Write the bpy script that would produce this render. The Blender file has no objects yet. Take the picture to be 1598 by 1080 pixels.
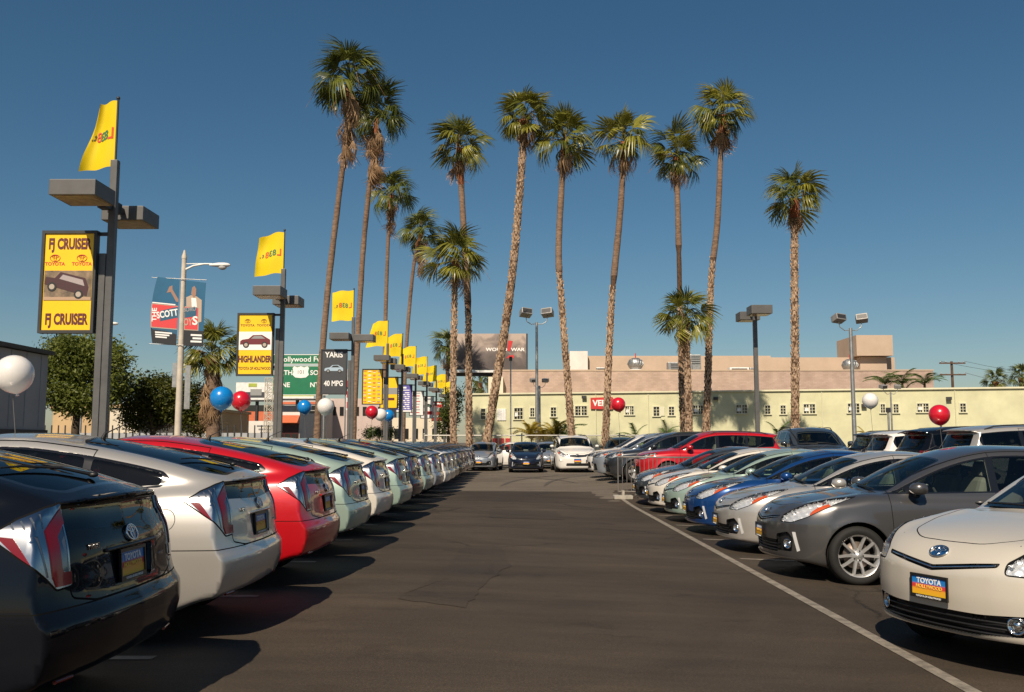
import bpy, bmesh, math, random
import numpy as np
from mathutils import Vector, Matrix
R = math.radians
random.seed(11)
SC = bpy.context.scene
COL = SC.collection

# ------------------------------------------------------------------ camera
CAM_H, FOCAL = 1.46, 1450.0            # metres above the aisle, focal length in pixels of a 1598 px wide frame
cam_d = bpy.data.cameras.new('camera')
cam = bpy.data.objects.new('camera', cam_d)
COL.objects.link(cam)
cam_d.sensor_fit = 'HORIZONTAL'
cam_d.sensor_width = 36.0
cam_d.lens = 36.0 * FOCAL / 1598.0
cam_d.clip_start, cam_d.clip_end = 0.1, 4000
cam.location = (0, 0, CAM_H)
PITCH, YAW = math.atan(150 / FOCAL), math.atan(9 / FOCAL)
cam.rotation_euler = (math.pi / 2 + PITCH, 0, YAW)
SC.camera = cam
cam_d.dof.use_dof = False

# ------------------------------------------------------------------ light
SUN_EL, SUN_AZ = R(43), R(196)          # azimuth measured clockwise from +Y: the sun stands behind the camera, a little left
world = bpy.data.worlds.new('World')
SC.world = world
world.use_nodes = True
wn = world.node_tree
bg = wn.nodes['Background']
sky = wn.nodes.new('ShaderNodeTexSky')
sky.sky_type = 'NISHITA'
sky.sun_disc = False
sky.sun_elevation = SUN_EL
sky.sun_rotation = SUN_AZ
sky.altitude = 0
sky.air_density = 1.0
sky.dust_density = 0.45
sky.ozone_density = 2.0
bg.inputs['Strength'].default_value = 0.05
hue = wn.nodes.new('ShaderNodeHueSaturation')
hue.inputs['Saturation'].default_value = 1.24
hue.inputs['Hue'].default_value = 0.491
wn.links.new(sky.outputs[0], hue.inputs['Color'])
wn.links.new(hue.outputs[0], bg.inputs['Color'])
sun_d = bpy.data.lights.new('sun', 'SUN')
sun_d.energy = 5.0
sun_d.angle = R(0.5)
sun_d.color = (1.0, 0.86, 0.68)
sun = bpy.data.objects.new('sun', sun_d)
COL.objects.link(sun)
# direction the light comes from
_sd = Vector((math.sin(SUN_AZ) * math.cos(SUN_EL), math.cos(SUN_AZ) * math.cos(SUN_EL), math.sin(SUN_EL)))
sun.rotation_euler = _sd.to_track_quat('Z', 'Y').to_euler()
SC.view_settings.view_transform = 'Standard'
SC.view_settings.look = 'None'
SC.view_settings.gamma = 1.0
SC.view_settings.use_curve_mapping = False
SC.view_settings.exposure = 0.27

# ------------------------------------------------------------------ helpers
def at(px, py, d):
    """The world point seen at photograph pixel (px, py) at distance y = d."""
    v = Vector(((px - 799) / FOCAL, (540 - py) / FOCAL, -1.0))
    v = cam.rotation_euler.to_matrix() @ v
    v *= d / v.y
    return Vector((v.x, v.y, v.z + CAM_H))

def ground_z(x, y):
    s = max(-6.0, min(8.0, x))
    f = 1.0 - min(1.0, max(0.0, (y - 22) / 8.0))
    f = f * f * (3 - 2 * f)
    return -0.037 * s * f

_mats = {}
def mat(name, color=(.5, .5, .5), rough=.5, metal=0.0, coat=0.0, spec=.5, noise=None, bump=None, coat_rough=.03):
    """noise = (scale, amount, second colour or None); bump = (scale, strength)"""
    if name in _mats:
        return _mats[name]
    m = bpy.data.materials.new(name)
    m.use_nodes = True
    nt = m.node_tree
    b = nt.nodes['Principled BSDF']
    b.inputs['Base Color'].default_value = (*color, 1)
    b.inputs['Roughness'].default_value = rough
    b.inputs['Metallic'].default_value = metal
    b.inputs['Coat Weight'].default_value = coat
    b.inputs['Coat Roughness'].default_value = coat_rough
    b.inputs['Specular IOR Level'].default_value = spec
    if noise or bump:
        tc = nt.nodes.new('ShaderNodeTexCoord')
    if noise:
        n = nt.nodes.new('ShaderNodeTexNoise')
        n.inputs['Scale'].default_value = noise[0]
        n.inputs['Detail'].default_value = 6
        n.inputs['Roughness'].default_value = .65
        nt.links.new(tc.outputs['Object'], n.inputs['Vector'])
        rmp = nt.nodes.new('ShaderNodeValToRGB')
        a = noise[1]
        c2 = noise[2] if len(noise) > 2 and noise[2] else tuple(c * (1 - a) for c in color)
        c1 = color if len(noise) > 2 and noise[2] else tuple(min(1, c * (1 + a * .6)) for c in color)
        rmp.color_ramp.elements[0].position = .32
        rmp.color_ramp.elements[1].position = .68
        rmp.color_ramp.elements[0].color = (*c2, 1)
        rmp.color_ramp.elements[1].color = (*c1, 1)
        nt.links.new(n.outputs['Fac'], rmp.inputs['Fac'])
        nt.links.new(rmp.outputs['Color'], b.inputs['Base Color'])
    if bump:
        n2 = nt.nodes.new('ShaderNodeTexNoise')
        n2.inputs['Scale'].default_value = bump[0]
        n2.inputs['Detail'].default_value = 5
        nt.links.new(tc.outputs['Object'], n2.inputs['Vector'])
        bp = nt.nodes.new('ShaderNodeBump')
        bp.inputs['Strength'].default_value = bump[1]
        bp.inputs['Distance'].default_value = .02
        nt.links.new(n2.outputs['Fac'], bp.inputs['Height'])
        nt.links.new(bp.outputs['Normal'], b.inputs['Normal'])
    _mats[name] = m
    return m

def glass_mat(name, tint, refl=1.0):
    """Thin tinted glass: what is behind shows through the tint, the sky reflects by Fresnel."""
    if name in _mats:
        return _mats[name]
    m = bpy.data.materials.new(name)
    m.use_nodes = True
    nt = m.node_tree
    nt.nodes.remove(nt.nodes['Principled BSDF'])
    out = nt.nodes['Material Output']
    tr = nt.nodes.new('ShaderNodeBsdfTransparent')
    tr.inputs['Color'].default_value = (*tint, 1)
    gl = nt.nodes.new('ShaderNodeBsdfGlossy')
    gl.inputs['Roughness'].default_value = .01
    fr = nt.nodes.new('ShaderNodeFresnel')
    fr.inputs['IOR'].default_value = 1.55
    mth = nt.nodes.new('ShaderNodeMath')
    mth.operation = 'MULTIPLY'
    mth.inputs[1].default_value = refl
    mx = nt.nodes.new('ShaderNodeMixShader')
    nt.links.new(fr.outputs[0], mth.inputs[0])
    nt.links.new(mth.outputs[0], mx.inputs['Fac'])
    nt.links.new(tr.outputs[0], mx.inputs[1])
    nt.links.new(gl.outputs[0], mx.inputs[2])
    nt.links.new(mx.outputs[0], out.inputs['Surface'])
    _mats[name] = m
    return m

def tag(o, label=None, cat=None, group=None, kind=None):
    for k, v in (('label', label), ('category', cat), ('group', group), ('kind', kind)):
        if v:
            o[k] = v
    return o

def empty(name, loc=(0, 0, 0), rz=0.0, label=None, cat=None, group=None):
    o = bpy.data.objects.new(name, None)
    COL.objects.link(o)
    o.location = loc
    o.rotation_euler = (0, 0, rz)
    o.empty_display_size = .2
    return tag(o, label, cat, group)

def link_mesh(name, me, mats, parent=None, loc=None):
    o = bpy.data.objects.new(name, me)
    COL.objects.link(o)
    for m in (mats if isinstance(mats, (list, tuple)) else [mats]):
        me.materials.append(m)
    if parent is not None:
        o.parent = parent
    if loc is not None:
        o.location = loc
    return o

class MB:
    """Collects boxes, tubes, lathes and loose polygons and links them as one mesh object."""
    def __init__(self):
        self.v, self.f, self.m, self.s = [], [], [], []
    def add(self, vs, fs, mi=0, smooth=False):
        b = len(self.v)
        self.v += [tuple(v) for v in vs]
        self.f += [tuple(i + b for i in f) for f in fs]
        self.m += [mi] * len(fs)
        self.s += [smooth] * len(fs)
        return self
    def box(self, c, s, mi=0, rz=0.0, M=None, bev=0.0):
        hx, hy, hz = s[0] / 2, s[1] / 2, s[2] / 2
        if bev <= 0:
            vs = [Vector((x, y, z)) for z in (-hz, hz) for y in (-hy, hy) for x in (-hx, hx)]
            fs = [(0, 2, 3, 1), (4, 5, 7, 6), (0, 1, 5, 4), (2, 6, 7, 3), (0, 4, 6, 2), (1, 3, 7, 5)]
        else:
            b = min(bev, hx * .9, hy * .9, hz * .9)
            vs, fs = [], []
            bm = bmesh.new()
            bmesh.ops.create_cube(bm, size=1.0)
            for v in bm.verts:
                v.co = Vector((v.co.x * 2 * hx, v.co.y * 2 * hy, v.co.z * 2 * hz))
            bmesh.ops.bevel(bm, geom=list(bm.edges), offset=b, segments=2, profile=.6, affect='EDGES')
            bm.verts.index_update()
            vs = [v.co.copy() for v in bm.verts]
            fs = [tuple(v.index for v in f.verts) for f in bm.faces]
            bm.free()
        if rz:
            Mz = Matrix.Rotation(rz, 3, 'Z')
            vs = [Mz @ v for v in vs]
        if M is not None:
            vs = [M @ v for v in vs]
        c = Vector(c)
        return self.add([v + c for v in vs], fs, mi, False)
    def tube(self, pts, r, n=8, mi=0, cap=True, smooth=True, flat=1.0):
        pts = [Vector(p) for p in pts]
        rs = r if isinstance(r, (list, tuple)) else [r] * len(pts)
        vs, fs = [], []
        d0 = (pts[1] - pts[0]).normalized()
        up = Vector((0, 0, 1)) if abs(d0.z) < .9 else Vector((1, 0, 0))
        u = d0.cross(up).normalized()
        for i, p in enumerate(pts):
            a = pts[max(0, i - 1)]
            b = pts[min(len(pts) - 1, i + 1)]
            d = (b - a).normalized()
            u = (u - d * u.dot(d)).normalized()
            w = d.cross(u)
            for k in range(n):
                t = 2 * math.pi * k / n
                vs.append(p + (u * math.cos(t) + w * math.sin(t) * flat) * rs[i])
        for i in range(len(pts) - 1):
            for k in range(n):
                k2 = (k + 1) % n
                fs.append((i * n + k, i * n + k2, (i + 1) * n + k2, (i + 1) * n + k))
        self.add(vs, fs, mi, smooth)
        if cap:
            self.add(vs[:n], [tuple(range(n))[::-1]], mi)
            self.add(vs[-n:], [tuple(range(n))], mi)
        return self
    def lathe(self, prof, c=(0, 0, 0), axis='z', n=24, mi=0, smooth=True, arc=None):
        """prof = [(radius, height)]"""
        vs, fs = [], []
        c = Vector(c)
        for (r, h) in prof:
            for k in range(n):
                t = 2 * math.pi * k / n
                a, b = r * math.cos(t), r * math.sin(t)
                p = {'z': (a, b, h), 'y': (a, h, b), 'x': (h, a, b)}[axis]
                vs.append(c + Vector(p))
        for i in range(len(prof) - 1):
            for k in range(n):
                k2 = (k + 1) % n
                f = (i * n + k, i * n + k2, (i + 1) * n + k2, (i + 1) * n + k)
                fs.append(f if axis != 'y' else f[::-1])
        return self.add(vs, fs, mi, smooth)
    def ball(self, c, r, n=16, mi=0, sz=(1, 1, 1)):
        prof = []
        m = max(6, n // 2)
        vs, fs = [], []
        for i in range(m + 1):
            a = -math.pi / 2 + math.pi * i / m
            for k in range(n):
                t = 2 * math.pi * k / n
                vs.append(Vector(c) + Vector((r * math.cos(a) * math.cos(t) * sz[0], r * math.cos(a) * math.sin(t) * sz[1], r * math.sin(a) * sz[2])))
        for i in range(m):
            for k in range(n):
                k2 = (k + 1) % n
                fs.append((i * n + k, i * n + k2, (i + 1) * n + k2, (i + 1) * n + k))
        return self.add(vs, fs, mi, True)
    def quad(self, a, b, c, d, mi=0):
        return self.add([a, b, c, d], [(0, 1, 2, 3)], mi)
    def prism(self, poly, h0, h1, axis='z', mi=0):
        """polygon extruded along an axis; poly in the other two coordinates"""
        n = len(poly)
        def P(u, v, h):
            return {'z': (u, v, h), 'y': (u, h, v), 'x': (h, u, v)}[axis]
        vs = [P(u, v, h0) for u, v in poly] + [P(u, v, h1) for u, v in poly]
        fs = [tuple(range(n))[::-1], tuple(range(n, 2 * n))]
        fs += [(i, (i + 1) % n, n + (i + 1) % n, n + i) for i in range(n)]
        if axis == 'y':
            fs = [f[::-1] for f in fs]
        return self.add(vs, fs, mi)
    def mesh(self, name):
        me = bpy.data.meshes.new(name)
        me.from_pydata([tuple(v) for v in self.v], [], self.f)
        me.polygons.foreach_set('material_index', self.m)
        me.polygons.foreach_set('use_smooth', self.s)
        me.update()
        return me
    def build(self, name, mats, parent=None, loc=None):
        return link_mesh(name, self.mesh(name), mats, parent, loc)

def kids(o):
    return [c for c in _children.get(o.name, [])]
_children = {}
def index_children():
    _children.clear()
    for o in bpy.data.objects:
        if o.parent is not None:
            _children.setdefault(o.parent.name, []).append(o)

def copy_tree(o, parent=None):
    """a copy of a thing, its parts and their sub-parts, sharing mesh data"""
    c = o.copy()
    COL.objects.link(c)
    c.parent = parent
    for ch in _children.get(o.name, []):
        copy_tree(ch, c)
    return c

def text_mesh(body, size, depth=.002, bold=0.0, align='CENTER', mirror=False, xs=1.0, shear=0.0):
    """lettering as a mesh in the local XZ plane facing -Y"""
    cu = bpy.data.curves.new('lettering', 'FONT')
    cu.body = body
    cu.size = size
    cu.extrude = depth
    cu.offset = bold
    cu.shear = shear
    cu.align_x = align
    cu.align_y = 'CENTER'
    cu.resolution_u = 3
    o = bpy.data.objects.new('lettering', cu)
    COL.objects.link(o)
    dg = bpy.context.evaluated_depsgraph_get()
    me = bpy.data.meshes.new_from_object(o.evaluated_get(dg))
    bpy.data.objects.remove(o)
    bpy.data.curves.remove(cu)
    Mx = Matrix(((-xs if mirror else xs, 0, 0, 0), (0, 0, -1, 0), (0, 1, 0, 0), (0, 0, 0, 1)))
    me.transform(Mx)
    if mirror:
        me.flip_normals()
    me.materials.clear()
    return me

def lettering(body, size, m, parent, loc, rot=(0, 0, 0), name='lettering', **kw):
    o = link_mesh(name, text_mesh(body, size, **kw), m, parent)
    o.location = loc
    o.rotation_euler = rot
    return o
# ================================================================== car body surfaces
def curve(pts):
    """smooth monotone interpolation through (x, value) points"""
    p = np.array(sorted(pts), float)
    x, y = p[:, 0], p[:, 1]
    h = np.diff(x); d = np.diff(y) / h
    m = np.zeros_like(y)
    for i in range(1, len(x) - 1):
        if d[i - 1] * d[i] > 0:
            w1, w2 = 2 * h[i] + h[i - 1], h[i] + 2 * h[i - 1]
            m[i] = (w1 + w2) / (w1 / d[i - 1] + w2 / d[i])
    m[0], m[-1] = d[0], d[-1]
    X = np.linspace(x[0], x[-1], 500)
    k = np.clip(np.searchsorted(x, X) - 1, 0, len(h) - 1)
    t = (X - x[k]) / h[k]
    Y = ((1 + 2 * t) * (1 - t) ** 2 * y[k] + t * (1 - t) ** 2 * h[k] * m[k] + t * t * (3 - 2 * t) * y[k + 1] + t * t * (t - 1) * h[k] * m[k + 1])
    def f(q):
        return np.interp(q, X, Y)
    return f

def smax(a, b, k):
    return np.maximum(a, b) + np.maximum(k - np.abs(a - b), 0) ** 2 / (4 * k)
def smin(a, b, k):
    return -smax(-a, -b, k)

class Shape:
    def __init__(s, sp):
        s.sp = sp
        for n in ('Tl', 'Pl', 'Vl', 'XF', 'YF', 'XR', 'YR', 'Tg', 'Pg', 'Vg', 'XRg', 'YRg', 'CW', 'ZB'):
            setattr(s, n, curve(sp[n]))
    def F(s, P):
        sp = s.sp
        x, y, z = P[..., 0], P[..., 1], P[..., 2]
        ay = np.abs(y)
        fl = 0
        for ax_ in (sp['xa'], sp['xb']):
            r = np.sqrt((x - ax_) ** 2 + (z - sp['R']) ** 2)
            fl = fl + sp.get('flare', .014) * np.exp(-(np.maximum(r - sp['R'] - .035, 0) / .07) ** 2)
        wl = s.Pl(x) + s.Vl(z) + fl
        # a shallow crease along the doors
        if sp.get('crease'):
            for (c0, x0, c1, x1, dep, wid) in sp['crease']:
                zc = c0 + (x - x0) * (c1 - c0) / (x1 - x0)
                wl = wl - dep * np.exp(-((z - zc) / wid) ** 2) * (1 / (1 + np.exp(-(x - x0) / .05))) * (1 / (1 + np.exp((x - x1) / .05)))
        low = smax(ay - wl, z - s.Tl(x) + sp['crl'] * (ay / .8) ** 2 - sp.get('ridge', 0) * np.exp(-((ay - .66) / .10) ** 2) * np.clip((x - .5) / .6, 0, 1), sp['ks'])
        low = smax(low, x - s.XF(z) + s.YF(ay), sp['kf'])
        low = smax(low, s.XR(z) + s.YR(ay) - x, sp['kr'])
        low = smax(low, s.ZB(x) - z, .05)
        xe = x + s.CW(x) * ay * ay
        grn = smax(ay - s.Pg(x) - s.Vg(z), z - s.Tg(xe) + sp['crg'] * (ay / .6) ** 2, sp['kg'])
        grn = smax(grn, s.XRg(z) + s.YRg(ay) - x, sp['krg'])
        grn = smax(grn, .55 - z, .02)
        grn = smax(grn, x + .9 * z - max(sp['Tg'])[0] - .9 * max(sp['Tg'])[1], .02)
        return smin(low, grn, sp['ku'])
    def grad(s, P, e=.004):
        g = np.zeros_like(P)
        for i in range(3):
            d = np.zeros(3); d[i] = e
            g[..., i] = s.F(P + d) - s.F(P - d)
        return g / (2 * e)

def surface_nets(F, org, h):
    nx, ny, nz = F.shape
    ins = F < 0
    cnt = np.zeros((nx - 1, ny - 1, nz - 1), int)
    off = [(a, b, c) for a in (0, 1) for b in (0, 1) for c in (0, 1)]
    def corner(A, o):
        return A[o[0]:nx - 1 + o[0], o[1]:ny - 1 + o[1], o[2]:nz - 1 + o[2]]
    for o in off:
        cnt += corner(ins, o)
    act = (cnt > 0) & (cnt < 8)
    ii = np.argwhere(act)
    idx = -np.ones(act.shape, int)
    idx[act] = np.arange(len(ii))
    acc = np.zeros((len(ii), 3)); n = np.zeros(len(ii))
    for a in off:
        for d in range(3):
            if a[d] == 1:
                continue
            b = list(a); b[d] = 1
            fa = F[ii[:, 0] + a[0], ii[:, 1] + a[1], ii[:, 2] + a[2]]
            fb = F[ii[:, 0] + b[0], ii[:, 1] + b[1], ii[:, 2] + b[2]]
            c = (fa < 0) != (fb < 0)
            t = np.where(c, fa / np.where(c, fa - fb, 1), 0)
            p = np.tile(np.array(a, float), (len(ii), 1))
            p[:, d] += t
            acc += p * c[:, None]; n += c
    V = (ii + acc / n[:, None]) * h + org
    Q = []
    for d in range(3):
        sl0 = [slice(None)] * 3; sl1 = [slice(None)] * 3
        sl0[d] = slice(0, -1); sl1[d] = slice(1, None)
        a, b = ins[tuple(sl0)], ins[tuple(sl1)]
        e = np.argwhere(a != b)
        o1, o2 = [(1, 2), (2, 0), (0, 1)][d]
        ok = (e[:, o1] > 0) & (e[:, o2] > 0) & (e[:, o1] < F.shape[o1] - 1) & (e[:, o2] < F.shape[o2] - 1)
        e = e[ok]
        flip = ~a[e[:, 0], e[:, 1], e[:, 2]]
        qs = []
        for (u, w) in ((-1, -1), (0, -1), (0, 0), (-1, 0)):
            c = e.copy(); c[:, o1] += u; c[:, o2] += w
            qs.append(idx[c[:, 0], c[:, 1], c[:, 2]])
        q = np.stack(qs, 1)
        q[flip] = q[flip][:, ::-1]
        Q.append(q)
    return V, np.concatenate(Q)

def round_poly(pts, r=.03, n=4):
    """corner points (u, v[, radius]) -> polygon with rounded corners"""
    out = []
    m = len(pts)
    for i in range(m):
        p0, p1, p2 = np.array(pts[i - 1][:2]), np.array(pts[i][:2]), np.array(pts[(i + 1) % m][:2])
        rr = pts[i][2] if len(pts[i]) > 2 else r
        a, b = p0 - p1, p2 - p1
        la, lb = np.linalg.norm(a), np.linalg.norm(b)
        t = min(rr, la * .45, lb * .45)
        if t < .002:
            out.append(p1); continue
        A, B = p1 + a / la * t, p1 + b / lb * t
        for k in range(n + 1):
            q = k / n
            out.append((1 - q) ** 2 * A + 2 * q * (1 - q) * p1 + q * q * B)
    return np.array(out)

def inset_poly(p, d):
    """move every edge inward by d (counter-clockwise or clockwise alike)"""
    p = np.array(p)
    area = np.sum(p[:, 0] * np.roll(p[:, 1], -1) - np.roll(p[:, 0], -1) * p[:, 1]) / 2
    e0 = p - np.roll(p, 1, 0); e1 = np.roll(p, -1, 0) - p
    def nrm(e):
        l = np.linalg.norm(e, axis=1, keepdims=True) + 1e-9
        n = np.stack([-e[:, 1], e[:, 0]], 1) / l
        return n if area > 0 else -n
    n0, n1 = nrm(e0), nrm(e1)
    b = n0 + n1
    b /= np.maximum(np.sum(b * b, 1, keepdims=True), .5) / 2
    return p + b * d

def in_poly(q, poly):
    x, y = q[:, 0][:, None], q[:, 1][:, None]
    x0, y0 = poly[:, 0][None], poly[:, 1][None]
    x1, y1 = np.roll(poly, -1, 0)[:, 0][None], np.roll(poly, -1, 0)[:, 1][None]
    c = (y0 > y) != (y1 > y)
    xs = (x1 - x0) * (y - y0) / np.where(y1 == y0, 1e-9, y1 - y0) + x0
    return (np.sum(c & (x < xs), 1) % 2) == 1

class Shell:
    """a smooth closed surface whose faces can be cut along outlines into labelled regions"""
    def __init__(s, shape, h, box):
        s.shape = shape
        (x0, x1), (y1,), (z0, z1) = box
        xs = np.arange(x0, x1 + h, h); ys = (np.arange(0, int(y1 / h) + 2) + .5) * h; zs = np.arange(z0, z1 + h, h)
        G = np.stack(np.meshgrid(xs, ys, zs, indexing='ij'), -1)
        Fh = shape.F(G)
        Ff = np.concatenate([Fh[:, ::-1], Fh], 1)
        V, Q = surface_nets(Ff, np.array([xs[0], -ys[-1], zs[0]]), h)
        for _ in range(3):
            g = shape.grad(V); f = shape.F(V)
            st = f[:, None] * g / np.maximum(np.sum(g * g, 1, keepdims=True), .2)
            ln = np.linalg.norm(st, axis=1, keepdims=True)
            V = V - st * np.minimum(1, h * .4 / np.maximum(ln, 1e-9))
        s.V = [tuple(v) for v in V]
        s.f = [tuple(q) for q in Q.tolist()]
        s.lab = ['body'] * len(s.f)
        s._cache()
    def _cache(s):
        s.VA = np.array(s.V)
        s.C = s.VA[np.array(s.f)].mean(1)
        if not hasattr(s, 'N'):
            g = s.shape.grad(s.C, .01)
            s.N = g / (np.linalg.norm(g, axis=1, keepdims=True) + 1e-9)
    def cut(s, poly, label, proj, facing, parents=('body',), region=None):
        """faces inside poly (in proj coordinates), whose normal passes facing(), get the label; crossing faces are split"""
        poly = np.array(poly, float)
        lo, hi = poly.min(0) - 1e-6, poly.max(0) + 1e-6
        VA = np.array(s.V)
        U = proj(VA)
        cand0 = np.array([l in parents for l in s.lab]) & facing(s.N, s.C)
        ids = np.nonzero(cand0)[0]
        if len(ids) == 0:
            return
        # bounding boxes
        keep = []
        cC = proj(s.C[ids])
        near = np.all((cC > lo - .15) & (cC < hi + .15), 1)
        ids = ids[near]
        E = [(poly[i - 1], poly[i]) for i in range(len(poly))]
        Ea = np.array([np.minimum(a, b) for a, b in E]); Eb = np.array([np.maximum(a, b) for a, b in E])
        newV, vdict = s.V, {}
        addf, addl, addc, addn = [], [], [], []
        drop = []
        FL = [s.f[i] for i in ids]
        mxl = max(len(f) for f in FL)
        pad = np.array([list(f) + [f[-1]] * (mxl - len(f)) for f in FL])
        UV = U[pad]
        flo, fhi = UV.min(1), UV.max(1)
        HIT = np.all((Ea[None] <= fhi[:, None]) & (Eb[None] >= flo[:, None]), 2)
        ctr = np.array([U[list(f)].mean(0) for f in FL])
        inside0 = in_poly(ctr, poly)
        pend = []
        for n_, i in enumerate(ids):
            hit = np.nonzero(HIT[n_])[0]
            if len(hit) == 0:
                if inside0[n_]:
                    s.lab[i] = label
                continue
            f = s.f[i]
            uv = U[list(f)]
            pieces = [([(k, uv[j]) for j, k in enumerate(f)])]
            for e in hit:
                a, b = E[e]
                d = b - a
                nn = np.array([-d[1], d[0]]); nl = math.hypot(nn[0], nn[1])
                if nl < 1e-9:
                    continue
                nn = nn / nl
                nxt = []
                for pc in pieces:
                    pu = np.array([q[1] for q in pc])
                    lo_, hi_ = pu.min(0), pu.max(0)
                    if lo_[0] > Eb[e][0] or lo_[1] > Eb[e][1] or hi_[0] < Ea[e][0] or hi_[1] < Ea[e][1]:
                        nxt.append(pc); continue
                    sd = (pu - a) @ nn
                    if sd.min() > -1e-5 or sd.max() < 1e-5:
                        nxt.append(pc); continue
                    A, B = [], []
                    for j in range(len(pc)):
                        k0, u0 = pc[j]; k1, u1 = pc[(j + 1) % len(pc)]
                        s0, s1 = sd[j], sd[(j + 1) % len(pc)]
                        if s0 >= 0: A.append(pc[j])
                        if s0 <= 0: B.append(pc[j])
                        if s0 * s1 < 0:
                            key = (min(k0, k1), max(k0, k1), e)
                            t = s0 / (s0 - s1)
                            if key not in vdict:
                                p0, p1 = newV[k0], newV[k1]
                                newV.append(tuple(p0[c] + (p1[c] - p0[c]) * t for c in range(3)))
                                vdict[key] = len(newV) - 1
                            q = (vdict[key], u0 + (u1 - u0) * t)
                            A.append(q); B.append(q)
                    for X in (A, B):
                        if len(X) >= 3:
                            nxt.append(X)
                pieces = nxt
            if len(pieces) == 1:
                if inside0[n_]:
                    s.lab[i] = label
                continue
            drop.append(i)
            for pc in pieces:
                cu, cv = 0.0, 0.0
                for q in pc:
                    cu += q[1][0]; cv += q[1][1]
                pend.append((cu / len(pc), cv / len(pc)))
                addf.append(tuple(q[0] for q in pc))
                addl.append(s.lab[i])
                addc.append([sum(newV[q[0]][c] for q in pc) / len(pc) for c in range(3)]); addn.append(s.N[i])
        if pend:
            ip = in_poly(np.array(pend), poly)
            addl = [label if ip[k] else l for k, l in enumerate(addl)]
        if drop:
            dm = np.ones(len(s.f), bool); dm[drop] = False
            s.f = [f for f, k in zip(s.f, dm) if k] + addf
            s.lab = [l for l, k in zip(s.lab, dm) if k] + addl
            s.C = np.concatenate([s.C[dm], np.array(addc)])
            s.N = np.concatenate([s.N[dm], np.array(addn)])
    def panel(s, poly, label, proj, facing, gap=.006, parents=('body',), seam='seam'):
        poly = np.array(poly)
        s.cut(inset_poly(poly, -gap / 2), seam, proj, facing, parents)
        s.cut(inset_poly(poly, gap / 2), label, proj, facing, (seam,))
    def extract(s, labels, offset=0.0, rim=0.0, rim_mat=None, mats=None, pred=None, flip=False, wavy=0.0):
        """mesh of the labelled faces; offset along the normal; rim = depth of the turned-in edge.
        mats: label -> material index"""
        sel = [i for i, l in enumerate(s.lab) if l in labels and (pred is None or pred(s.C[i]))]
        if not sel:
            return None
        used = {}
        vs = []
        fs, mi = [], []
        for i in sel:
            g = []
            for k in s.f[i]:
                if k not in used:
                    used[k] = len(vs); vs.append(s.V[k])
                if not g or g[-1] != used[k]:
                    g.append(used[k])
            if len(g) >= 3:
                fs.append(tuple(g)); mi.append(mats.get(s.lab[i], 0) if mats else 0)
        P = np.array(vs)
        g = s.shape.grad(P, .009)
        N = g / (np.linalg.norm(g, axis=1, keepdims=True) + 1e-9)
        off = np.full(len(P), offset)
        if wavy:
            q = P[:, 0] - np.abs(P[:, 1])
            off = off + wavy * (np.sin(q * 48) * np.sin(P[:, 2] * 70 + q * 9) + .5 * np.sin(q * 115 + P[:, 2] * 60))
        P2 = P + N * off[:, None]
        if flip:
            fs = [f[::-1] for f in fs]; N = -N
        nv = [tuple(n) for n in N]
        vout = [tuple(p) for p in P2]
        if rim:
            ec = {}
            for f in fs:
                for a, b in zip(f, f[1:] + f[:1]):
                    ec[(a, b)] = ec.get((a, b), 0) + 1
            bd = [(a, b) for (a, b) in ec if (b, a) not in ec]
            top, low = {}, {}
            for a, b in bd:
                for k in (a, b):
                    if k not in low:
                        low[k] = len(vout); vout.append(tuple(P2[k] - N[k] * rim)); nv.append(nv[k])
                        top[k] = len(vout); vout.append(tuple(P2[k])); nv.append(nv[k])
            for a, b in bd:
                fs.append((top[b], top[a], low[a], low[b])); mi.append(rim_mat if rim_mat is not None else 0)
            nrim = len(bd)
        me = bpy.data.meshes.new('panel')
        me.from_pydata(vout, [], fs)
        me.polygons.foreach_set('material_index', mi)
        sm = [True] * len(fs)
        if rim:
            for q in range(nrim):
                sm[len(fs) - 1 - q] = False
        me.polygons.foreach_set('use_smooth', sm)
        me.update()
        if len(me.polygons) == len(fs) and not wavy:
            me.normals_split_custom_set_from_vertices(nv)
        return me

PX = lambda V: V[:, [1, 2]]          # seen along x: (y, z)
PY = lambda V: V[:, [0, 2]]          # seen along y: (x, z)
PZ = lambda V: V[:, [0, 1]]          # seen from above: (x, y)
PFC = lambda V: np.stack([V[:, 0] - np.abs(V[:, 1]), V[:, 2]], 1)      # round the front corner
PRC = lambda V: np.stack([V[:, 0] + np.abs(V[:, 1]), V[:, 2]], 1)      # round the rear corner
def side(sg):
    return lambda N, C: (N[:, 1] * sg > .10) & (C[:, 1] * sg > .2)
def halfy(sg, x0=-9, x1=9):
    return lambda N, C: (C[:, 1] * sg > .0) & (C[:, 0] > x0) & (C[:, 0] < x1)
front = lambda N, C: (N[:, 0] > .2) & (C[:, 0] > .8)
rear = lambda N, C: (N[:, 0] < -.25) & (C[:, 0] < -.8)
top = lambda N, C: N[:, 2] > .15
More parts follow.
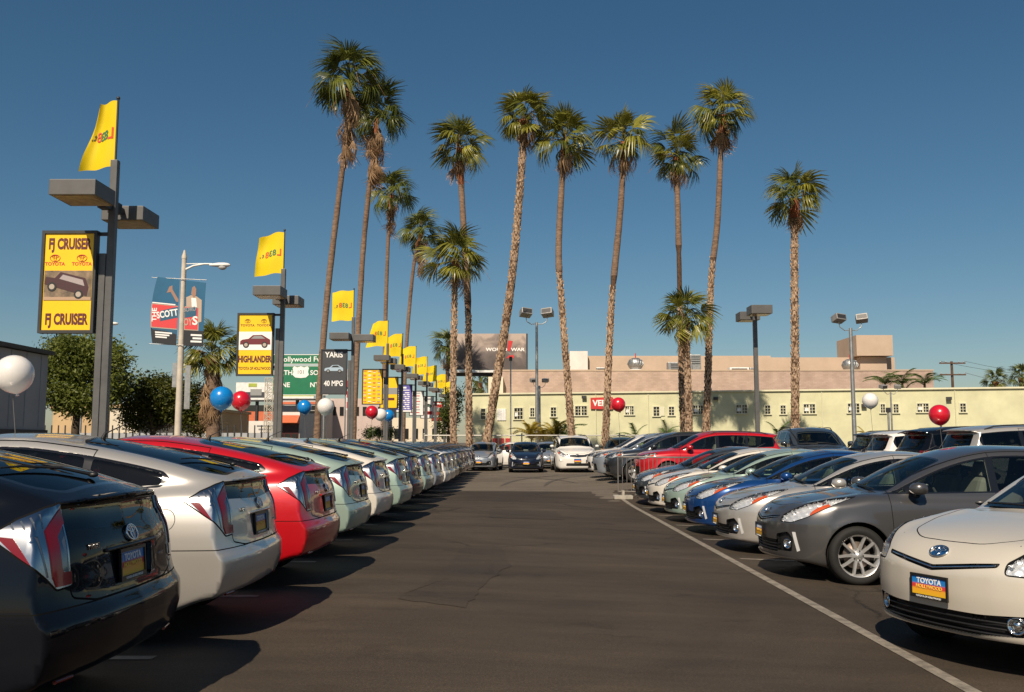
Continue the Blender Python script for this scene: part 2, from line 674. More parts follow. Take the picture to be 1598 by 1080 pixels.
# ================================================================== car shapes
PRIUS = dict(
    Tl=[(2.4, .52), (2.26, .62), (2.16, .725), (2.0, .805), (1.75, .885), (1.45, .945), (1.15, .99), (.8, .985), (.3, .985), (-.6, 1.01), (-1.3, 1.07), (-1.8, 1.12), (-2.3, 1.125)],
    Pl=[(2.4, .66), (2.1, .765), (1.7, .835), (1.2, .865), (.4, .872), (-.8, .872), (-1.5, .862), (-1.9, .842), (-2.3, .80)],
    Vl=[(.1, -.14), (.2, -.05), (.3, -.02), (.45, -.004), (.62, 0), (.72, -.008), (.82, -.024), (.92, -.048), (1.02, -.082), (1.12, -.125), (1.2, -.17)],
    XF=[(.05, 2.02), (.15, 2.13), (.22, 2.19), (.34, 2.215), (.5, 2.235), (.6, 2.23), (.68, 2.21), (.78, 2.15), (.9, 2.02), (1.2, 1.6)],
    YF=[(0, 0), (.2, .012), (.4, .055), (.55, .12), (.66, .20), (.76, .32), (.84, .48), (.95, .75)],
    XR=[(.05, -1.98), (.2, -2.06), (.28, -2.15), (.36, -2.20), (.50, -2.235), (.575, -2.232), (.65, -2.19), (.72, -2.17), (.90, -2.14), (1.06, -2.08), (1.12, -2.07), (1.2, -2.06)],
    YR=[(0, 0), (.3, .012), (.5, .035), (.65, .06), (.76, .088), (.84, .118), (.95, .20)],
    Tg=[(1.55, .78), (1.35, .885), (1.15, .998), (.9, 1.13), (.6, 1.272), (.3, 1.385), (.0, 1.453), (-.25, 1.484), (-.5, 1.482), (-.9, 1.442), (-1.3, 1.375), (-1.7, 1.285), (-2.0, 1.195), (-2.13, 1.15), (-2.4, 1.06)],
    Pg=[(1.6, .70), (1.1, .755), (.5, .785), (-.5, .79), (-1.2, .775), (-1.7, .745), (-2.2, .69)],
    Vg=[(.6, .0), (.95, -.01), (1.1, -.058), (1.25, -.115), (1.4, -.185), (1.55, -.28)],
    XRg=[(.6, -2.17), (.90, -2.14), (1.06, -2.075), (1.10, -2.07), (1.122, -2.13), (1.155, -2.18), (1.19, -2.165), (1.36, -2.05)],
    YRg=[(0, 0), (.3, .012), (.5, .035), (.65, .07), (.8, .14)],
    CW=[(2, .16), (1.0, .16), (.2, .12), (-.4, .0), (-1.0, -.05), (-2.2, -.08)],
    ZB=[(2.3, .225), (1.95, .195), (1.6, .155), (0, .16), (-1.65, .19), (-2.0, .30), (-2.25, .34)],
    crl=.055, crg=.055, ks=.085, kf=.075, kr=.013, kg=.085, krg=.03, ku=.05, ridge=.018,
    xa=1.30, xb=-1.40, R=.315, flare=.012,
    crease=[(.44, 1.0, .50, -1.15, .010, .05), (.80, .95, .86, -1.6, .006, .03)],
)
def tweak(base, **kw):
    d = dict(base); d.update(kw); return d
def shift(pts, dx=0, dz=0, sx=1.0, sv=1.0):
    return [(p[0] * sx + dx, p[1] * sv + dz) for p in pts]

WAGON = tweak(PRIUS,
    Tl=[(2.4, .60), (2.28, .70), (2.18, .80), (2.02, .88), (1.78, .945), (1.45, 1.0), (1.15, 1.04), (.8, 1.03), (.3, 1.02), (-.6, 1.03), (-1.3, 1.06), (-1.8, 1.09), (-2.4, 1.09)],
    Pl=shift(PRIUS['Pl'], dz=.016), Vl=shift(PRIUS['Vl'], dx=.03),
    XF=[(.08, 2.07), (.19, 2.18), (.26, 2.24), (.38, 2.262), (.54, 2.28), (.66, 2.275), (.73, 2.25), (.82, 2.18), (.92, 2.06), (1.2, 1.65)],
    XR=[(.05, -2.1), (.2, -2.2), (.3, -2.29), (.5, -2.33), (.62, -2.31), (.75, -2.27), (.9, -2.25), (1.2, -2.17)],
    Tg=[(1.6, .79), (1.4, .905), (1.18, 1.03), (.9, 1.175), (.6, 1.325), (.3, 1.445), (.0, 1.527), (-.25, 1.565), (-.5, 1.575), (-.9, 1.568), (-1.3, 1.545), (-1.8, 1.49), (-2.1, 1.44), (-2.3, 1.38), (-2.6, 1.2)],
    Pg=[(1.6, .71), (1.1, .768), (.5, .80), (-.5, .805), (-1.4, .80), (-2.0, .775), (-2.4, .74)],
    Vg=[(.6, .0), (1.0, -.012), (1.15, -.058), (1.3, -.11), (1.45, -.17), (1.65, -.28)],
    XRg=[(.6, -2.26), (.95, -2.24), (1.3, -2.09), (1.38, -2.07), (1.41, -2.15), (1.44, -2.2), (1.6, -2.15)],
    ZB=[(2.3, .265), (1.95, .235), (1.6, .165), (0, .16), (-1.8, .18), (-2.3, .3)],
    xa=1.40, xb=-1.38, R=.33, flare=.014)

SUV = tweak(PRIUS,
    Tl=[(2.4, .72), (2.26, .84), (2.15, .92), (1.9, 1.0), (1.5, 1.06), (1.15, 1.09), (.8, 1.09), (.3, 1.085), (-.6, 1.10), (-1.4, 1.14), (-2.4, 1.16)],
    Pl=shift(PRIUS['Pl'], dz=.05), Vl=[(.15, -.12), (.3, -.03), (.5, -.005), (.75, 0), (.9, -.01), (1.0, -.035), (1.12, -.08), (1.25, -.15)],
    XF=[(.15, 2.08), (.25, 2.18), (.4, 2.23), (.65, 2.25), (.8, 2.23), (.9, 2.17), (1.0, 2.05), (1.3, 1.7)],
    YF=[(0, 0), (.3, .02), (.5, .06), (.65, .12), (.76, .2), (.86, .34), (.98, .6)],
    XR=[(.1, -2.0), (.25, -2.15), (.4, -2.26), (.6, -2.28), (.8, -2.22), (1.1, -2.18), (1.3, -2.12)],
    Tg=[(1.6, .86), (1.4, .97), (1.15, 1.115), (.9, 1.25), (.6, 1.41), (.35, 1.53), (.1, 1.605), (-.2, 1.645), (-.6, 1.655), (-1.2, 1.64), (-1.8, 1.595), (-2.1, 1.55), (-2.3, 1.48), (-2.6, 1.3)],
    Pg=[(1.6, .74), (1.1, .80), (.5, .83), (-.5, .835), (-1.4, .83), (-2.0, .80), (-2.4, .76)],
    Vg=[(.6, .0), (1.08, -.012), (1.25, -.06), (1.4, -.115), (1.55, -.175), (1.8, -.3)],
    XRg=[(.6, -2.2), (1.05, -2.18), (1.3, -2.05), (1.46, -1.97), (1.49, -2.06), (1.52, -2.12), (1.7, -2.1)],
    ZB=[(2.3, .27), (1.9, .22), (0, .22), (-1.8, .22), (-2.25, .3)],
    xa=1.33, xb=-1.34, R=.36, flare=.022, ks=.10, kf=.09,
    crease=[(.55, 1.0, .60, -1.0, .014, .06)])

VAN = tweak(SUV,
    Tl=[(2.7, .66), (2.55, .80), (2.42, .90), (2.15, 1.0), (1.8, 1.08), (1.45, 1.12), (.8, 1.11), (-.6, 1.11), (-2.6, 1.15)],
    Pl=[(2.7, .76), (2.35, .87), (1.9, .955), (1.2, .985), (-1.5, .985), (-2.2, .965), (-2.6, .93)],
    XF=[(.1, 2.36), (.2, 2.47), (.35, 2.51), (.6, 2.53), (.75, 2.5), (.88, 2.42), (1.0, 2.28), (1.3, 1.9)],
    YF=[(0, 0), (.3, .02), (.55, .08), (.72, .17), (.84, .30), (.94, .48), (1.05, .75)],
    XR=[(.1, -2.35), (.25, -2.46), (.4, -2.55), (.6, -2.56), (.8, -2.52), (1.3, -2.46)],
    Tg=[(2.1, .86), (1.75, 1.05), (1.45, 1.21), (1.1, 1.41), (.8, 1.555), (.5, 1.655), (.2, 1.70), (-.3, 1.735), (-1.0, 1.74), (-1.8, 1.71), (-2.3, 1.66), (-2.7, 1.55)],
    Pg=[(2.1, .80), (1.5, .88), (.8, .92), (-.5, .93), (-1.6, .925), (-2.4, .89)],
    Vg=[(.6, .0), (1.1, -.012), (1.3, -.065), (1.5, -.13), (1.65, -.19), (1.9, -.3)],
    XRg=[(.6, -2.52), (1.1, -2.48), (1.55, -2.3), (1.6, -2.36), (1.7, -2.35)],
    ZB=[(2.6, .2), (2.1, .17), (0, .18), (-2.2, .2), (-2.6, .28)],
    crl=.06, xa=1.52, xb=-1.51, R=.345)

SEAM_MAT, GLASSES = None, None
def car_mats():
    g = {}
    g['seam'] = mat('panel_gap_black', (.006, .006, .006), .8, spec=.1)
    g['glass'] = glass_mat('car_window_glass', (.74, .82, .75))
    g['dark_glass'] = glass_mat('car_privacy_glass', (.22, .25, .24))
    g['black'] = mat('black_trim_plastic', (.012, .012, .013), .45)
    g['gloss_black'] = mat('gloss_black_trim', (.008, .008, .009), .12, coat=.5)
    g['chrome'] = mat('bright_chrome', (.78, .79, .80), .12, 1.0)
    g['lamp_silver'] = mat('lamp_reflector_silver', (.44, .45, .47), .20, 1.0, coat=.6)
    g['strip'] = mat('daytime_lamp_strip', (.70, .70, .70), .25, .25, coat=1.0)
    g['bowl'] = mat('headlamp_bowl', (.66, .67, .69), .28, .45, coat=.6)
    g['lamp_clear'] = glass_mat('clear_lamp_lens', (.96, .97, .98), .8)
    g['lamp_grey'] = mat('smoked_lamp_insert', (.16, .18, .21), .15, .6, coat=1.0)
    g['red'] = mat('red_lamp_lens', (.16, .0015, .005), .16, coat=.5)
    g['amber'] = mat('amber_lamp_lens', (.50, .075, .012), .2, coat=.8)
    g['rubber'] = mat('tyre_rubber', (.009, .0085, .008), .8, noise=(30, .3))
    g['alloy'] = mat('wheel_alloy', (.66, .66, .65), .32, .7, coat=.4)
    g['disc'] = mat('brake_steel', (.16, .13, .11), .5, .7)
    g['cabin'] = mat('cabin_dark_trim', (.030, .030, .032), .85)
    g['cabin_lining'] = mat('headliner_grey', (.28, .27, .26), .9)
    g['seat'] = mat('grey_seat_cloth', (.20, .195, .185), .9)
    g['plate_black'] = mat('plate_frame_black', (.012, .012, .012), .35)
    g['plate_white'] = mat('plate_print_white', (.80, .80, .78), .5)
    g['plate_red'] = mat('plate_print_red', (.55, .03, .03), .5)
    g['plate_gold'] = mat('plate_print_gold', (.85, .55, .08), .5)
    g['sticker'] = mat('window_sheet_paper', (.72, .72, .60), .7)
    g['emblem_blue'] = mat('emblem_blue', (.01, .07, .20), .15, .3, coat=1)
    return g
CM = car_mats()

def plate_face_mat():
    """dealer plate insert: blue over red over yellow, a sunset gradient print"""
    m = bpy.data.materials.new('dealer_plate_print')
    m.use_nodes = True
    nt = m.node_tree
    b = nt.nodes['Principled BSDF']
    tc = nt.nodes.new('ShaderNodeTexCoord')
    sx = nt.nodes.new('ShaderNodeSeparateXYZ')
    r = nt.nodes.new('ShaderNodeValToRGB')
    e = r.color_ramp.elements
    e[0].position, e[0].color = .05, (.75, .42, .02, 1)
    e[1].position, e[1].color = .95, (.01, .16, .50, 1)
    for p, c in ((.30, (.80, .36, .03, 1)), (.40, (.62, .05, .04, 1)), (.55, (.60, .05, .06, 1)), (.64, (.02, .20, .55, 1))):
        q = e.new(p); q.color = c
    nt.links.new(tc.outputs['Generated'], sx.inputs[0])
    nt.links.new(sx.outputs['Z'], r.inputs[0])
    nt.links.new(r.outputs[0], b.inputs['Base Color'])
    b.inputs['Roughness'].default_value = .35
    return m
PLATE_MAT = plate_face_mat()

def paint(name, color, metal=.35, rough=.34, coat=1.0, spec=.5, dust=.09):
    if 'paint_' + name in _mats:
        return _mats['paint_' + name]
    m = mat('paint_' + name, color, rough, metal, coat=coat, coat_rough=.02, spec=spec)
    nt = m.node_tree
    b = nt.nodes['Principled BSDF']
    n = nt.nodes.new('ShaderNodeTexNoise')
    n.inputs['Scale'].default_value = 3.0
    n.inputs['Detail'].default_value = 8
    tc = nt.nodes.new('ShaderNodeTexCoord')
    nt.links.new(tc.outputs['Object'], n.inputs['Vector'])
    mr = nt.nodes.new('ShaderNodeMapRange')           # a film of dust dulls the lacquer unevenly
    mr.inputs['From Min'].default_value, mr.inputs['From Max'].default_value = .35, .75
    mr.inputs['To Min'].default_value, mr.inputs['To Max'].default_value = .012, dust
    nt.links.new(n.outputs['Fac'], mr.inputs['Value'])
    nt.links.new(mr.outputs[0], b.inputs['Coat Roughness'])
    return m

# ------------------------------------------------------------------ wheels
def make_wheel_meshes(Rw, width, rim_r, style):
    t = MB()
    w = width / 2
    prof = [(rim_r - .012, -w * .92), (rim_r + .006, -w), (rim_r + .03, -w * 1.04), (Rw - .035, -w * 1.02), (Rw - .012, -w * .86), (Rw, -w * .62),
            (Rw, -w * .30), (Rw - .007, -w * .28), (Rw - .007, -w * .22), (Rw, -w * .20), (Rw, w * .2), (Rw - .007, w * .22), (Rw - .007, w * .28), (Rw, w * .30),
            (Rw, w * .62), (Rw - .012, w * .86), (Rw - .035, w * 1.02), (rim_r + .03, w * 1.04), (rim_r + .006, w), (rim_r - .012, w * .92)]
    t.lathe(prof, axis='y', n=44)
    tyre = t.mesh('tyre')
    r = MB()                                        # outer face at +y
    yo = w * .80
    r.lathe([(rim_r - .03, -w * .9), (rim_r - .035, yo - .03), (rim_r - .014, yo + .004), (rim_r + .006, yo + .012), (rim_r + .008, yo + .004)], axis='y', n=44)
    r.lathe([(.0001, yo - .005), (.03, yo - .006), (.034, yo - .016), (.075, yo - .03), (.08, yo - .06)], axis='y', n=20)
    ns = style
    for k in range(ns):
        base = 2 * math.pi * k / ns
        if ns == 10:
            tw = .17 if k % 2 else -.17
        else:
            tw = 0
        a0, a1 = base - tw * .1, base + tw * .35
        ri, ro = .055, rim_r - .018
        wi, wo = (.020, .015) if ns == 10 else (.04, .062)
        vs = []
        for (rr, aa, hw, yy) in ((ri, a0, wi, yo - .026), ((ri + ro) / 2, (a0 + a1) / 2, (wi + wo) / 2 * .92, yo - .010), (ro, a1, wo, yo - .002)):
            c, s_ = math.cos(aa), math.sin(aa)
            for (q, dy) in ((-1.0, -.03), (-.75, 0), (.75, 0), (1.0, -.03)):
                vs.append((rr * c - q * hw * s_, yy + dy, rr * s_ + q * hw * c))
        fs = []
        for i in range(2):
            for j in range(3):
                a = i * 4 + j
                fs.append((a, a + 1, a + 5, a + 4))
        r.add(vs, fs, 0, False)
    for k in range(5):
        a = 2 * math.pi * (k + .5) / 5
        r.lathe([(.008, yo - .02), (.007, yo - .012), (.0001, yo - .012)], c=(.055 * math.cos(a), 0, .055 * math.sin(a)), axis='y', n=6, mi=1)
    r.lathe([(.0001, yo - .07), (rim_r * .62, yo - .07), (rim_r * .62, yo - .085)], axis='y', n=28, mi=2)
    r.lathe([(.0001, yo - .11), (rim_r - .03, yo - .11)], axis='y', n=28, mi=1)
    me = r.mesh('rim')
    return tyre, me

def emblem_mesh(wd, blue=True, k=1.0):
    """three interlocking ellipses on a domed badge, facing +x"""
    m = MB()
    h = wd * .68
    n = 28
    if blue:
        vs = [(0.0, 0, 0)] + [(-.004, wd / 2 * math.cos(2 * math.pi * k / n), h / 2 * math.sin(2 * math.pi * k / n)) for k in range(n)]
        m.add(vs, [(0, 1 + k, 1 + (k + 1) % n) for k in range(n)], 1, True)
    def ring(ry, rz, cy, cz, t):
        pts = [(.004, cy + ry * math.cos(2 * math.pi * k / n), cz + rz * math.sin(2 * math.pi * k / n)) for k in range(n + 1)]
        m.tube(pts, t, 6, 0, False)
    ring(wd / 2, h / 2, 0, 0, wd * .045 * k)
    ring(wd * .32, h * .165, 0, h * .20, wd * .038 * k)
    ring(wd * .125, h * .44, 0, 0, wd * .038 * k)
    return m.mesh('emblem')

def plate_tree(parent, loc, rot, full=True):
    """plate frame with a colourful dealer insert; local facing -Y"""
    f = MB()
    W, H = .315, .165
    for c, s_ in (((0, 0, H / 2 - .009), (W, .014, .018)), ((0, 0, -H / 2 + .013), (W, .014, .026)), ((-W / 2 + .006, 0, .004), (.012, .014, H - .046)), ((W / 2 - .006, 0, .004), (.012, .014, H - .046))):
        f.box(c, s_)
    fr = f.build('license_plate', CM['plate_black'], parent)
    fr.location = loc
    fr.rotation_euler = rot
    p = MB()
    p.box((0, .003, .004), (W - .022, .004, H - .044))
    p.build('plate_insert', PLATE_MAT, fr)
    if full:
        lettering('TOYOTA', .050, CM['plate_white'], fr, (0, -.0015, .035), bold=.0012, depth=.001)
        lettering('HOLLYWOOD', .034, CM['plate_gold'], fr, (0, -.0015, -.003), bold=.001, depth=.001)
        lettering('TOYOTA OF HOLLYWOOD', .017, CM['plate_white'], fr, (0, -.0085, -.0690), depth=.0006, bold=.0003)
    return fr

def build_car(kind, spec, h, front_style='prius', fog='strip', wheels=None, full=True, dark_rear=True):
    """builds one car at the origin, nose to +x; returns its root Empty. Paint is a slot of each object."""
    sh = Shape(spec)
    L0 = min(p[1] for p in spec['XR']) - .1
    L1 = max(p[1] for p in spec['XF']) + .1
    zt = max(p[1] for p in spec['Tg']) + .06
    S = Shell(sh, h, ((L0, L1), (max(p[1] for p in spec['Pl']) + .08,), (.08, zt)))
    Tg = lambda x: float(sh.Tg(np.array([x]))[0])
    Tl = lambda x: float(sh.Tl(np.array([x]))[0])
    xa, xb, Rw = spec['xa'], spec['xb'], spec['R']
    root = empty(kind)
    pm = mat('paint_base', (.5, .5, .5), .3, .3, coat=1)
    # wheel arches
    for ax_ in (xa, xb):
        ar = Rw + .038
        circ = [(ax_ + ar * math.cos(2 * math.pi * k / 40), Rw + .012 + ar * math.sin(2 * math.pi * k / 40)) for k in range(40)]
        for sg in (1, -1):
            S.cut(circ, 'hole', PY, side(sg))
            S.cut(circ, 'hole', PY, lambda N, C, sg=sg: (C[:, 1] * sg > .5) & (C[:, 2] < Rw), ('body',))
    big = spec['Tg'][0][0]
    ws_x = {'prius': 1.12, 'wagon': 1.15, 'suv': 1.12, 'van': 1.42}[front_style]      # base of the windscreen on the centre line
    ws_t = {'prius': .28, 'wagon': .30, 'suv': .34, 'van': .62}[front_style]
    belt = {'prius': (.976, 1.002, 1.085), 'wagon': (1.015, 1.035, 1.09), 'suv': (1.09, 1.10, 1.17), 'van': (1.10, 1.12, 1.15)}[front_style]
    rz_, rx0 = {'prius': (1.13, -1.62), 'wagon': (1.24, -1.98), 'suv': (1.27, -1.86), 'van': (1.33, -2.26)}[front_style]
    # windscreen, seen from above
    wt, wb = (.50, .62) if front_style != 'van' else (.62, .74)
    wpoly = round_poly([(ws_x, -.02 - wb * 0), (ws_x - .035, wb * .6), (ws_x - .15, wb), (ws_t + .0, wt), (ws_t + .04, 0), (ws_t, -wt), (ws_x - .15, -wb), (ws_x - .035, -wb * .6)], .06)
    S.cut(inset_poly(wpoly, -.012), 'wframe', PZ, lambda N, C: (N[:, 2] > .3) & (C[:, 0] > ws_t - .3) & (C[:, 2] > .75))
    S.cut(inset_poly(wpoly, .014), 'windshield', PZ, lambda N, C: (N[:, 2] > .3) & (C[:, 2] > .75), ('wframe',))
    # bonnet
    hb, hf = ws_x + .03, {'prius': 2.13, 'wagon': 2.13, 'suv': 2.12, 'van': 2.42}[front_style]
    hw = .60 if front_style != 'van' else .72
    hf -= .04 if front_style in ('prius', 'wagon') else 0
    hood = round_poly([(hb - .02, 0), (hb - .10, hw + .04), (hf - .55, hw - .02), (hf - .16, hw - .16), (hf - .02, hw * .45), (hf, 0), (hf - .02, -hw * .45), (hf - .16, -hw + .16), (hf - .55, -hw + .02), (hb - .10, -hw - .04)], .08)
    S.panel(hood, 'hood', PZ, lambda N, C: (N[:, 2] > .3) & (C[:, 0] > ws_x - .3), .009)
    # headlamps, unwrapped round the front corner
    if front_style in ('prius', 'wagon'):
        d = 0.04 if front_style == 'prius' else .085
        hl = round_poly([(1.68, .60 + d), (1.45, .595 + d), (1.20, .66 + d), (.88, .79 + d), (.64, .898 + d), (.93, .872 + d), (1.22, .822 + d), (1.48, .738 + d), (1.65, .668 + d)], .035)
        am = [(1.18, .662 + d), (1.0, .735 + d), (.87, .79 + d), (.93, .825 + d), (1.06, .785 + d), (1.14, .735 + d)]
    elif front_style == 'suv':
        hl = round_poly([(1.72, .80), (1.40, .79), (1.10, .84), (.80, .96), (.95, .99), (1.30, .95), (1.66, .90)], .03)
        am = [(1.05, .86), (.9, .93), (1.0, .95), (1.12, .90)]
    else:
        hl = round_poly([(1.96, .72), (1.7, .72), (1.3, .84), (.95, .99), (1.15, 1.0), (1.6, .90), (1.9, .80)], .03)
        am = [(1.3, .86), (1.1, .94), (1.2, .955), (1.38, .90)]
    for sg in (1, -1):
        S.panel(hl, 'headlight', PFC, halfy(sg, .9), .010, ('body', 'hood', 'seam'))
        S.cut(am, 'amber', PFC, halfy(sg, .9), ('headlight',))
    # front face: grille, lower grille, fog recesses
    zf = {'prius': .045, 'wagon': .10, 'suv': .14, 'van': .06}[front_style]
    if front_style in ('prius', 'wagon'):
        gr = round_poly([(-.46, .655 + zf), (-.30, .638 + zf), (0, .598 + zf), (.30, .638 + zf), (.46, .655 + zf), (.45, .625 + zf), (.28, .600 + zf), (0, .558 + zf), (-.28, .600 + zf), (-.45, .625 + zf)], .012, 2)
        lg = round_poly([(-.60, .20 + zf), (-.62, .335 + zf), (-.35, .315 + zf), (.35, .315 + zf), (.62, .335 + zf), (.60, .20 + zf), (.30, .175 + zf), (-.30, .175 + zf)], .03) if fog == 'bar' else \
            round_poly([(-.43, .23 + zf), (-.46, .37 + zf), (.46, .37 + zf), (.43, .23 + zf)], .03)
    elif front_style == 'suv':
        gr = round_poly([(-.50, .90), (-.48, .79), (.48, .79), (.50, .90)], .03)
        lg = round_poly([(-.62, .34), (-.58, .58), (.58, .58), (.62, .34)], .05)
    else:
        gr = round_poly([(-.52, .86), (-.40, .72), (-.10, .69), (.10, .69), (.40, .72), (.52, .86), (.3, .81), (-.3, .81)], .02)
        lg = round_poly([(-.52, .30), (-.50, .43), (.50, .43), (.52, .30)], .04)
    S.cut(gr, 'grille', PX, front)
    S.cut(lg, 'lower_grille', PX, front)
    if front_style in ('prius', 'wagon') and fog == 'strip':
        for sg in (1, -1):
            fg = [(1.80 - .02, .25 + zf), (1.46, .25 + zf), (1.42, .40 + zf), (1.52, .475 + zf), (1.76, .44 + zf)]
            S.cut(round_poly(fg, .03), 'fog_recess', PFC, halfy(sg, 1.3))
            st = [(1.36, .255 + zf), (1.31, .27 + zf), (1.375, .475 + zf), (1.43, .475 + zf)]
            S.cut(st, 'drl_strip', PFC, halfy(sg, 1.3), ('body', 'fog_recess'))
    zl = float(sh.ZB(np.array([2.25]))[0])
    lip = [(2.6, zl + .006), (2.6, zl + .030), (1.42, zl + .034), (1.36, zl + .006)]
    S.cut(lip, 'lip', PFC, lambda N, C: (C[:, 0] > 1.7) & (N[:, 2] > -.9))
    # side glass
    def dlo(x): return Tg(x) - {'prius': .105, 'wagon': .115, 'suv': .13, 'van': .125}[front_style]
    b0, b1, b2 = belt
    xe = ws_x - .12
    bz = curve([(xe, b0), (0, b1), (rx0, b2)]) if True else None
    Bz = lambda x: float(bz(np.array([x]))[0])
    cuts = {'prius': [(xe - .05, .80), (.74, -.16), (-.22, -1.04), (-1.10, rx0)],
            'wagon': [(xe - .03, .82), (.76, -.16), (-.24, -1.12), (-1.20, rx0)],
            'suv': [(.80, -.12), (-.22, -1.02), (-1.10, rx0)],
            'van': [(xe - .10, 1.00), (.94, .02), (-.06, -1.12), (-1.22, rx0)]}[front_style]
    door_x = {'prius': [(.98, -.19), (-.19, -1.10)], 'wagon': [(1.0, -.20), (-.20, -1.16)], 'suv': [(.96, -.17), (-.17, -1.08)], 'van': [(1.14, -.02), (-.02, -1.18)]}[front_style]
    for sg in (1, -1):
        F_ = side(sg)
        zs = Rw * 2 - .36 if False else .30 + (.06 if front_style == 'suv' else 0)
        for i, (x0, x1) in enumerate(door_x):
            tops = [(x, min(dlo(x) + .045, Tg(x) - .05)) for x in np.linspace(min(x0, xe - .05), x1, 9)]
            if i == 0:
                pl = [(x0, zs)] + [(x0 + .02, Bz(x0) - .05)] + tops + [(x1, zs)]
            else:
                arch = Rw + .045
                pts = [(xb + arch * math.cos(a), Rw + .012 + arch * math.sin(a)) for a in np.linspace(.25, 1.25, 6) if xb + arch * math.cos(a) > x1 + .0]
                pl = [(x0, zs)] + tops + [(x1 + .01, Bz(x1) - .06)] + ([(x1, pts[-1][1] + .02)] if pts else []) + pts[::-1] + [(xb + arch + .02, zs)]
            S.panel(np.array(pl), 'door%d' % i, PY, F_, .008)
        par = ('body', 'door0', 'door1', 'seam')
        # black surround and panes
        xs = np.linspace(xe - .0, rx0, 24)
        up = [(x, max(Bz(x) + .004, min(dlo(x), 9))) for x in xs]
        dn = [(x, Bz(x)) for x in xs[::-1]]
        outline = [(xe + .03, b0)] + up + [(rx0 - .07, (b2 + dlo(rx0)) / 2 + .0)] + dn
        S.cut(round_poly(outline, .02, 2), 'side_trim', PY, F_, par)
        for (x0, x1) in cuts:
            xs = np.linspace(x0, x1, 10)
            q = [(x, max(Bz(x) + .03, dlo(x) - .015)) for x in xs] + [(x, Bz(x) + .018) for x in xs[::-1]]
            last = x1 == rx0
            S.cut(round_poly(q, .03 if not last else .05, 3), 'pane_rear' if last else 'pane', PY, F_, ('side_trim',))
        # fuel door on the near rear wing
    S.cut([(-1.52 + .085 * math.cos(2 * math.pi * k / 20), .80 + .075 * math.sin(2 * math.pi * k / 20)) for k in range(20)], 'seam', PY, side(1), ('body',)) if False else None
    if full:
        fx, fz = xb - .30, .86
        ring = lambda r: [(fx + r * math.cos(2 * math.pi * k / 18), fz + r * math.sin(2 * math.pi * k / 18)) for k in range(18)]
        S.cut(ring(.080), 'seam', PY, side(1), ('body',))
        S.cut(ring(.075), 'fuel_door', PY, side(1), ('seam',))
    # rear
    if front_style == 'prius':
        lamp = round_poly([(-1.04, .99), (-1.20, 1.06), (-1.36, 1.105), (-1.475, 1.125, .015), (-1.505, .97), (-1.53, .745, .012), (-1.41, .737), (-1.34, .79), (-1.19, .885)], .015, 3)
        red = [(-1.462, 1.098), (-1.338, 1.005), (-1.378, 0.80), (-1.405, 0.752), (-1.522, 0.754), (-1.517, 0.812), (-1.455, 0.814), (-1.445, 0.835), (-1.422, 0.972), (-1.484, 1.03)]
        red2 = [(-1.085, 0.985), (-1.165, 0.977), (-1.245, 0.848), (-1.220, 0.853)]
        grey = [(-1.482, 1.018), (-1.412, 0.963), (-1.434, 0.825), (-1.508, 0.806)]
        for sg in (1, -1):
            hf_ = lambda N, C, sg=sg: (C[:, 1] * sg > .4) & (C[:, 0] < -1.5)
            S.panel(lamp, 'tail_light', PRC, hf_, .010, ('body', 'seam'))
            S.cut(red, 'tail_red', PRC, hf_, ('tail_light',))
            S.cut(red2, 'tail_red', PRC, hf_, ('tail_light',))
            S.cut(grey, 'tail_grey', PRC, hf_, ('tail_light',))
            for q in range(4):
                u0 = -1.155 - .052 * q
                S.cut([(u0, 1.036 + .014 * q), (u0 - .012, 1.040 + .014 * q), (u0 - .022, 1.012), (u0 - .010, 1.012)], 'tail_grey', PRC, hf_, ('tail_light',))
            S.cut([(-1.262, .985), (-1.285, .985), (-1.352, .80), (-1.335, .80)], 'tail_grey', PRC, hf_, ('tail_light',))
        # hatch: lower upright glass, body panel and plate recess
        hatch = round_poly([(-.615, 1.118), (-.60, .69), (-.42, .655), (.42, .655), (.60, .69), (.615, 1.118)], .03)
        S.panel(hatch, 'tailgate', PX, rear, .010, ('body',))
        lowglass = round_poly([(-.57, 1.110), (-.565, .995), (0, .975), (.565, .995), (.57, 1.110)], .015)
        S.cut(lowglass, 'rear_low_glass', PX, rear, ('tailgate',))
        rec = round_poly([(-.27, .865), (-.23, .695), (.23, .695), (.27, .865)], .02)
        S.cut(rec, 'plate_recess', PX, rear, ('tailgate',))
        rg = round_poly([(-.98, -.47), (-1.86, -.50), (-1.99, -.42), (-2.0, 0), (-1.99, .42), (-1.86, .50), (-.98, .47), (-.90, .30), (-.88, 0), (-.90, -.30)], .05)
        S.cut(inset_poly(rg, -.02), 'rear_glass_frame', PZ, lambda N, C: (N[:, 2] > .5) & (C[:, 0] < -.6))
        S.cut(inset_poly(rg, .01), 'rear_glass', PZ, lambda N, C: (N[:, 2] > .5), ('rear_glass_frame',))
        S.cut([(-.36, .30), (-.34, .20), (.34, .20), (.36, .30)], 'black_low', PX, rear)
        # bumper top seam along the sides
        for sg in (1, -1):
            S.cut([(-1.72, .655), (-2.2, .655), (-2.2, .648), (-1.72, .648)], 'seam', PY, side(sg), ('body',))
            S.cut([(-1.745, .655), (-1.752, .655), (-1.70, .40), (-1.692, .40)], 'seam', PY, side(sg), ('body',)) if False else None
    else:
        zb, zt2 = {'wagon': (1.02, 1.36), 'suv': (1.10, 1.45), 'van': (1.14, 1.54)}[front_style]
        rgp = round_poly([(-.62, zb), (-.52, zt2), (.52, zt2), (.62, zb)], .06)
        S.cut(rgp, 'rear_glass', PX, rear)
        hg = round_poly([(-.72, .62), (-.70, zb), (.70, zb), (.72, .62)], .05)
        S.panel(hg, 'tailgate', PX, rear, .01)
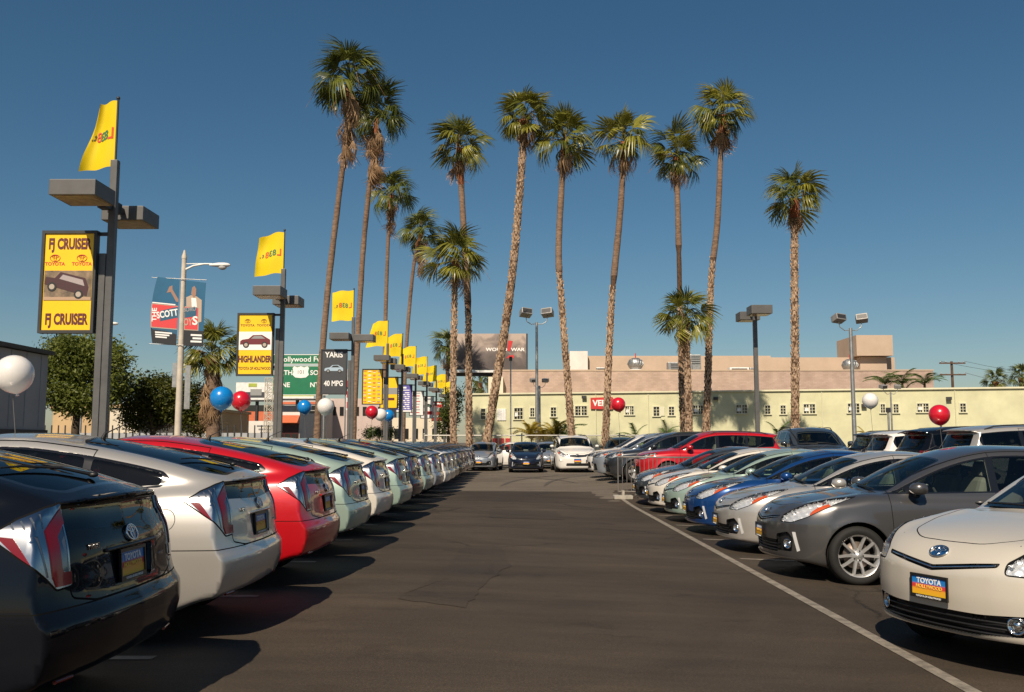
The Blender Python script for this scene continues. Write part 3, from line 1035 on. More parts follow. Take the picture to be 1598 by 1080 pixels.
        lp = {'wagon': [(-1.30, .98), (-1.52, .98), (-1.58, .80), (-1.40, .76)], 'suv': [(-1.16, 1.09), (-1.55, 1.10), (-1.56, .94), (-1.30, .93)], 'van': [(-1.46, 1.16), (-1.66, 1.16), (-1.70, .86), (-1.5, .86)]}[front_style]
        for sg in (1, -1):
            S.panel(round_poly(lp, .03), 'tail_light', PRC, lambda N, C, sg=sg: (C[:, 1] * sg > .4) & (C[:, 0] < -1.5), .01, ('body', 'tailgate', 'seam'))
    # ---------------------------------------------------------- make the parts
    bl = ('body',)
    body = link_mesh('body', S.extract(('body', 'seam'), rim=.02, rim_mat=1, mats={'body': 0, 'seam': 1}), [pm, CM['seam']], root)
    # push seams in
    me = body.data
    ins = set()
    for p in me.polygons:
        if p.material_index == 1 and p.use_smooth:
            ins.update(p.vertices)
    for p in me.polygons:
        if p.material_index == 0:
            ins.difference_update(p.vertices)
    # wells and floor
    w = MB()
    for ax_ in (xa, xb):
        for sg in (1, -1):
            ar = Rw + .045
            pf = []
            n = 20
            wo = float(sh.Pl(np.array([ax_]))[0]) - .035
            vs, fs = [], []
            for k in range(n + 1):
                a = math.pi * k / n
                for yy in (wo, wo - .30):
                    vs.append((ax_ + ar * math.cos(a), yy * sg, Rw + .012 + ar * math.sin(a)))
            for k in range(n):
                fs.append((2 * k, 2 * k + 1, 2 * k + 3, 2 * k + 2))
            w.add(vs, fs)
            w.add([(ax_ + ar * math.cos(math.pi * k / n), (wo - .30) * sg, Rw + .012 + ar * math.sin(math.pi * k / n)) for k in range(n + 1)], [tuple(range(n + 1))])
    w.box((0, 0, .20), (xa - xb - .5, 1.4, .04))
    w.build('wheel_well', CM['seam'], root)
    # cabin lining: the inner side of the roof and doors
    ln = S.extract(('body', 'seam', 'door0', 'door1', 'side_trim', 'wframe', 'rear_glass_frame', 'tailgate', 'tail_light'), offset=-.03, flip=True,
                   pred=lambda c: c[2] > .52 and c[0] < ws_x + .05 and c[0] > L0 + .2)
    link_mesh('cabin_lining', ln, CM['cabin_lining'], root)
    def part(name, labels, m, offset=0.0, rim=.012, parent=root, pred=None, extra=None, rim_mat=None, mats=None):
        me = S.extract(labels, offset=offset, rim=rim, pred=pred, rim_mat=rim_mat, mats=mats)
        if me is None:
            return None
        return link_mesh(name, me, m, parent)
    part('hood', ('hood',), pm)
    part('chin_lip', ('lip',), pm, .014, .02)
    doors = {}
    for sg in (1, -1):
        for i in range(2):
            doors[(sg, i)] = part('door', ('door%d' % i,), pm, pred=lambda c, sg=sg: c[1] * sg > 0)
    part('windshield', ('windshield',), CM['glass'], -.003, 0)
    part('windshield_frame', ('wframe',), CM['gloss_black'], -.001, .01)
    for sg in (1, -1):
        P_ = lambda c, sg=sg: c[1] * sg > 0
        part('window_trim', ('side_trim',), CM['gloss_black'], -.002, .012, pred=P_)
        for i, (x0, x1) in enumerate(cuts):
            m_, M_ = min(x0, x1) - .03, max(x0, x1) + .03
            dk = CM['dark_glass'] if (i == len(cuts) - 1 or (dark_rear and i >= len(cuts) - 2)) else CM['glass']
            part('side_window', ('pane', 'pane_rear'), dk, -.006, 0, pred=lambda c, sg=sg, m_=m_, M_=M_: c[1] * sg > 0 and m_ < c[0] < M_)
        # lamps
        hlm = part('headlight', ('headlight', 'amber'), CM['lamp_clear'], -.001, 0, pred=P_)
        if hlm:
            bw = S.extract(('headlight', 'amber'), offset=-.052, pred=P_, rim=-.046, rim_mat=1, wavy=.010)
            link_mesh('lamp_bowl', bw, [CM['bowl'], CM['bowl']], hlm)
            am_ = S.extract(('amber',), offset=-.014, pred=P_, rim=.012)
            if am_:
                link_mesh('turn_signal', am_, CM['amber'], hlm)
            zc = {'prius': (1.93, .48, .73), 'wagon': (1.96, .48, .78), 'suv': (2.03, .60, .87), 'van': (2.26, .62, .82)}[front_style]
            pj = MB()
            for (dx, dy, dz, r) in ((0, 0, 0, .050), (-.14, .10, .055, .045), (-.25, .17, .10, .034)):
                q = Vector((zc[0] + dx, (zc[1] + dy) * sg, zc[2] + dz))
                g = sh.grad(np.array([[q.x, q.y, q.z]]))[0]; f_ = float(sh.F(np.array([[q.x, q.y, q.z]]))[0])
                gn = Vector(g).normalized()
                q = q - gn * (f_ + .052)
                Mq = gn.to_track_quat('X', 'Z').to_matrix()
                o_ = MB()
                o_.lathe([(r, .034), (r * 1.12, .020), (r * 1.05, 0)], axis='x', n=16, mi=0)
                o_.ball((0.005, 0, 0), r * .9, 14, 1, (.9, 1, 1))
                pj.add([q + Mq @ Vector(v) for v in o_.v], o_.f, 0, True)
                pj.m[-len(o_.m):] = o_.m
            pj.build('projector', [CM['chrome'], CM['lamp_grey']], hlm)
        tl = part('tail_light', ('tail_light',), CM['lamp_silver'] if front_style == 'prius' else CM['red'], .004, .02, pred=P_)
        if front_style == 'prius' and tl:
            link_mesh('red_lens', S.extract(('tail_red',), offset=.010, rim=.010, pred=P_), CM['red'], tl)
            link_mesh('reverse_lens', S.extract(('tail_grey',), offset=.001, rim=.006, pred=P_), CM['lamp_grey'], tl)
        if front_style in ('prius', 'wagon') and fog == 'strip':
            part('fog_recess', ('fog_recess',), CM['black'], -.035, -.035, pred=P_)
            part('daytime_strip', ('drl_strip',), CM['strip'], .006, .02, pred=P_)
    # grilles
    for nm, key, poly in (('grille', 'grille', gr), ('lower_grille', 'lower_grille', lg)):
        g = part(nm, (key,), CM['black'], -.05, -.05)
        bars = MB()
        P2 = np.array(poly)
        zlo, zhi = P2[:, 1].min(), P2[:, 1].max()
        nb = max(1, int(round((zhi - zlo) / .036)))
        def xf(y, z):
            lo_, hi_ = 1.2, L1
            for _ in range(26):
                mm = (lo_ + hi_) / 2
                if float(sh.F(np.array([[mm, y, z]]))[0]) < 0: lo_ = mm
                else: hi_ = mm
            return lo_
        if nm == 'grille' and front_style in ('prius', 'wagon'):
            pts = [(y, .606 - .028 + zf + .040 * min(1, abs(y) / .30) + max(0, abs(y) - .3) * .12) for y in np.linspace(-.43, .43, 15)]
            bars.tube([(xf(y, z) - .012, y, z) for y, z in pts], .008, 6, 0)
        else:
            for k in range(nb):
                z = zlo + (k + .5) / nb * (zhi - zlo)
                w_ = [y for y in np.linspace(-.7, .7, 57) if in_poly(np.array([[y, z]]), P2)[0]]
                if len(w_) > 4:
                    bars.tube([(xf(y, z) - .02, y, z) for y in np.linspace(w_[0], w_[-1], 11)], .0075, 5, 0)
        if g is not None and bars.v:
            bars.build('grille_bars', CM['chrome'] if (nm == 'grille') else CM['black'], g)
    # fog lamps
    if front_style in ('prius', 'wagon'):
        for sg in (1, -1):
            yy, zz = (.535, .268 + zf) if fog == 'bar' else (.58, .335 + zf)
            fx_ = xf(yy, zz) - (.03 if fog == 'bar' else .022)
            fm = MB()
            fm.lathe([(.052, .012), (.058, .022), (.046, .016), (.036, -.01), (.0001, -.012)], axis='x', n=20)
            fm.ball((-.002, 0, 0), .03, 12, 0, (.6, 1, 1))
            fo = fm.build('fog_lamp', CM['chrome'], root)
            fo.location = (fx_, yy * sg, zz)
            fo.rotation_euler = (0, 0, (.45 if fog == 'bar' else .55) * sg)
    # emblem on the nose
    ez = {'prius': .735, 'wagon': .785, 'suv': .845, 'van': .80}[front_style]
    ex = xf(0, ez)
    g = Vector(sh.grad(np.array([[ex, 0, ez]]))[0]).normalized()
    em = link_mesh('emblem', emblem_mesh(.145), [CM['chrome'], CM['emblem_blue'] if front_style in ('prius', 'wagon') else CM['black']], root, (ex + .003, 0, ez))
    em.rotation_euler = (0, -math.asin(g.z), 0)
    # front plate
    pz = {'prius': .47, 'wagon': .545, 'suv': .56, 'van': .55}[front_style]
    plate_tree(root, (xf(0, pz) + .016, 0, pz), (0, 0, math.pi / 2), full)
    # mirrors
    mz, mx, my = {'prius': (1.035, .70, .90), 'wagon': (1.085, .73, .92), 'suv': (1.16, .70, .97), 'van': (1.20, .98, 1.07)}[front_style]
    for sg in (1, -1):
        m = MB()
        vs, fs = [], []
        secs = [(-.085, .055, .040), (-.06, .085, .062), (0, .098, .072), (.05, .085, .064), (.085, .05, .042), (.10, .012, .012)]
        n = 14
        for (dx, ry, rzz) in secs:
            for k in range(n):
                t = 2 * math.pi * k / n
                cx_, sx_ = math.cos(t), math.sin(t)
                e = .75
                vs.append((dx - .04 * cx_ * sg * 0, math.copysign(abs(cx_) ** e, cx_) * ry, math.copysign(abs(sx_) ** e, sx_) * rzz))
        for i in range(len(secs) - 1):
            for k in range(n):
                fs.append((i * n + k, i * n + (k + 1) % n, (i + 1) * n + (k + 1) % n, (i + 1) * n + k))
        m.add(vs, fs, 0, True)
        m.add(vs[-n:], [tuple(range(n))], 0)
        mo = m.build('mirror', pm, root, (mx, my * sg, mz))
        mo.rotation_euler = (0, 0, -.12 * sg)
        a = MB()
        a.add(vs[:n], [tuple(range(n))[::-1]], 1)
        a.tube([(.0, -.09 * sg, -.08), (.0, -.03 * sg, -.062)], [.035, .03], 8, 0)
        a.build('mirror_arm', [CM['black'], CM['lamp_silver']], mo)
    # door handles
    for sg in (1, -1):
        for i in range(2):
            d = doors[(sg, i)]
            if d is None: continue
            hx = door_x[i][1] + .17
            hz = Bz(hx) - .10
            py = float(sh.Pl(np.array([hx]))[0] + sh.Vl(np.array([hz]))[0])
            hm = MB()
            pts = [(hx - .09, (py - .005) * sg, hz), (hx - .06, (py + .022) * sg, hz), (hx + .06, (py + .024) * sg, hz), (hx + .09, (py - .005) * sg, hz)]
            hm.tube(pts, [.010, .014, .014, .010], 8, 0)
            hm.build('handle', pm, d)
    # wipers
    wp = MB()
    for (y0, y1) in ((.48, -.10), (-.08, -.58)):
        def wsp(x, y):
            lo_, hi_ = .6, 2.0
            for _ in range(22):
                mm = (lo_ + hi_) / 2
                if float(sh.F(np.array([[x, y, mm]]))[0]) < 0: lo_ = mm
                else: hi_ = mm
            return (x, y, lo_ + .018)
        pts = [wsp(ws_x - .02 - .09 * abs(y / .6) ** 2 - .06 * t, y) for t, y in zip(np.linspace(0, 1, 6), np.linspace(y0, y1, 6))]
        wp.tube(pts, .009, 5, 0)
    wp.build('wiper', CM['black'], root)
    # interior
    it = MB()
    zc_ = belt[0] - .52
    roof = max(p[1] for p in spec['Tg'])
    it.box((ws_x - .52, 0, belt[0] - .13), (.50, 1.28, .24), 0, bev=.08)
    it.box((-.3, 0, .34), (2.6, 1.4, .06), 0)
    if full:
        it.tube([(ws_x - .80 + .06 * math.cos(a) * 0 + .05 * math.sin(a), .36 + .18 * math.cos(a), belt[0] - .05 + .17 * math.sin(a)) for a in np.linspace(0, 2 * math.pi, 20)], .016, 6, 0, False)
        it.tube([(ws_x - .55, .36, belt[0] - .12), (ws_x - .80, .36, belt[0] - .05)], .035, 8)
    it.build('dashboard', CM['cabin'], root)
    if full:
        for (px_, py_) in ((.10, -.63), (-.70, -.63)):
            ps = MB(); ps.box((px_, py_, belt[0] + .15), (.24, .004, .16), M=Matrix.Rotation(.2, 3, 'X')); ps.build('window_sheet', CM['sticker'], root)
    for (sx_, ys) in ((.02 if front_style != 'van' else .35, (.36, -.36)), (-.88 if front_style != 'van' else -.55, (.38, -.38))):
        for yy in ys:
            st = MB()
            st.box((sx_ + .18, yy, .52), (.5, .5, .16), 0, bev=.06)
            Mt = Matrix.Rotation(-.30, 3, 'Y')
            st.box((sx_ - .14, yy, .86 + (roof - 1.49) * .5), (.15, .48, .62), 0, M=Mt, bev=.06)
            st.box((sx_ - .265, yy, 1.235 + (roof - 1.49) * .7), (.10, .27, .19), 0, M=Mt, bev=.045)
            st.build('seat', CM['seat'], root)
    # rear details
    if front_style == 'prius':
        part('tailgate', ('tailgate',), pm, 0, .015)
        part('rear_window', ('rear_glass',), CM['dark_glass'], -.002, 0)
        part('rear_window_frame', ('rear_glass_frame',), CM['gloss_black'], .0, .01)
        part('hatch_window', ('rear_low_glass',), CM['dark_glass'], -.004, .01)
        part('plate_recess', ('plate_recess',), pm, -.022, -.022)
        part('bumper_insert', ('black_low',), CM['black'], -.008, .0)
        part('fuel_door', ('fuel_door',), pm, 0, .01)
        def xr(y, z):
            lo_, hi_ = L0, -1.2
            for _ in range(26):
                mm = (lo_ + hi_) / 2
                if float(sh.F(np.array([[mm, y, z]]))[0]) < 0: hi_ = mm
                else: lo_ = mm
            return hi_
        def rnorm(y, z):
            return Vector(sh.grad(np.array([[xr(y, z), y, z]]))[0]).normalized()
        e2 = link_mesh('emblem', emblem_mesh(.125), [CM['chrome'], CM['emblem_blue']], root, (xr(0, .935) - .004, 0, .935))
        n_ = rnorm(0, .935)
        e2.rotation_euler = (0, -math.asin(n_.z), math.pi)
        rp = plate_tree(root, (xr(0, .775) + .008, 0, .778), (-.08, 0, -math.pi / 2), full)
        if full:
            for bd, yy, zz, sz in (('PRIUS', .40, .905, .040), ('HYBRID', -.42, .78, .022)):
                lettering(bd, sz, CM['chrome'], root, (xr(yy, zz) - .003, yy, zz), (0, 0, -math.pi / 2 - .07 * (1 if yy > 0 else -1)), name='badge', depth=.002, bold=.0008)
        # chrome garnish over the plate, rear wiper, roof aerial
        gm = MB()
        gm.tube([(xr(y, .872) - .006, y, .872 + .004 * math.cos(y * 4)) for y in np.linspace(-.30, .30, 9)], .011, 6)
        gm.build('garnish', pm, root)
        wm = MB()
        def rt(x, y):
            lo_, hi_ = .9, 1.8
            for _ in range(22):
                mm = (lo_ + hi_) / 2
                if float(sh.F(np.array([[x, y, mm]]))[0]) < 0: lo_ = mm
                else: hi_ = mm
            return (x, y, lo_ + .02)
        wm.ball(rt(-1.93, .0), .022, 10, 0, (1.3, 1, .7))
        wm.tube([rt(-1.93, 0), rt(-1.80, .10), rt(-1.70, .30), rt(-1.66, .42)], [.012, .008, .007, .005], 6)
        wm.build('rear_wiper', CM['black'], root)
        an = MB()
        a0 = rt(-.88, 0)
        an.tube([(a0[0], 0, a0[2] - .03), (a0[0] - .02, 0, a0[2] + .02)], [.022, .012], 8)
        an.tube([(a0[0] - .02, 0, a0[2] + .015), (a0[0] - .20, 0, a0[2] + .10)], [.006, .004], 6)
        an.build('antenna', CM['black'], root)
        # reflectors in the bumper
        for sg in (1, -1):
            rm = MB()
            rm.tube([(xr(y, .33) - .002, y * sg, .33) for y in (.56, .62, .68)], .012, 6)
            rm.build('reflector', CM['red'], root)
    else:
        part('tailgate', ('tailgate',), pm, 0, .015)
        part('rear_window', ('rear_glass',), CM['dark_glass'], -.002, .01)
        part('fuel_door', ('fuel_door',), pm, 0, .01)
        if front_style in ('suv', 'van'):
            rr = MB()
            for sg in (1, -1):
                yy = .60 if front_style == 'suv' else .66
                xs = np.linspace(.05, -1.75, 10)
                def rtt(x):
                    lo_, hi_ = 1.0, 2.2
                    for _ in range(22):
                        mm = (lo_ + hi_) / 2
                        if float(sh.F(np.array([[x, yy, mm]]))[0]) < 0: lo_ = mm
                        else: hi_ = mm
                    return lo_
                rr.tube([(x, yy * sg, rtt(x) + (.045 if 0 < i < 9 else 0)) for i, x in enumerate(xs)], .016, 6)
            rr.build('roof_rails', CM['black'], root)
    # wheels
    tyre, rim = wheels
    track = float(sh.Pl(np.array([0.0]))[0]) - .125
    for ax_ in (xa, xb):
        for sg in (1, -1):
            wh = link_mesh('wheel', tyre, [], root, (ax_, track * sg, Rw))
            if not tyre.materials:
                tyre.materials.append(CM['rubber'])
            rm = link_mesh('rim', rim, [], wh)
            if not rim.materials:
                for q in ('alloy', 'seam', 'disc'):
                    rim.materials.append(CM[q])
            if sg < 0:
                wh.rotation_euler = (0, 0, math.pi)
    return root

def repaint(root, pnt):
    """give every painted panel of this car its own paint (object-level slots; mesh data stays shared)"""
    todo = [root]
    while todo:
        o = todo.pop()
        todo += _children.get(o.name, [])
        if o.type == 'MESH':
            for i, sl in enumerate(o.material_slots):
                if sl.material and (sl.material.name.startswith('paint_')):
                    sl.link = 'OBJECT'
                    sl.material = pnt
# ================================================================== ground
def ground_z(x, y):
    def ss(a, b, v):
        t = min(1.0, max(0.0, (v - a) / (b - a)))
        return t * t * (3 - 2 * t)
    s = max(-1.35, min(5.0, x))
    z = -0.037 * s * (1 - ss(22, 30, y))
    z += .17 * ss(2.0, 4.5, x) * ss(23.5, 29, y) * (1 - ss(37, 43, y))
    z += (.10 - min(z, .10)) * ss(6.0, 9.0, x) * (1 if y > 12 else ss(8, 12, y))
    z *= 1 - ss(9, 13, -x)
    return z

def sheet(name, xs, ys, lift, m, kind='structure'):
    me = bpy.data.meshes.new(name)
    vs = [(x, y, ground_z(x, y) + lift) for y in ys for x in xs]
    nx = len(xs)
    fs = [(j * nx + i, j * nx + i + 1, (j + 1) * nx + i + 1, (j + 1) * nx + i) for j in range(len(ys) - 1) for i in range(nx - 1)]
    me.from_pydata(vs, [], fs)
    me.polygons.foreach_set('use_smooth', [True] * len(fs))
    me.update()
    o = link_mesh(name, me, m)
    o['kind'] = kind
    return o

def asphalt(name, base, light, crack=.6):
    m = bpy.data.materials.new(name)
    m.use_nodes = True
    nt = m.node_tree
    L = nt.links.new
    b = nt.nodes['Principled BSDF']
    b.inputs['Specular IOR Level'].default_value = .35
    tc = nt.nodes.new('ShaderNodeTexCoord')
    def noise(scale, det, rough, stretch=None, dist=0):
        n = nt.nodes.new('ShaderNodeTexNoise')
        n.inputs['Scale'].default_value = scale
        n.inputs['Detail'].default_value = det
        n.inputs['Roughness'].default_value = rough
        n.inputs['Distortion'].default_value = dist
        if stretch:
            mp = nt.nodes.new('ShaderNodeMapping')
            mp.inputs['Scale'].default_value = stretch
            L(tc.outputs['Object'], mp.inputs['Vector'])
            L(mp.outputs[0], n.inputs['Vector'])
        else:
            L(tc.outputs['Object'], n.inputs['Vector'])
        return n
    def ramp(src, p0, c0, p1, c1):
        r = nt.nodes.new('ShaderNodeValToRGB')
        r.color_ramp.elements[0].position, r.color_ramp.elements[0].color = p0, (*c0, 1)
        r.color_ramp.elements[1].position, r.color_ramp.elements[1].color = p1, (*c1, 1)
        L(src, r.inputs[0]); return r
    def mix(a, bb, f, mode='MULTIPLY'):
        x = nt.nodes.new('ShaderNodeMixRGB'); x.blend_type = mode
        if isinstance(f, float): x.inputs[0].default_value = f
        else: L(f, x.inputs[0])
        L(a, x.inputs[1]); L(bb, x.inputs[2]); return x
    big = ramp(noise(.22, 5, .6, dist=.6).outputs['Fac'], .35, base, .70, light)
    streak = ramp(noise(1.1, 6, .66, (.30, 1.7, 1)).outputs['Fac'], .30, (.70, .70, .70), .70, (1.22, 1.20, 1.17))
    c = mix(big.outputs[0], streak.outputs[0], 1.0)
    spots = ramp(noise(1.5, 4, .6, dist=.5).outputs['Fac'], .60, (1, 1, 1), .76, (.50, .47, .45))
    c = mix(c.outputs[0], spots.outputs[0], .8)
    grit = ramp(noise(70, 2, .7).outputs['Fac'], .30, (.68, .68, .68), .75, (1.38, 1.36, 1.32))
    c = mix(c.outputs[0], grit.outputs[0], 1.0)
    # cracks: thin dark lines between large irregular cells
    vo = nt.nodes.new('ShaderNodeTexVoronoi')
    vo.feature = 'DISTANCE_TO_EDGE'
    vo.inputs['Scale'].default_value = .23
    nn = noise(1.3, 4, .6)
    mv = nt.nodes.new('ShaderNodeMixRGB'); mv.blend_type = 'ADD'; mv.inputs[0].default_value = .55
    L(tc.outputs['Object'], mv.inputs[1]); L(nn.outputs['Color'], mv.inputs[2])
    L(mv.outputs[0], vo.inputs['Vector'])
    cr = ramp(vo.outputs['Distance'], .0016, (1 - crack,) * 3, .0065, (1, 1, 1))
    msk = ramp(noise(.35, 2, .5).outputs['Fac'], .50, (1, 1, 1), .62, (0, 0, 0))
    crm = nt.nodes.new('ShaderNodeMixRGB'); crm.blend_type = 'MIX'
    L(msk.outputs[0], crm.inputs[0]); L(cr.outputs[0], crm.inputs[1]); crm.inputs[2].default_value = (1, 1, 1, 1)
    c = mix(c.outputs[0], crm.outputs[0], 1.0)
    L(c.outputs[0], b.inputs['Base Color'])
    rr = ramp(noise(.5, 4, .6).outputs['Fac'], .3, (.72,) * 3, .7, (.92,) * 3)
    L(rr.outputs[0], b.inputs['Roughness'])
    bp = nt.nodes.new('ShaderNodeBump')
    bp.inputs['Strength'].default_value = .55
    bp.inputs['Distance'].default_value = .006
    L(noise(95, 2, .6).outputs['Fac'], bp.inputs['Height'])
    L(bp.outputs[0], b.inputs['Normal'])
    return m

xs_ = sorted(set([-1500, -700, -300, -150, -80, -50, -35, -25, -18] + list(np.arange(-14, 14.1, 1.0)) + [18, 25, 35, 50, 80, 150, 300, 700, 1500]))
ys_ = sorted(set([-300, -100, -40, -15, -6] + list(np.arange(-2, 60.1, 1.0)) + [70, 85, 110, 150, 220, 350, 700, 2000]))
sheet('ground', xs_, ys_, 0.0, asphalt('weathered_asphalt', (.105, .088, .070), (.150, .126, .100), .35))
sheet('parking_lot', list(np.arange(-7, 12.01, .5)), list(np.arange(-4, 28.01, .5)), .004, asphalt('sealed_asphalt', (.034, .0250, .0175), (.068, .0515, .0365), .8))
LINE = mat('worn_white_paint', (.28, .245, .20), .8, noise=(9, .5, (.12, .105, .088)), bump=(60, .3))
def paint_line(p0, p1, w):
    n = max(2, int(math.hypot(p1[0] - p0[0], p1[1] - p0[1]) / .5))
    d = Vector((p1[0] - p0[0], p1[1] - p0[1], 0)).normalized()
    s_ = Vector((-d.y, d.x, 0)) * w / 2
    vs, fs = [], []
    for i in range(n + 1):
        t = i / n
        q = Vector((p0[0] + (p1[0] - p0[0]) * t, p0[1] + (p1[1] - p0[1]) * t, 0))
        for e in (q - s_, q + s_):
            vs.append((e.x, e.y, ground_z(e.x, e.y) + .009))
    fs = [(2 * i, 2 * i + 2, 2 * i + 3, 2 * i + 1) for i in range(n)]
    me = bpy.data.meshes.new('painted_line')
    me.from_pydata(vs, [], [f[::-1] for f in fs]); me.update()
    o = link_mesh('painted_line', me, LINE)
    o['kind'] = 'structure'
    return o
paint_line((2.88, -2), (2.80, 25.6), .11)
LEFT_Y = [5.0 + 2.45 * i for i in range(17)]
for y in LEFT_Y:
    paint_line((-6.6, y + 1.22), (-2.38, y + 1.24), .10)
RIGHT_Y = [11.5, 14.05, 16.6, 19.0, 21.4, 23.8]
for y in RIGHT_Y[:5]:
    paint_line((3.0, y + 1.27), (7.4, y + 1.27), .10)

# repaired patches and dark rubber marks on the lane
PATCH = asphalt('patched_asphalt', (.033, .0248, .0182), (.054, .0415, .0305), .3)
def patch(outline):
    bm = bmesh.new()
    c = Vector((sum(p[0] for p in outline) / len(outline), sum(p[1] for p in outline) / len(outline), 0))
    rng = random.Random(int(c.y * 10))
    pts = []
    for i, p in enumerate(outline):
        q = outline[(i + 1) % len(outline)]
        for k in range(8):
            t = k / 8
            x, y = p[0] + (q[0] - p[0]) * t + rng.uniform(-.03, .03), p[1] + (q[1] - p[1]) * t + rng.uniform(-.03, .03)
            pts.append((x, y, ground_z(x, y) + .008))
    vs = [(c.x, c.y, ground_z(c.x, c.y) + .008)] + pts
    me = bpy.data.meshes.new('asphalt_patch')
    n = len(pts)
    me.from_pydata(vs, [], [(0, 1 + k, 1 + (k + 1) % n) for k in range(n)]); me.update()
    o = link_mesh('asphalt_patch', me, PATCH); o['kind'] = 'structure'
patch([(-1.1, 8.6), (-.45, 8.3), (-.35, 9.6), (-.1, 11.2), (-.25, 13.4), (-.75, 13.0), (-.85, 10.4)])
patch([(-.55, 18.0), (.9, 18.1), (.8, 20.4), (-.6, 20.2)])
MARK = mat('rubber_mark', (.050, .042, .034), .85, noise=(3, .5, (.090, .074, .058)))
def rubber(pts, w):
    P = smooth_path2([Vector((x, y, 0)) for x, y in pts], 26)
    vs, fs = [], []
    for i, p in enumerate(P):
        d = (P[min(i + 1, len(P) - 1)] - P[max(i - 1, 0)]).normalized(); s_ = Vector((-d.y, d.x, 0)) * w / 2 * (1 - abs(2 * i / (len(P) - 1) - 1) ** 4)
        for e in (p - s_, p + s_): vs.append((e.x, e.y, ground_z(e.x, e.y) + .008))
    for i in range(len(P) - 1): fs.append((2 * i, 2 * i + 1, 2 * i + 3, 2 * i + 2))
    me = bpy.data.meshes.new('rubber_mark'); me.from_pydata(vs, [], [f[::-1] for f in fs]); me.update()
    o = link_mesh('rubber_mark', me, MARK); o['kind'] = 'structure'
def smooth_path2(P, n):
    P = [P[0] * 2 - P[1]] + P + [P[-1] * 2 - P[-2]]
    out = []; m = len(P) - 3
    for i in range(n + 1):
        t = i / n * m; k = min(int(t), m - 1); u = t - k
        a, b, c, d = P[k:k + 4]
        out.append(.5 * ((2 * b) + (c - a) * u + (2 * a - 5 * b + 4 * c - d) * u * u + (3 * b - a - 3 * c + d) * u ** 3))
    return out
for dx in (0, 1.45):
    rubber([(-.6 + dx, 31), (-.2 + dx, 35), (.6 + dx, 38.5), (1.9 + dx, 41.5)], .17)
rubber([(2.2, 33), (1.6, 36), (.4, 38.5), (-.9, 40)], .15)
# ================================================================== cars in the lot
W15 = make_wheel_meshes(.315, .195, .205, 7)
W17 = make_wheel_meshes(.33, .215, .248, 10)
WSUV = make_wheel_meshes(.36, .23, .24, 5)
proto_lift = build_car('hatchback_car', PRIUS, .027, 'prius', 'strip', W15)
proto_wagon = build_car('wagon_car', WAGON, .027, 'wagon', 'strip', W17)
near_wagon = build_car('wagon_car', WAGON, .025, 'wagon', 'bar', W17)
proto_suv = build_car('suv_car', SUV, .034, 'suv', 'none', WSUV, full=False)
proto_van = build_car('minivan', VAN, .036, 'van', 'none', WSUV, full=False)
for o_ in [c for c in near_wagon.children if c.name.startswith('mirror') and c.location.y < 0]:      # its far mirror is folded in out of sight
    for q_ in list(o_.children):
        bpy.data.objects.remove(q_)
    bpy.data.objects.remove(o_)
index_children()
PAINTS = dict(
    black=paint('black', (.004, .005, .008), .0, .25, .6, .03, .015), silver=paint('silver', (.50, .475, .44), .55, .32), red=paint('red', (.50, .006, .012), .25, .3),
    seafoam=paint('seafoam', (.32, .42, .36), .35, .34), pearl=paint('pearl', (.66, .61, .53), .12, .34), navy=paint('navy', (.007, .011, .025), .0, .28, .9, .2),
    grey=paint('grey', (.095, .092, .092), .6, .3), blue=paint('blue', (.007, .050, .19), .4, .28), white=paint('white', (.72, .69, .64), .05, .35),
    charcoal=paint('charcoal', (.035, .038, .044), .45, .3), steel=paint('steel', (.30, .33, .37), .5, .3), maroon=paint('maroon', (.12, .012, .015), .3, .3),
    sand=paint('sand', (.54, .495, .42), .15, .36), slate=paint('slate', (.055, .065, .075), .45, .3), green=paint('green', (.045, .065, .055), .4, .3))
_used = set()
def place(proto, x, y, rz, color, label, cat='car', group=None, s=1.0, tilt=True):
    if proto.name in _used:
        o = copy_tree(proto)
    else:
        o = proto
        _used.add(proto.name)
    def gz(a, b):
        return ground_z(a, b)
    c, sn = math.cos(rz), math.sin(rz)
    o.location = (x, y, gz(x, y))
    if tilt:
        zf_, zr_ = gz(x + c * 1.35, y + sn * 1.35), gz(x - c * 1.35, y - sn * 1.35)
        zl_, zr2 = gz(x - sn * .75, y + c * .75), gz(x + sn * .75, y - c * .75)
        o.location.z = (zf_ + zr_) / 2
        o.rotation_mode = 'XYZ'
        M = Matrix.Rotation(rz, 4, 'Z') @ Matrix.Rotation(-math.atan2(zf_ - zr_, 2.7), 4, 'Y') @ Matrix.Rotation(math.atan2(zl_ - zr2, 1.5), 4, 'X')
        o.rotation_euler = M.to_euler()
    else:
        o.rotation_euler = (0, 0, rz)
    o.scale = (s, s, s)
    tag(o, label, cat, group)
    index_children()
    repaint(o, PAINTS[color])
    return o
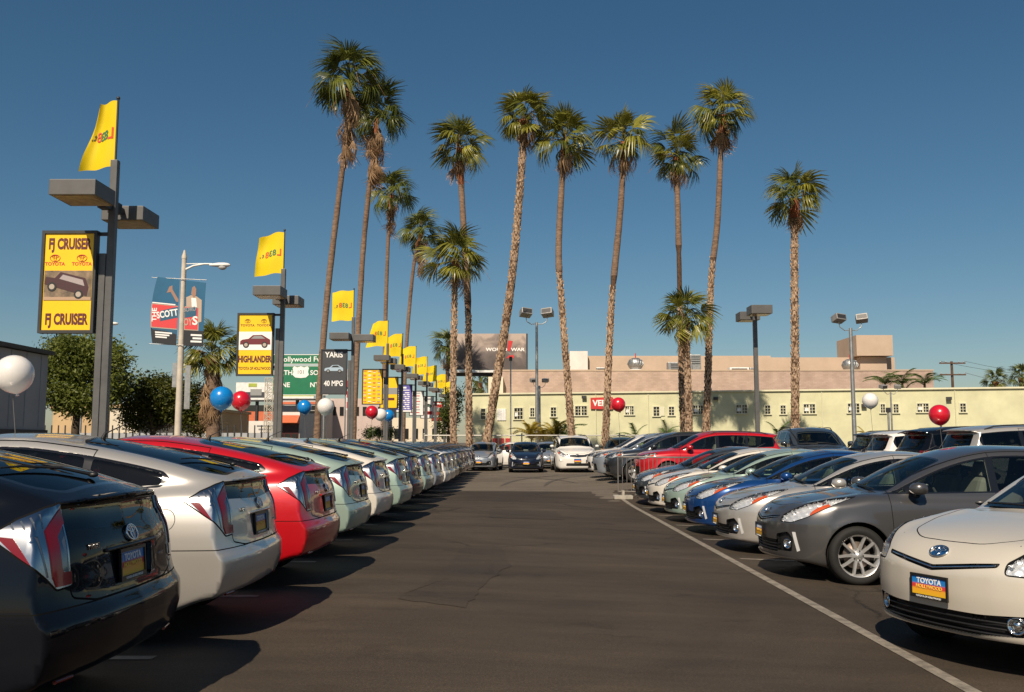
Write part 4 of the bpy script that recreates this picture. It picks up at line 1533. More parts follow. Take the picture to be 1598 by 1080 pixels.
# the protos must be copied from pristine paint slots: object-level slots are copied too, and simply repainted
GL, GR = 'hatchbacks parked tail out along the left of the aisle', 'cars parked nose out along the right of the aisle'
left = [('black', 'black hatchback nearest the camera, tail towards the aisle, foremost of the left row'),
        ('silver', 'silver hatchback parked between the black and the bright red hatchback'),
        ('red', 'bright red hatchback with silver tail lamps in the left row'),
        ('seafoam', 'pale green hatchback parked directly beyond the bright red hatchback'),
        ('pearl', 'pearl white hatchback parked between two pale green hatchbacks'),
        ('seafoam', 'pale green hatchback parked directly beyond the pearl white hatchback'),
        ('navy', 'navy hatchback, first very dark car beyond the pale green ones of the left row'),
        ('seafoam', 'pale green hatchback, third and farthest of that colour in the left row'),
        ('steel', 'steel blue hatchback, nearer of the two of that colour in the left row'),
        ('white', 'white hatchback in the middle of the left row between two steel blue ones'),
        ('steel', 'steel blue hatchback just beyond the white one in the far half of the left row'),
        ('charcoal', 'charcoal hatchback, first of the dark cars in the far part of the left row'),
        ('black', 'small far black hatchback between a charcoal and a maroon hatchback in the left row'),
        ('maroon', 'dark maroon hatchback near the far end of the left row'),
        ('grey', 'mid grey hatchback between a maroon and a silver one far down the left row'),
        ('silver', 'far silver hatchback, last but one of the left row'),
        ('black', 'farthest black hatchback, ending the left row')]
for i, ((c, lb), y) in enumerate(zip(left, LEFT_Y)):
    j = random.uniform(-.04, .04) if i > 1 else 0
    place(proto_lift, -4.20 + j, y, math.pi + R(random.uniform(-.8, .8)), c, lb, 'car', GL)
right = [(proto_wagon, 'grey', 'dark grey wagon with its front wheel in full view beside the cream car'),
         (proto_lift, 'silver', 'silver hatchback nose out between the grey wagon and the blue hatchback'),
         (proto_lift, 'blue', 'deep blue hatchback nose out in the right row'),
         (proto_lift, 'seafoam', 'pale green hatchback nose out beyond the deep blue hatchback'),
         (proto_lift, 'pearl', 'pearl white hatchback nose out between a pale green and a slate dark one'),
         (proto_lift, 'slate', 'slate dark hatchback nose out beside the steel barrier')]
for (p, c, lb), y in zip(right, RIGHT_Y):
    place(p, 2.95 + (2.28 if p is proto_wagon else 2.235), y, math.pi, c, lb, 'car', GR)
b_ = R(24)
nx_, ny_ = 2.99, 6.80
place(near_wagon, nx_ + 2.28 * math.cos(b_), ny_ + 2.28 * math.sin(b_), math.pi + b_, 'sand', 'cream wagon parked askew with round fog lamps and a sunset plate, nearest on the right', 'car', GR, s=1.03)
GF = 'vehicles at the far end of the aisle'
place(proto_suv, 5.85, 29.0, math.pi, 'red', 'bright red crossover seen from its side behind the steel barrier', 'suv', 'suvs beyond the right row')
place(proto_suv, 5.2, 31.8, math.pi, 'charcoal', 'charcoal suv parked just behind the bright red crossover', 'suv', 'suvs beyond the right row')
place(proto_suv, 5.0, 34.4, math.pi, 'steel', 'steel blue suv second behind the bright red crossover', 'suv', 'suvs beyond the right row')
place(proto_suv, 5.0, 37.2, math.pi, 'white', 'white suv third behind the bright red crossover', 'suv', 'suvs beyond the right row')
place(proto_suv, 9.6, 30.6, -math.pi / 2 - R(4), 'slate', 'large slate suv facing the camera behind the blue hatchback roofs', 'suv', 'suvs beyond the right row', s=1.08)
place(proto_suv, 9.5 + 2.3, 20.7, R(2), 'silver', 'silver suv tail to the left at the right edge of the lot', 'suv', 'suvs tail out at the right edge', s=1.06)
place(proto_suv, 9.5 + 2.3, 23.0, R(2), 'black', 'black suv parked right behind the silver suv at the right edge', 'suv', 'suvs tail out at the right edge', s=1.06)
place(proto_suv, 9.5 + 2.3, 25.3, R(1), 'white', 'white suv with a light rear pillar between two dark suvs', 'suv', 'suvs tail out at the right edge', s=1.03)
place(proto_suv, 9.9 + 2.3, 27.7, R(1), 'charcoal', 'charcoal suv farthest of those tail out at the right edge', 'suv', 'suvs tail out at the right edge', s=1.03)
place(proto_lift, .40, 46.9, -math.pi / 2, 'navy', 'navy hatchback facing the camera at the end of the aisle', 'car', GF)
place(proto_van, 2.80, 47.6, -math.pi / 2 + R(1.5), 'white', 'white minivan facing the camera at the end of the aisle', 'van', GF, s=1.05)
place(proto_lift, -1.80, 49.4, -math.pi / 2 + R(-5), 'steel', 'steel blue hatchback facing the camera beside the leaning palm', 'car', GF)
place(proto_lift, 1.75, 53.4, -math.pi / 2, 'steel', 'pale blue car half hidden behind the navy hatchback and the minivan', 'car', GF)
place(proto_suv, 5.6, 50.5, -math.pi / 2 - R(12), 'green', 'dark green suv facing the aisle to the right of the white minivan', 'suv', GF, s=1.05)
place(proto_lift, -.55, 54.0, math.pi, 'white', 'white hatchback crosswise behind the steel blue and navy hatchbacks', 'car', GF)
# ================================================================== palms, trees, shrubs
def leaf_mat(name, c, trans=.35, rough=.45, var=.5, hue2=None):
    if name in _mats: return _mats[name]
    m = bpy.data.materials.new(name)
    m.use_nodes = True
    nt = m.node_tree
    b = nt.nodes['Principled BSDF']
    b.inputs['Roughness'].default_value = rough
    b.inputs['Specular IOR Level'].default_value = .4
    oi = nt.nodes.new('ShaderNodeObjectInfo')
    tc = nt.nodes.new('ShaderNodeTexCoord')
    n = nt.nodes.new('ShaderNodeTexNoise')
    n.inputs['Scale'].default_value = 2.2
    n.inputs['Detail'].default_value = 3
    nt.links.new(tc.outputs['Object'], n.inputs['Vector'])
    ad = nt.nodes.new('ShaderNodeMath'); ad.operation = 'ADD'
    nt.links.new(n.outputs['Fac'], ad.inputs[0])
    ml = nt.nodes.new('ShaderNodeMath'); ml.operation = 'MULTIPLY'; ml.inputs[1].default_value = .45
    nt.links.new(oi.outputs['Random'], ml.inputs[0])
    nt.links.new(ml.outputs[0], ad.inputs[1])
    r = nt.nodes.new('ShaderNodeValToRGB')
    e = r.color_ramp.elements
    e[0].position, e[1].position = .42, .98
    e[0].color = (*[v * (1 - var) for v in c], 1)
    h2 = hue2 or tuple(min(1, v * (1 + var)) for v in c)
    e[1].color = (*h2, 1)
    nt.links.new(ad.outputs[0], r.inputs[0])
    nt.links.new(r.outputs[0], b.inputs['Base Color'])
    tr = nt.nodes.new('ShaderNodeBsdfTranslucent')
    nt.links.new(r.outputs[0], tr.inputs['Color'])
    mx = nt.nodes.new('ShaderNodeMixShader')
    mx.inputs[0].default_value = trans
    out = nt.nodes['Material Output']
    nt.links.new(b.outputs[0], mx.inputs[1]); nt.links.new(tr.outputs[0], mx.inputs[2])
    nt.links.new(mx.outputs[0], out.inputs['Surface'])
    _mats[name] = m
    return m

PALM_GREEN = leaf_mat('palm_leaf_green', (.115, .145, .018), .25, .36, .55, (.30, .28, .040))
PALM_DARK = leaf_mat('palm_leaf_deep_green', (.060, .090, .014), .25, .4, .5, (.15, .165, .026))
PALM_DEAD = leaf_mat('palm_leaf_dead', (.26, .15, .070), .15, .8, .45, (.46, .30, .17))
def trunk_mat(name, c1, c2, ring=True):
    if name in _mats: return _mats[name]
    m = bpy.data.materials.new(name)
    m.use_nodes = True
    nt = m.node_tree
    b = nt.nodes['Principled BSDF']
    b.inputs['Roughness'].default_value = .9
    b.inputs['Specular IOR Level'].default_value = .15
    tc = nt.nodes.new('ShaderNodeTexCoord')
    mp = nt.nodes.new('ShaderNodeMapping'); mp.inputs['Scale'].default_value = (2.5, 2.5, 9) if ring else (7, 7, 5)
    n = nt.nodes.new('ShaderNodeTexNoise'); n.inputs['Scale'].default_value = 1.6; n.inputs['Detail'].default_value = 6; n.inputs['Roughness'].default_value = .7
    nt.links.new(tc.outputs['Object'], mp.inputs[0]); nt.links.new(mp.outputs[0], n.inputs['Vector'])
    n3 = nt.nodes.new('ShaderNodeTexNoise'); n3.inputs['Scale'].default_value = .45; n3.inputs['Detail'].default_value = 3
    nt.links.new(tc.outputs['Object'], n3.inputs['Vector'])
    ad = nt.nodes.new('ShaderNodeMath'); ad.operation = 'MULTIPLY_ADD'; ad.inputs[1].default_value = .45
    nt.links.new(n3.outputs['Fac'], ad.inputs[0]); nt.links.new(n.outputs['Fac'], ad.inputs[2])
    r = nt.nodes.new('ShaderNodeValToRGB')
    r.color_ramp.elements[0].position, r.color_ramp.elements[0].color = .52, (*c1, 1)
    r.color_ramp.elements[1].position, r.color_ramp.elements[1].color = .90, (*c2, 1)
    nt.links.new(ad.outputs[0], r.inputs[0]); nt.links.new(r.outputs[0], b.inputs['Base Color'])
    bp = nt.nodes.new('ShaderNodeBump'); bp.inputs['Strength'].default_value = .6; bp.inputs['Distance'].default_value = .03
    nt.links.new(n.outputs['Fac'], bp.inputs['Height']); nt.links.new(bp.outputs[0], b.inputs['Normal'])
    _mats[name] = m
    return m
TRUNK_SMOOTH = trunk_mat('palm_trunk_smooth', (.10, .062, .042), (.27, .185, .13))
TRUNK_RED = trunk_mat('palm_trunk_red_fibre', (.13, .040, .020), (.30, .12, .06), False)
TRUNK_UNDER = trunk_mat('palm_trunk_under_stubs', (.045, .026, .016), (.13, .08, .05), False)
BOOT = trunk_mat('palm_leaf_base_stubs', (.12, .068, .040), (.62, .45, .31), False)

def frond_mesh(seed, Ls=1.0, petiole=.9, fold=.18, droop=.5, nseg=20, spread=2.25, curl=0.0):
    """a fan palm leaf: stalk along +x, fan of pleated strips, tips hanging"""
    rng = random.Random(seed)
    m = MB()
    pts = [(0, 0, 0), (petiole * .5, 0, .02), (petiole, 0, -.03)]
    m.tube(pts, [.030, .022, .014], 4, 0, False, True, .6)
    cx = petiole
    for k in range(nseg):
        a = -spread / 2 + spread * (k + .5) / nseg + rng.uniform(-.02, .02)
        L = Ls * (1.0 - .28 * (abs(a) / (spread / 2)) ** 2) * rng.uniform(.86, 1.08)
        hw = spread / nseg * .52
        dr = droop * rng.uniform(.6, 1.5)
        vs = []
        bend = rng.uniform(-.10, .10)
        for (t, wd) in ((.04, .9), (.5, 1.0), (.76, .62), (1.0, .05)):
            rr = L * t
            zz = -dr * L * max(0, t - .35) ** 2 * 1.5 + .10 * math.cos(a) * t * 0
            rad = rr * (1 - .22 * dr * max(0, t - .4))
            aa = a + bend * t * t
            half = max(.004, min(rad * hw * wd, .06))
            px, py = cx + rad * math.cos(aa), rad * math.sin(aa)
            nx, ny = -math.sin(aa), math.cos(aa)
            up = fold * half * (1 if k % 2 else -1)
            cz = -.25 * abs(a) / (spread / 2) * rad * (.5 + curl)
            vs += [(px + nx * half, py + ny * half, zz + up + cz), (px - nx * half, py - ny * half, zz - up + cz)]
        fs = [(0, 1, 3, 2), (2, 3, 5, 4), (4, 5, 7, 6)]
        m.add(vs, fs, 0, True)
    return m.mesh('frond')
FR_GREEN = [frond_mesh(i, 1.0 + .1 * (i % 3), .62 + .16 * (i % 2), droop=.25 + .24 * i, fold=.3, spread=2.5) for i in range(5)]
FR_DARK = [frond_mesh(20 + i, 1.0, .72, droop=.8 + .25 * i, fold=.3) for i in range(3)]
FR_DEAD = [frond_mesh(40 + i, .95, .75, fold=.5, droop=.9 + .3 * i, nseg=16, spread=1.1 + .25 * i, curl=.7) for i in range(3)]
for ms, mt in ((FR_GREEN, PALM_GREEN), (FR_DARK, PALM_DARK), (FR_DEAD, PALM_DEAD)):
    for me in ms:
        me.materials.append(mt)

def smooth_path(pts, n):
    """Catmull-Rom through 3D points"""
    P = [Vector(p) for p in pts]
    P = [P[0] * 2 - P[1]] + P + [P[-1] * 2 - P[-2]]
    out = []
    m = len(P) - 3
    for i in range(n + 1):
        t = i / n * m
        k = min(int(t), m - 1); u = t - k
        a, b, c, d = P[k:k + 4]
        out.append(.5 * ((2 * b) + (c - a) * u + (2 * a - 5 * b + 4 * c - d) * u * u + (3 * b - a - 3 * c + d) * u ** 3))
    return out

def palm(label, pts, r0, r1, boots, red, crown_r, n_green=30, n_dead=8, dark=False, group=None, skirt=0, seed=0, flare=1.25):
    """pts: trunk points from the ground up; boots = fraction of the height still covered by leaf-base stubs (0..1)
    red = length of the reddish fibrous neck; crown_r scales the leaves"""
    rng = random.Random(seed)
    base = Vector(pts[0])
    crown_r *= .82
    n_green = int(n_green * 1.0)
    root = empty('palm_tree', base, 0, label, 'palm tree', group)
    n = 46
    path = [p - base for p in smooth_path(pts, n)]
    H = path[-1].z
    tr = MB()
    vs, fs, ms = [], [], []
    ns = 12
    for i, p in enumerate(path):
        t = i / n
        r = (r0 - (.045 if t < boots else 0)) + (r1 - r0) * t
        if t < .05: r *= 1 + (flare - 1) * (1 - t / .05)
        r *= 1 + .035 * math.sin(i * 2.1 + seed) + rng.uniform(-.02, .02)
        if H - p.z < red: r *= 1.12 + .22 * (1 - (H - p.z) / max(red, .01))
        for k in range(ns):
            a = 2 * math.pi * k / ns
            rr = r * (1 + rng.uniform(-.03, .03))
            vs.append(p + Vector((rr * math.cos(a), rr * math.sin(a), 0)))
    for i in range(n):
        for k in range(ns):
            fs.append((i * ns + k, i * ns + (k + 1) % ns, (i + 1) * ns + (k + 1) % ns, (i + 1) * ns + k))
            ms.append(1 if H - path[i].z < red else (2 if i / n < boots else 0))
    tr.v, tr.f, tr.m, tr.s = [tuple(v) for v in vs], fs, ms, [True] * len(fs)
    tr.build('trunk', [TRUNK_SMOOTH, TRUNK_RED, TRUNK_UNDER], root)
    if boots > 0:
        bo = MB()
        # spiral of cut leaf bases, each a pointed wedge standing off the trunk
        z = .2
        row = 0
        L = [0]
        for i in range(n): L.append(L[-1] + (path[i + 1] - path[i]).length)
        tot = L[-1] * boots
        def on(d):
            for i in range(n):
                if L[i + 1] >= d:
                    return path[i].lerp(path[i + 1], (d - L[i]) / (L[i + 1] - L[i])), i / n
            return path[-1], 1
        d = .1
        while d < tot:
            p, t = on(d)
            r = (r0 + (r1 - r0) * t) - .045
            cnt = 8
            ragged = 1.0 if d < tot - .5 else .6
            for k in range(cnt):
                if rng.random() > .93 * ragged: continue
                a = 2 * math.pi * (k + .5 * (row % 2)) / cnt + rng.uniform(-.15, .15)
                o = Vector((math.cos(a), math.sin(a), 0)); s_ = Vector((-o.y, o.x, 0))
                w = r * .40 * rng.uniform(.75, 1.1); h = rng.uniform(.12, .26); out = rng.uniform(.02, .075)
                b0 = p + o * (r * .94) + Vector((0, 0, rng.uniform(-.05, .05)))
                tip = b0 + o * out + Vector((0, 0, h))
                up = s_ * rng.uniform(-.05, .05)
                bo.add([b0 - s_ * w, b0 + s_ * w, tip + s_ * w * .55 + up, tip - s_ * w * .55 + up, b0 + Vector((0, 0, h * 1.05)) - s_ * w * .5, b0 + Vector((0, 0, h * 1.05)) + s_ * w * .5],
                       [(0, 1, 2, 3), (3, 2, 5, 4), (0, 3, 4), (1, 5, 2)])
            d += .17
            row += 1
        if bo.v:
            o = bo.build('leaf_base_stubs', BOOT, root)
            o['kind'] = 'stuff'
    top_ = path[-1]
    ga = 2.399963
    def leaf(me, el, az, s, roll=0, dz=0.0):
        o = bpy.data.objects.new('frond', me)
        COL.objects.link(o)
        o.parent = root
        M = Matrix.Rotation(az, 4, 'Z') @ Matrix.Rotation(-el, 4, 'Y') @ Matrix.Rotation(roll, 4, 'X')
        o.location = top_ + Vector((math.cos(az) * r1 * .5, math.sin(az) * r1 * .5, dz))
        o.rotation_euler = M.to_euler()
        o.scale = (s, s, s)
        return o
    gm = FR_DARK if dark else FR_GREEN
    for k in range(n_green):
        q = k / max(1, n_green - 1)
        el = R(84) - q ** .9 * R(116) + rng.uniform(-.22, .22)
        leaf(rng.choice(gm if rng.random() < .75 else FR_DARK), el, k * ga + rng.uniform(-.3, .3), crown_r * rng.uniform(.72, 1.18), rng.uniform(-.9, .9), .35 * (1 - q))
    az0 = rng.uniform(0, 6.28)
    for k in range(n_dead + (5 if not dark and skirt == 0 else 0)):
        el = -R(52) - rng.random() * R(34)
        leaf(rng.choice(FR_DEAD), el, (k * ga + rng.uniform(-.6, .6)) if k % 2 else az0 + rng.gauss(0, .55), crown_r * rng.uniform(.6, 1.1), rng.uniform(-.4, .4), -rng.random() * .5 + (.35 if k % 4 == 0 else 0))
    for k in range(skirt):
        el = -R(66) - rng.random() * R(22)
        leaf(rng.choice(FR_DEAD), el, k * ga, crown_r * rng.uniform(.75, 1.05), rng.uniform(-.4, .4), -.4 - rng.random() * 1.7 * crown_r)
    # thin dry flower stalks
    st = MB()
    for k in range(5):
        az = rng.uniform(0, 6.28); L_ = crown_r * rng.uniform(1.2, 1.9)
        st.tube([top_, top_ + Vector((math.cos(az) * L_ * .55, math.sin(az) * L_ * .55, L_ * .18)), top_ + Vector((math.cos(az) * L_, math.sin(az) * L_, -L_ * .55))], [.02, .014, .006], 4, 0, False)
    q = top_ + Vector((0, 0, 1.45 * crown_r))
    st.tube([top_, q], [.03, .006], 4, 0, False)
    st.build('flower_stalks', PALM_DEAD, root)
    return root

def px_path(d, *pp):
    """trunk points from photograph pixels at one distance"""
    return [at(x, y, d) for x, y in pp]
def grounded(pts):
    a, b = pts[0], pts[1]
    t = (ground_z(a.x, a.y) - .1 - a.z) / (b.z - a.z)
    return [a + (b - a) * t] + pts[1:]
GP, GS = 'tall fan palms along the back of the lot', 'tall fan palms along the street'
def P(label, d, pp, w0, w1, boots, red, cr, **kw):
    k = d / FOCAL
    palm(label, grounded(px_path(d, *pp)), w0 * k * .44, w1 * k * .42, boots, red, cr, seed=len(_palms), **kw)
    _palms.append(label)
_palms = []
# street palms, slender and tall
P('tallest fan palm, leftmost of the tall street palms, shaggy crown', 45.7, ((494, 700), (498, 620), (513, 440), (541, 205), (545, 128)), 13, 9.5, 0, .9, 1.5, n_green=44, n_dead=10, dark=True, skirt=16, group=GS)
P('tall street palm with a brown shaggy skirt under the tallest crown', 54.5, ((552, 700), (553, 640), (566, 400), (581, 250), (588, 184)), 11, 8.5, 0, 1.0, 1.55, n_green=34, n_dead=14, dark=True, skirt=26, group=GS)
P('smaller looking street palm with a round crown right of the shaggy pair', 68, ((598, 700), (601, 520), (606, 370), (611, 305)), 8, 6, 0, 1.0, 1.42, n_green=36, n_dead=8, dark=True, skirt=6, group=GS)
P('leaning street palm farthest of the street palms, low brownish crown', 80, ((629, 700), (633, 560), (645, 420), (657, 364)), 7.5, 6, 0, 1.2, 1.5, n_green=36, n_dead=10, dark=True, skirt=12, group=GS)
# palms at the back of the lot
P('shorter fan palm with scaly trunk at the left end of the back palms', 49, ((709, 720), (707, 640), (709, 480), (711, 408)), 15, 12, 1.0, .5, 1.30, n_green=32, n_dead=3, group=GP)
P('fan palm with a thin red-brown upper trunk and a dead leaf on the left', 52.8, ((734, 720), (732, 660), (730, 470), (722, 330), (717, 232)), 16, 9.5, .50, 2.2, 1.32, n_green=30, n_dead=6, group=GP)
P('strongly leaning fan palm with a thick scaly trunk beside the left row', 51.7, ((756, 715), (768, 640), (796, 460), (812, 290), (818, 188)), 18, 15, .93, .9, 1.28, n_green=32, n_dead=4, group=GP)
P('fan palm rising behind the white minivan with a smooth upper trunk', 52, ((893, 700), (889, 640), (876, 470), (872, 380), (881, 220)), 16, 10.5, .62, 1.5, 1.38, n_green=32, n_dead=8, group=GP)
P('curved fan palm with a dark lower trunk right of the minivan', 52, ((943, 720), (947, 640), (955, 470), (968, 330), (974, 222)), 16, 10, .55, 1.5, 1.36, n_green=32, n_dead=9, group=GP)
P('thin fan palm with its lower trunk behind the squat palm', 56, ((1068, 710), (1064, 600), (1060, 420), (1057, 300), (1055, 246)), 14, 9, .55, 1.3, 1.42, n_green=32, n_dead=6, group=GP)
P('tallest palm at the back of the lot, narrow crown', 54, ((1100, 710), (1104, 620), (1110, 440), (1120, 340), (1127, 180)), 16, 9.5, .58, 1.5, 1.50, n_green=32, n_dead=7, group=GP)
P('squat fan palm with an orange scaly trunk and a wide low crown', 51, ((1075, 715), (1075, 650), (1072, 560), (1069, 500)), 16, 14, 1.0, .3, 1.22, n_green=34, n_dead=2, group=GP)
P('lone fan palm standing rightmost before the pale green building', 54, ((1241, 710), (1241, 600), (1240, 430), (1240, 311)), 17, 15, .93, 1.2, 1.38, n_green=34, n_dead=6, group=GP)
# far palms
GFAR = 'small distant palms'
P('small distant palm behind the billboard, left of its panel', 118, ((696, 690), (697, 620), (699, 545)), 6, 6, 0, .6, 2.1, n_green=26, n_dead=4, dark=True, skirt=10, group=GFAR)
P('short distant palm below the billboard panel', 112, ((750, 690), (750, 640), (750, 598)), 6, 6, 0, .6, 1.6, n_green=24, n_dead=4, dark=True, skirt=8, group=GFAR)
P('distant bushy palm left of the right edge beside the utility pole', 120, ((1554, 690), (1554, 640), (1554, 596)), 9, 9, 0, .5, 1.2, n_green=30, n_dead=4, dark=True, skirt=20, group=GFAR)
P('distant bushy palm cut by the right edge of the view', 112, ((1598, 690), (1597, 640), (1594, 590)), 9, 9, 0, .5, 1.2, n_green=30, n_dead=4, dark=True, skirt=20, group=GFAR)
P('bushy palm with a heavy hanging skirt behind the blue balloon', 40, ((333, 690), (332, 640), (331, 556)), 26, 24, 0, .4, 1.08, n_green=34, n_dead=8, skirt=64, group='palm beside the street trees', flare=1.1)

# ------------------------------------------------------------------ broadleaf trees
LEAF_A = leaf_mat('street_tree_leaf', (.050, .085, .014), .3, .5, .5, (.15, .175, .028))
LEAF_B = leaf_mat('street_tree_leaf_warm', (.075, .10, .014), .3, .5, .5, (.21, .205, .03))
LEAF_Y = leaf_mat('yellow_green_shrub_leaf', (.22, .20, .02), .35, .5, .5, (.42, .30, .03))
LEAF_H = leaf_mat('hedge_leaf', (.055, .095, .016), .25, .5, .5)
BARK = trunk_mat('street_tree_bark', (.035, .026, .018), (.11, .085, .06), False)
def blob_leaves(rng, blobs, n, size, m):
    """leaf-sized faces scattered in clumps through lumpy ellipsoid volumes"""
    mb = MB()
    tot = sum(b[1] * b[2] * b[3] for b in blobs) if False else sum((b[1] * b[2] + b[2] * b[3] + b[1] * b[3]) for b in blobs)
    for (c, rx, ry, rz) in blobs:
        k = int(n * (rx * ry + ry * rz + rx * rz) / tot)
        ncl = max(5, k // 26)
        for _ in range(ncl):
            while True:
                u = Vector((rng.gauss(0, 1), rng.gauss(0, 1), rng.gauss(0, 1)))
                if u.length > .1: break
            u.normalize()
            rad = rng.uniform(.55, 1.06)
            cc = Vector(c) + Vector((u.x * rx, u.y * ry, u.z * rz)) * rad
            cs = size * rng.uniform(1.4, 3.2)
            for _ in range(26):
                p = cc + Vector((rng.gauss(0, cs), rng.gauss(0, cs), rng.gauss(0, cs * .7)))
                d = Vector((rng.gauss(0, 1), rng.gauss(0, 1), rng.gauss(0, .7))).normalized()
                e = d.cross(Vector((rng.gauss(0, 1), rng.gauss(0, 1), rng.gauss(0, 1)))).normalized()
                s = size * rng.uniform(.6, 1.3)
                mb.add([p - d * s, p + e * s * .42, p + d * s, p - e * s * .42], [(0, 1, 2, 3)])
    return mb.mesh('crown')
def tree(label, base, blobs, n, size, m, trunk_r, group=None, seed=0, name='street_tree', cat='tree'):
    rng = random.Random(seed)
    base = Vector(base)
    root = empty(name, base, 0, label, cat, group)
    t = MB()
    fork = Vector((0, 0, max(.8, min(b[0].z - b[3] * .6 for b in blobs) - base.z)))
    t.tube([(0, 0, -.1), (rng.uniform(-.1, .1), 0, fork.z * .5), fork], [trunk_r * 1.2, trunk_r, trunk_r * .85], 9)
    for (c, rx, ry, rz) in blobs:
        q = Vector(c) - base
        mid = fork.lerp(q, .5) + Vector((rng.uniform(-.3, .3), rng.uniform(-.3, .3), 0))
        t.tube([fork, mid, q], [trunk_r * .7, trunk_r * .4, trunk_r * .12], 6)
        for _ in range(3):
            u = Vector((rng.uniform(-1, 1) * rx, rng.uniform(-1, 1) * ry, rng.uniform(-.6, 1) * rz))
            t.tube([mid, mid.lerp(q + u * .8, .55), q + u * .85], [trunk_r * .3, trunk_r * .18, .015], 5)
    t.build('trunk', BARK, root)
    me = blob_leaves(rng, [(Vector(c) - base, rx, ry, rz) for c, rx, ry, rz in blobs], n, size, m)
    o = link_mesh('crown', me, m, root)
    return root
def bl(d, x, y, rx, ry):
    """an ellipsoid clump seen at pixel (x, y) with pixel radii"""
    k = d / FOCAL
    return (at(x, y, d), rx * k, rx * k * .8, ry * k)
def gpt(x, d):
    q = at(x, 690, d); q.z = ground_z(q.x, q.y); return q
GT = 'broadleaf trees behind the left row'
tree('large dense dark green tree behind the first lamp post', gpt(118, 38), [bl(38, 110, 565, 46, 40), bl(39, 150, 560, 40, 40), bl(38, 85, 600, 34, 40), bl(38.5, 180, 580, 26, 42), bl(38, 130, 620, 48, 30), bl(39, 100, 545, 30, 22)], 21000, .085, LEAF_A, .16, GT, 3)
tree('lower olive green tree between the first lamp post and the street light', gpt(238, 41), [bl(41, 215, 620, 36, 34), bl(41, 248, 612, 36, 30), bl(41, 285, 630, 40, 36), bl(41, 305, 655, 26, 24), bl(41.5, 230, 650, 40, 24)], 19000, .08, LEAF_B, .13, GT, 4)
GH = 'clipped round shrubs past the left row'
for i, (x, lb) in enumerate(((577, 'leftmost of three small clipped round shrubs past the left row'), (592, 'middle of three small clipped round shrubs past the left row'), (608, 'rightmost of three small clipped round shrubs under the blue balloon'))):
    q = gpt(x, 56)
    tree(lb, q, [bl(56, x, 676, 8, 8)], 900, .06, LEAF_H, .04, GH, 20 + i, 'round_shrub', 'shrub')
tree('dark tree behind the row of yellow flags beside the back palms', gpt(700, 92), [bl(92, 702, 640, 14, 34), bl(92, 694, 660, 16, 22), bl(92, 712, 625, 10, 22)], 5000, .12, LEAF_A, .2, GT, 9)
# palm-like shrubs against the pale green wall
BL_ME = []
for i in range(2):
    mb = MB()
    rng = random.Random(70 + i)
    for k in range(13):
        L = 1.0; sgn = 1
    # arching feather leaf: a spine with leaflets
    pts = [Vector((t * .9, 0, .62 * t - .75 * t * t * (.8 + .5 * i))) for t in np.linspace(0, 1, 9)]
    mb.tube(pts, [.012 - .001 * j for j in range(9)], 4, 0, False)
    for j in range(1, 9):
        for sg in (1, -1):
            for h in (0, .5):
                p = pts[j - 1].lerp(pts[j], h)
                e = p + Vector((.14, sg * .24 * (1.1 - .6 * j / 9), -.08))
                mb.add([p, p + Vector((.05, 0, .0)), e], [(0, 1, 2)])
    me = mb.mesh('frond'); BL_ME.append(me)
BLY = [m.copy() for m in BL_ME]
for m in BL_ME: m.materials.append(LEAF_H)
for m in BLY: m.materials.append(LEAF_Y)
def feather(label, x, d, topy, n, yellow, seed, group):
    rng = random.Random(seed)
    base = gpt(x, d)
    H = at(x, topy, d).z - base.z
    root = empty('feather_palm_shrub', base, 0, label, 'shrub', group)
    t = MB()
    t.tube([(0, 0, -.1), (.02, 0, H * .62)], [.07, .05], 7)
    t.build('stem', BARK, root)
    for k in range(n):
        o = bpy.data.objects.new('frond', rng.choice(BLY if yellow else BL_ME))
        COL.objects.link(o); o.parent = root
        o.location = (0, 0, H * rng.uniform(.45, .66))
        o.rotation_euler = (0, -rng.uniform(.1, 1.1), k * 2.4)
        s = H * rng.uniform(.42, .6); o.scale = (s, s, s)
    return root
GY = 'feathery shrubs along the pale green wall'
for i, (x, ty, n, ye, lb) in enumerate((
        (829, 655, 16, True, 'yellow feathery shrub left of the tall floodlight mast'), (848, 658, 16, True, 'golden feathery shrub right of the tall floodlight mast'),
        (866, 652, 16, True, 'yellow feathery shrub in front of the small wall window'), (881, 655, 10, False, 'green feathery shrub just left of the palm behind the minivan'),
        (992, 660, 10, False, 'lone green feathery shrub right of the curved dark palm'), (1040, 662, 9, False, 'spiky green shrub left of the squat orange palm'),
        (1086, 664, 7, True, 'small yellowish shrub between the squat palm and the tallest back palm'),
        (1214, 655, 9, False, 'upright green shrub between the lamp post and the lone palm'), (1257, 664, 8, True, 'pale low shrub at the right foot of the lone palm'),
        (1353, 664, 7, True, 'little yellow shrub at the wall below the white balloon'))):
    feather(lb, x, 62, ty, n, ye, 100 + i, GY)
for i, (x, lb) in enumerate(((1385, 'drooping palm fronds showing left over the wall top'), (1412, 'drooping palm showing middle over the wall top'), (1447, 'drooping palm showing over the wall top near the end of the brick building'))):
    d = 79.5
    base = gpt(x, d)
    root = empty('feather_palm_shrub', base, 0, lb, 'palm', 'palms behind the pale green wall')
    Ht = at(x, 597, d).z - base.z
    t = MB(); t.tube([(0, 0, -.1), (0, 0, Ht)], [.14, .10], 8); t.build('stem', BARK, root)
    for k in range(11):
        o = bpy.data.objects.new('frond', random.choice(BL_ME)); COL.objects.link(o); o.parent = root
        o.location = (0, 0, Ht); o.rotation_euler = (0, -random.uniform(-.1, .7), k * 2.4); o.scale = (1.9,) * 3
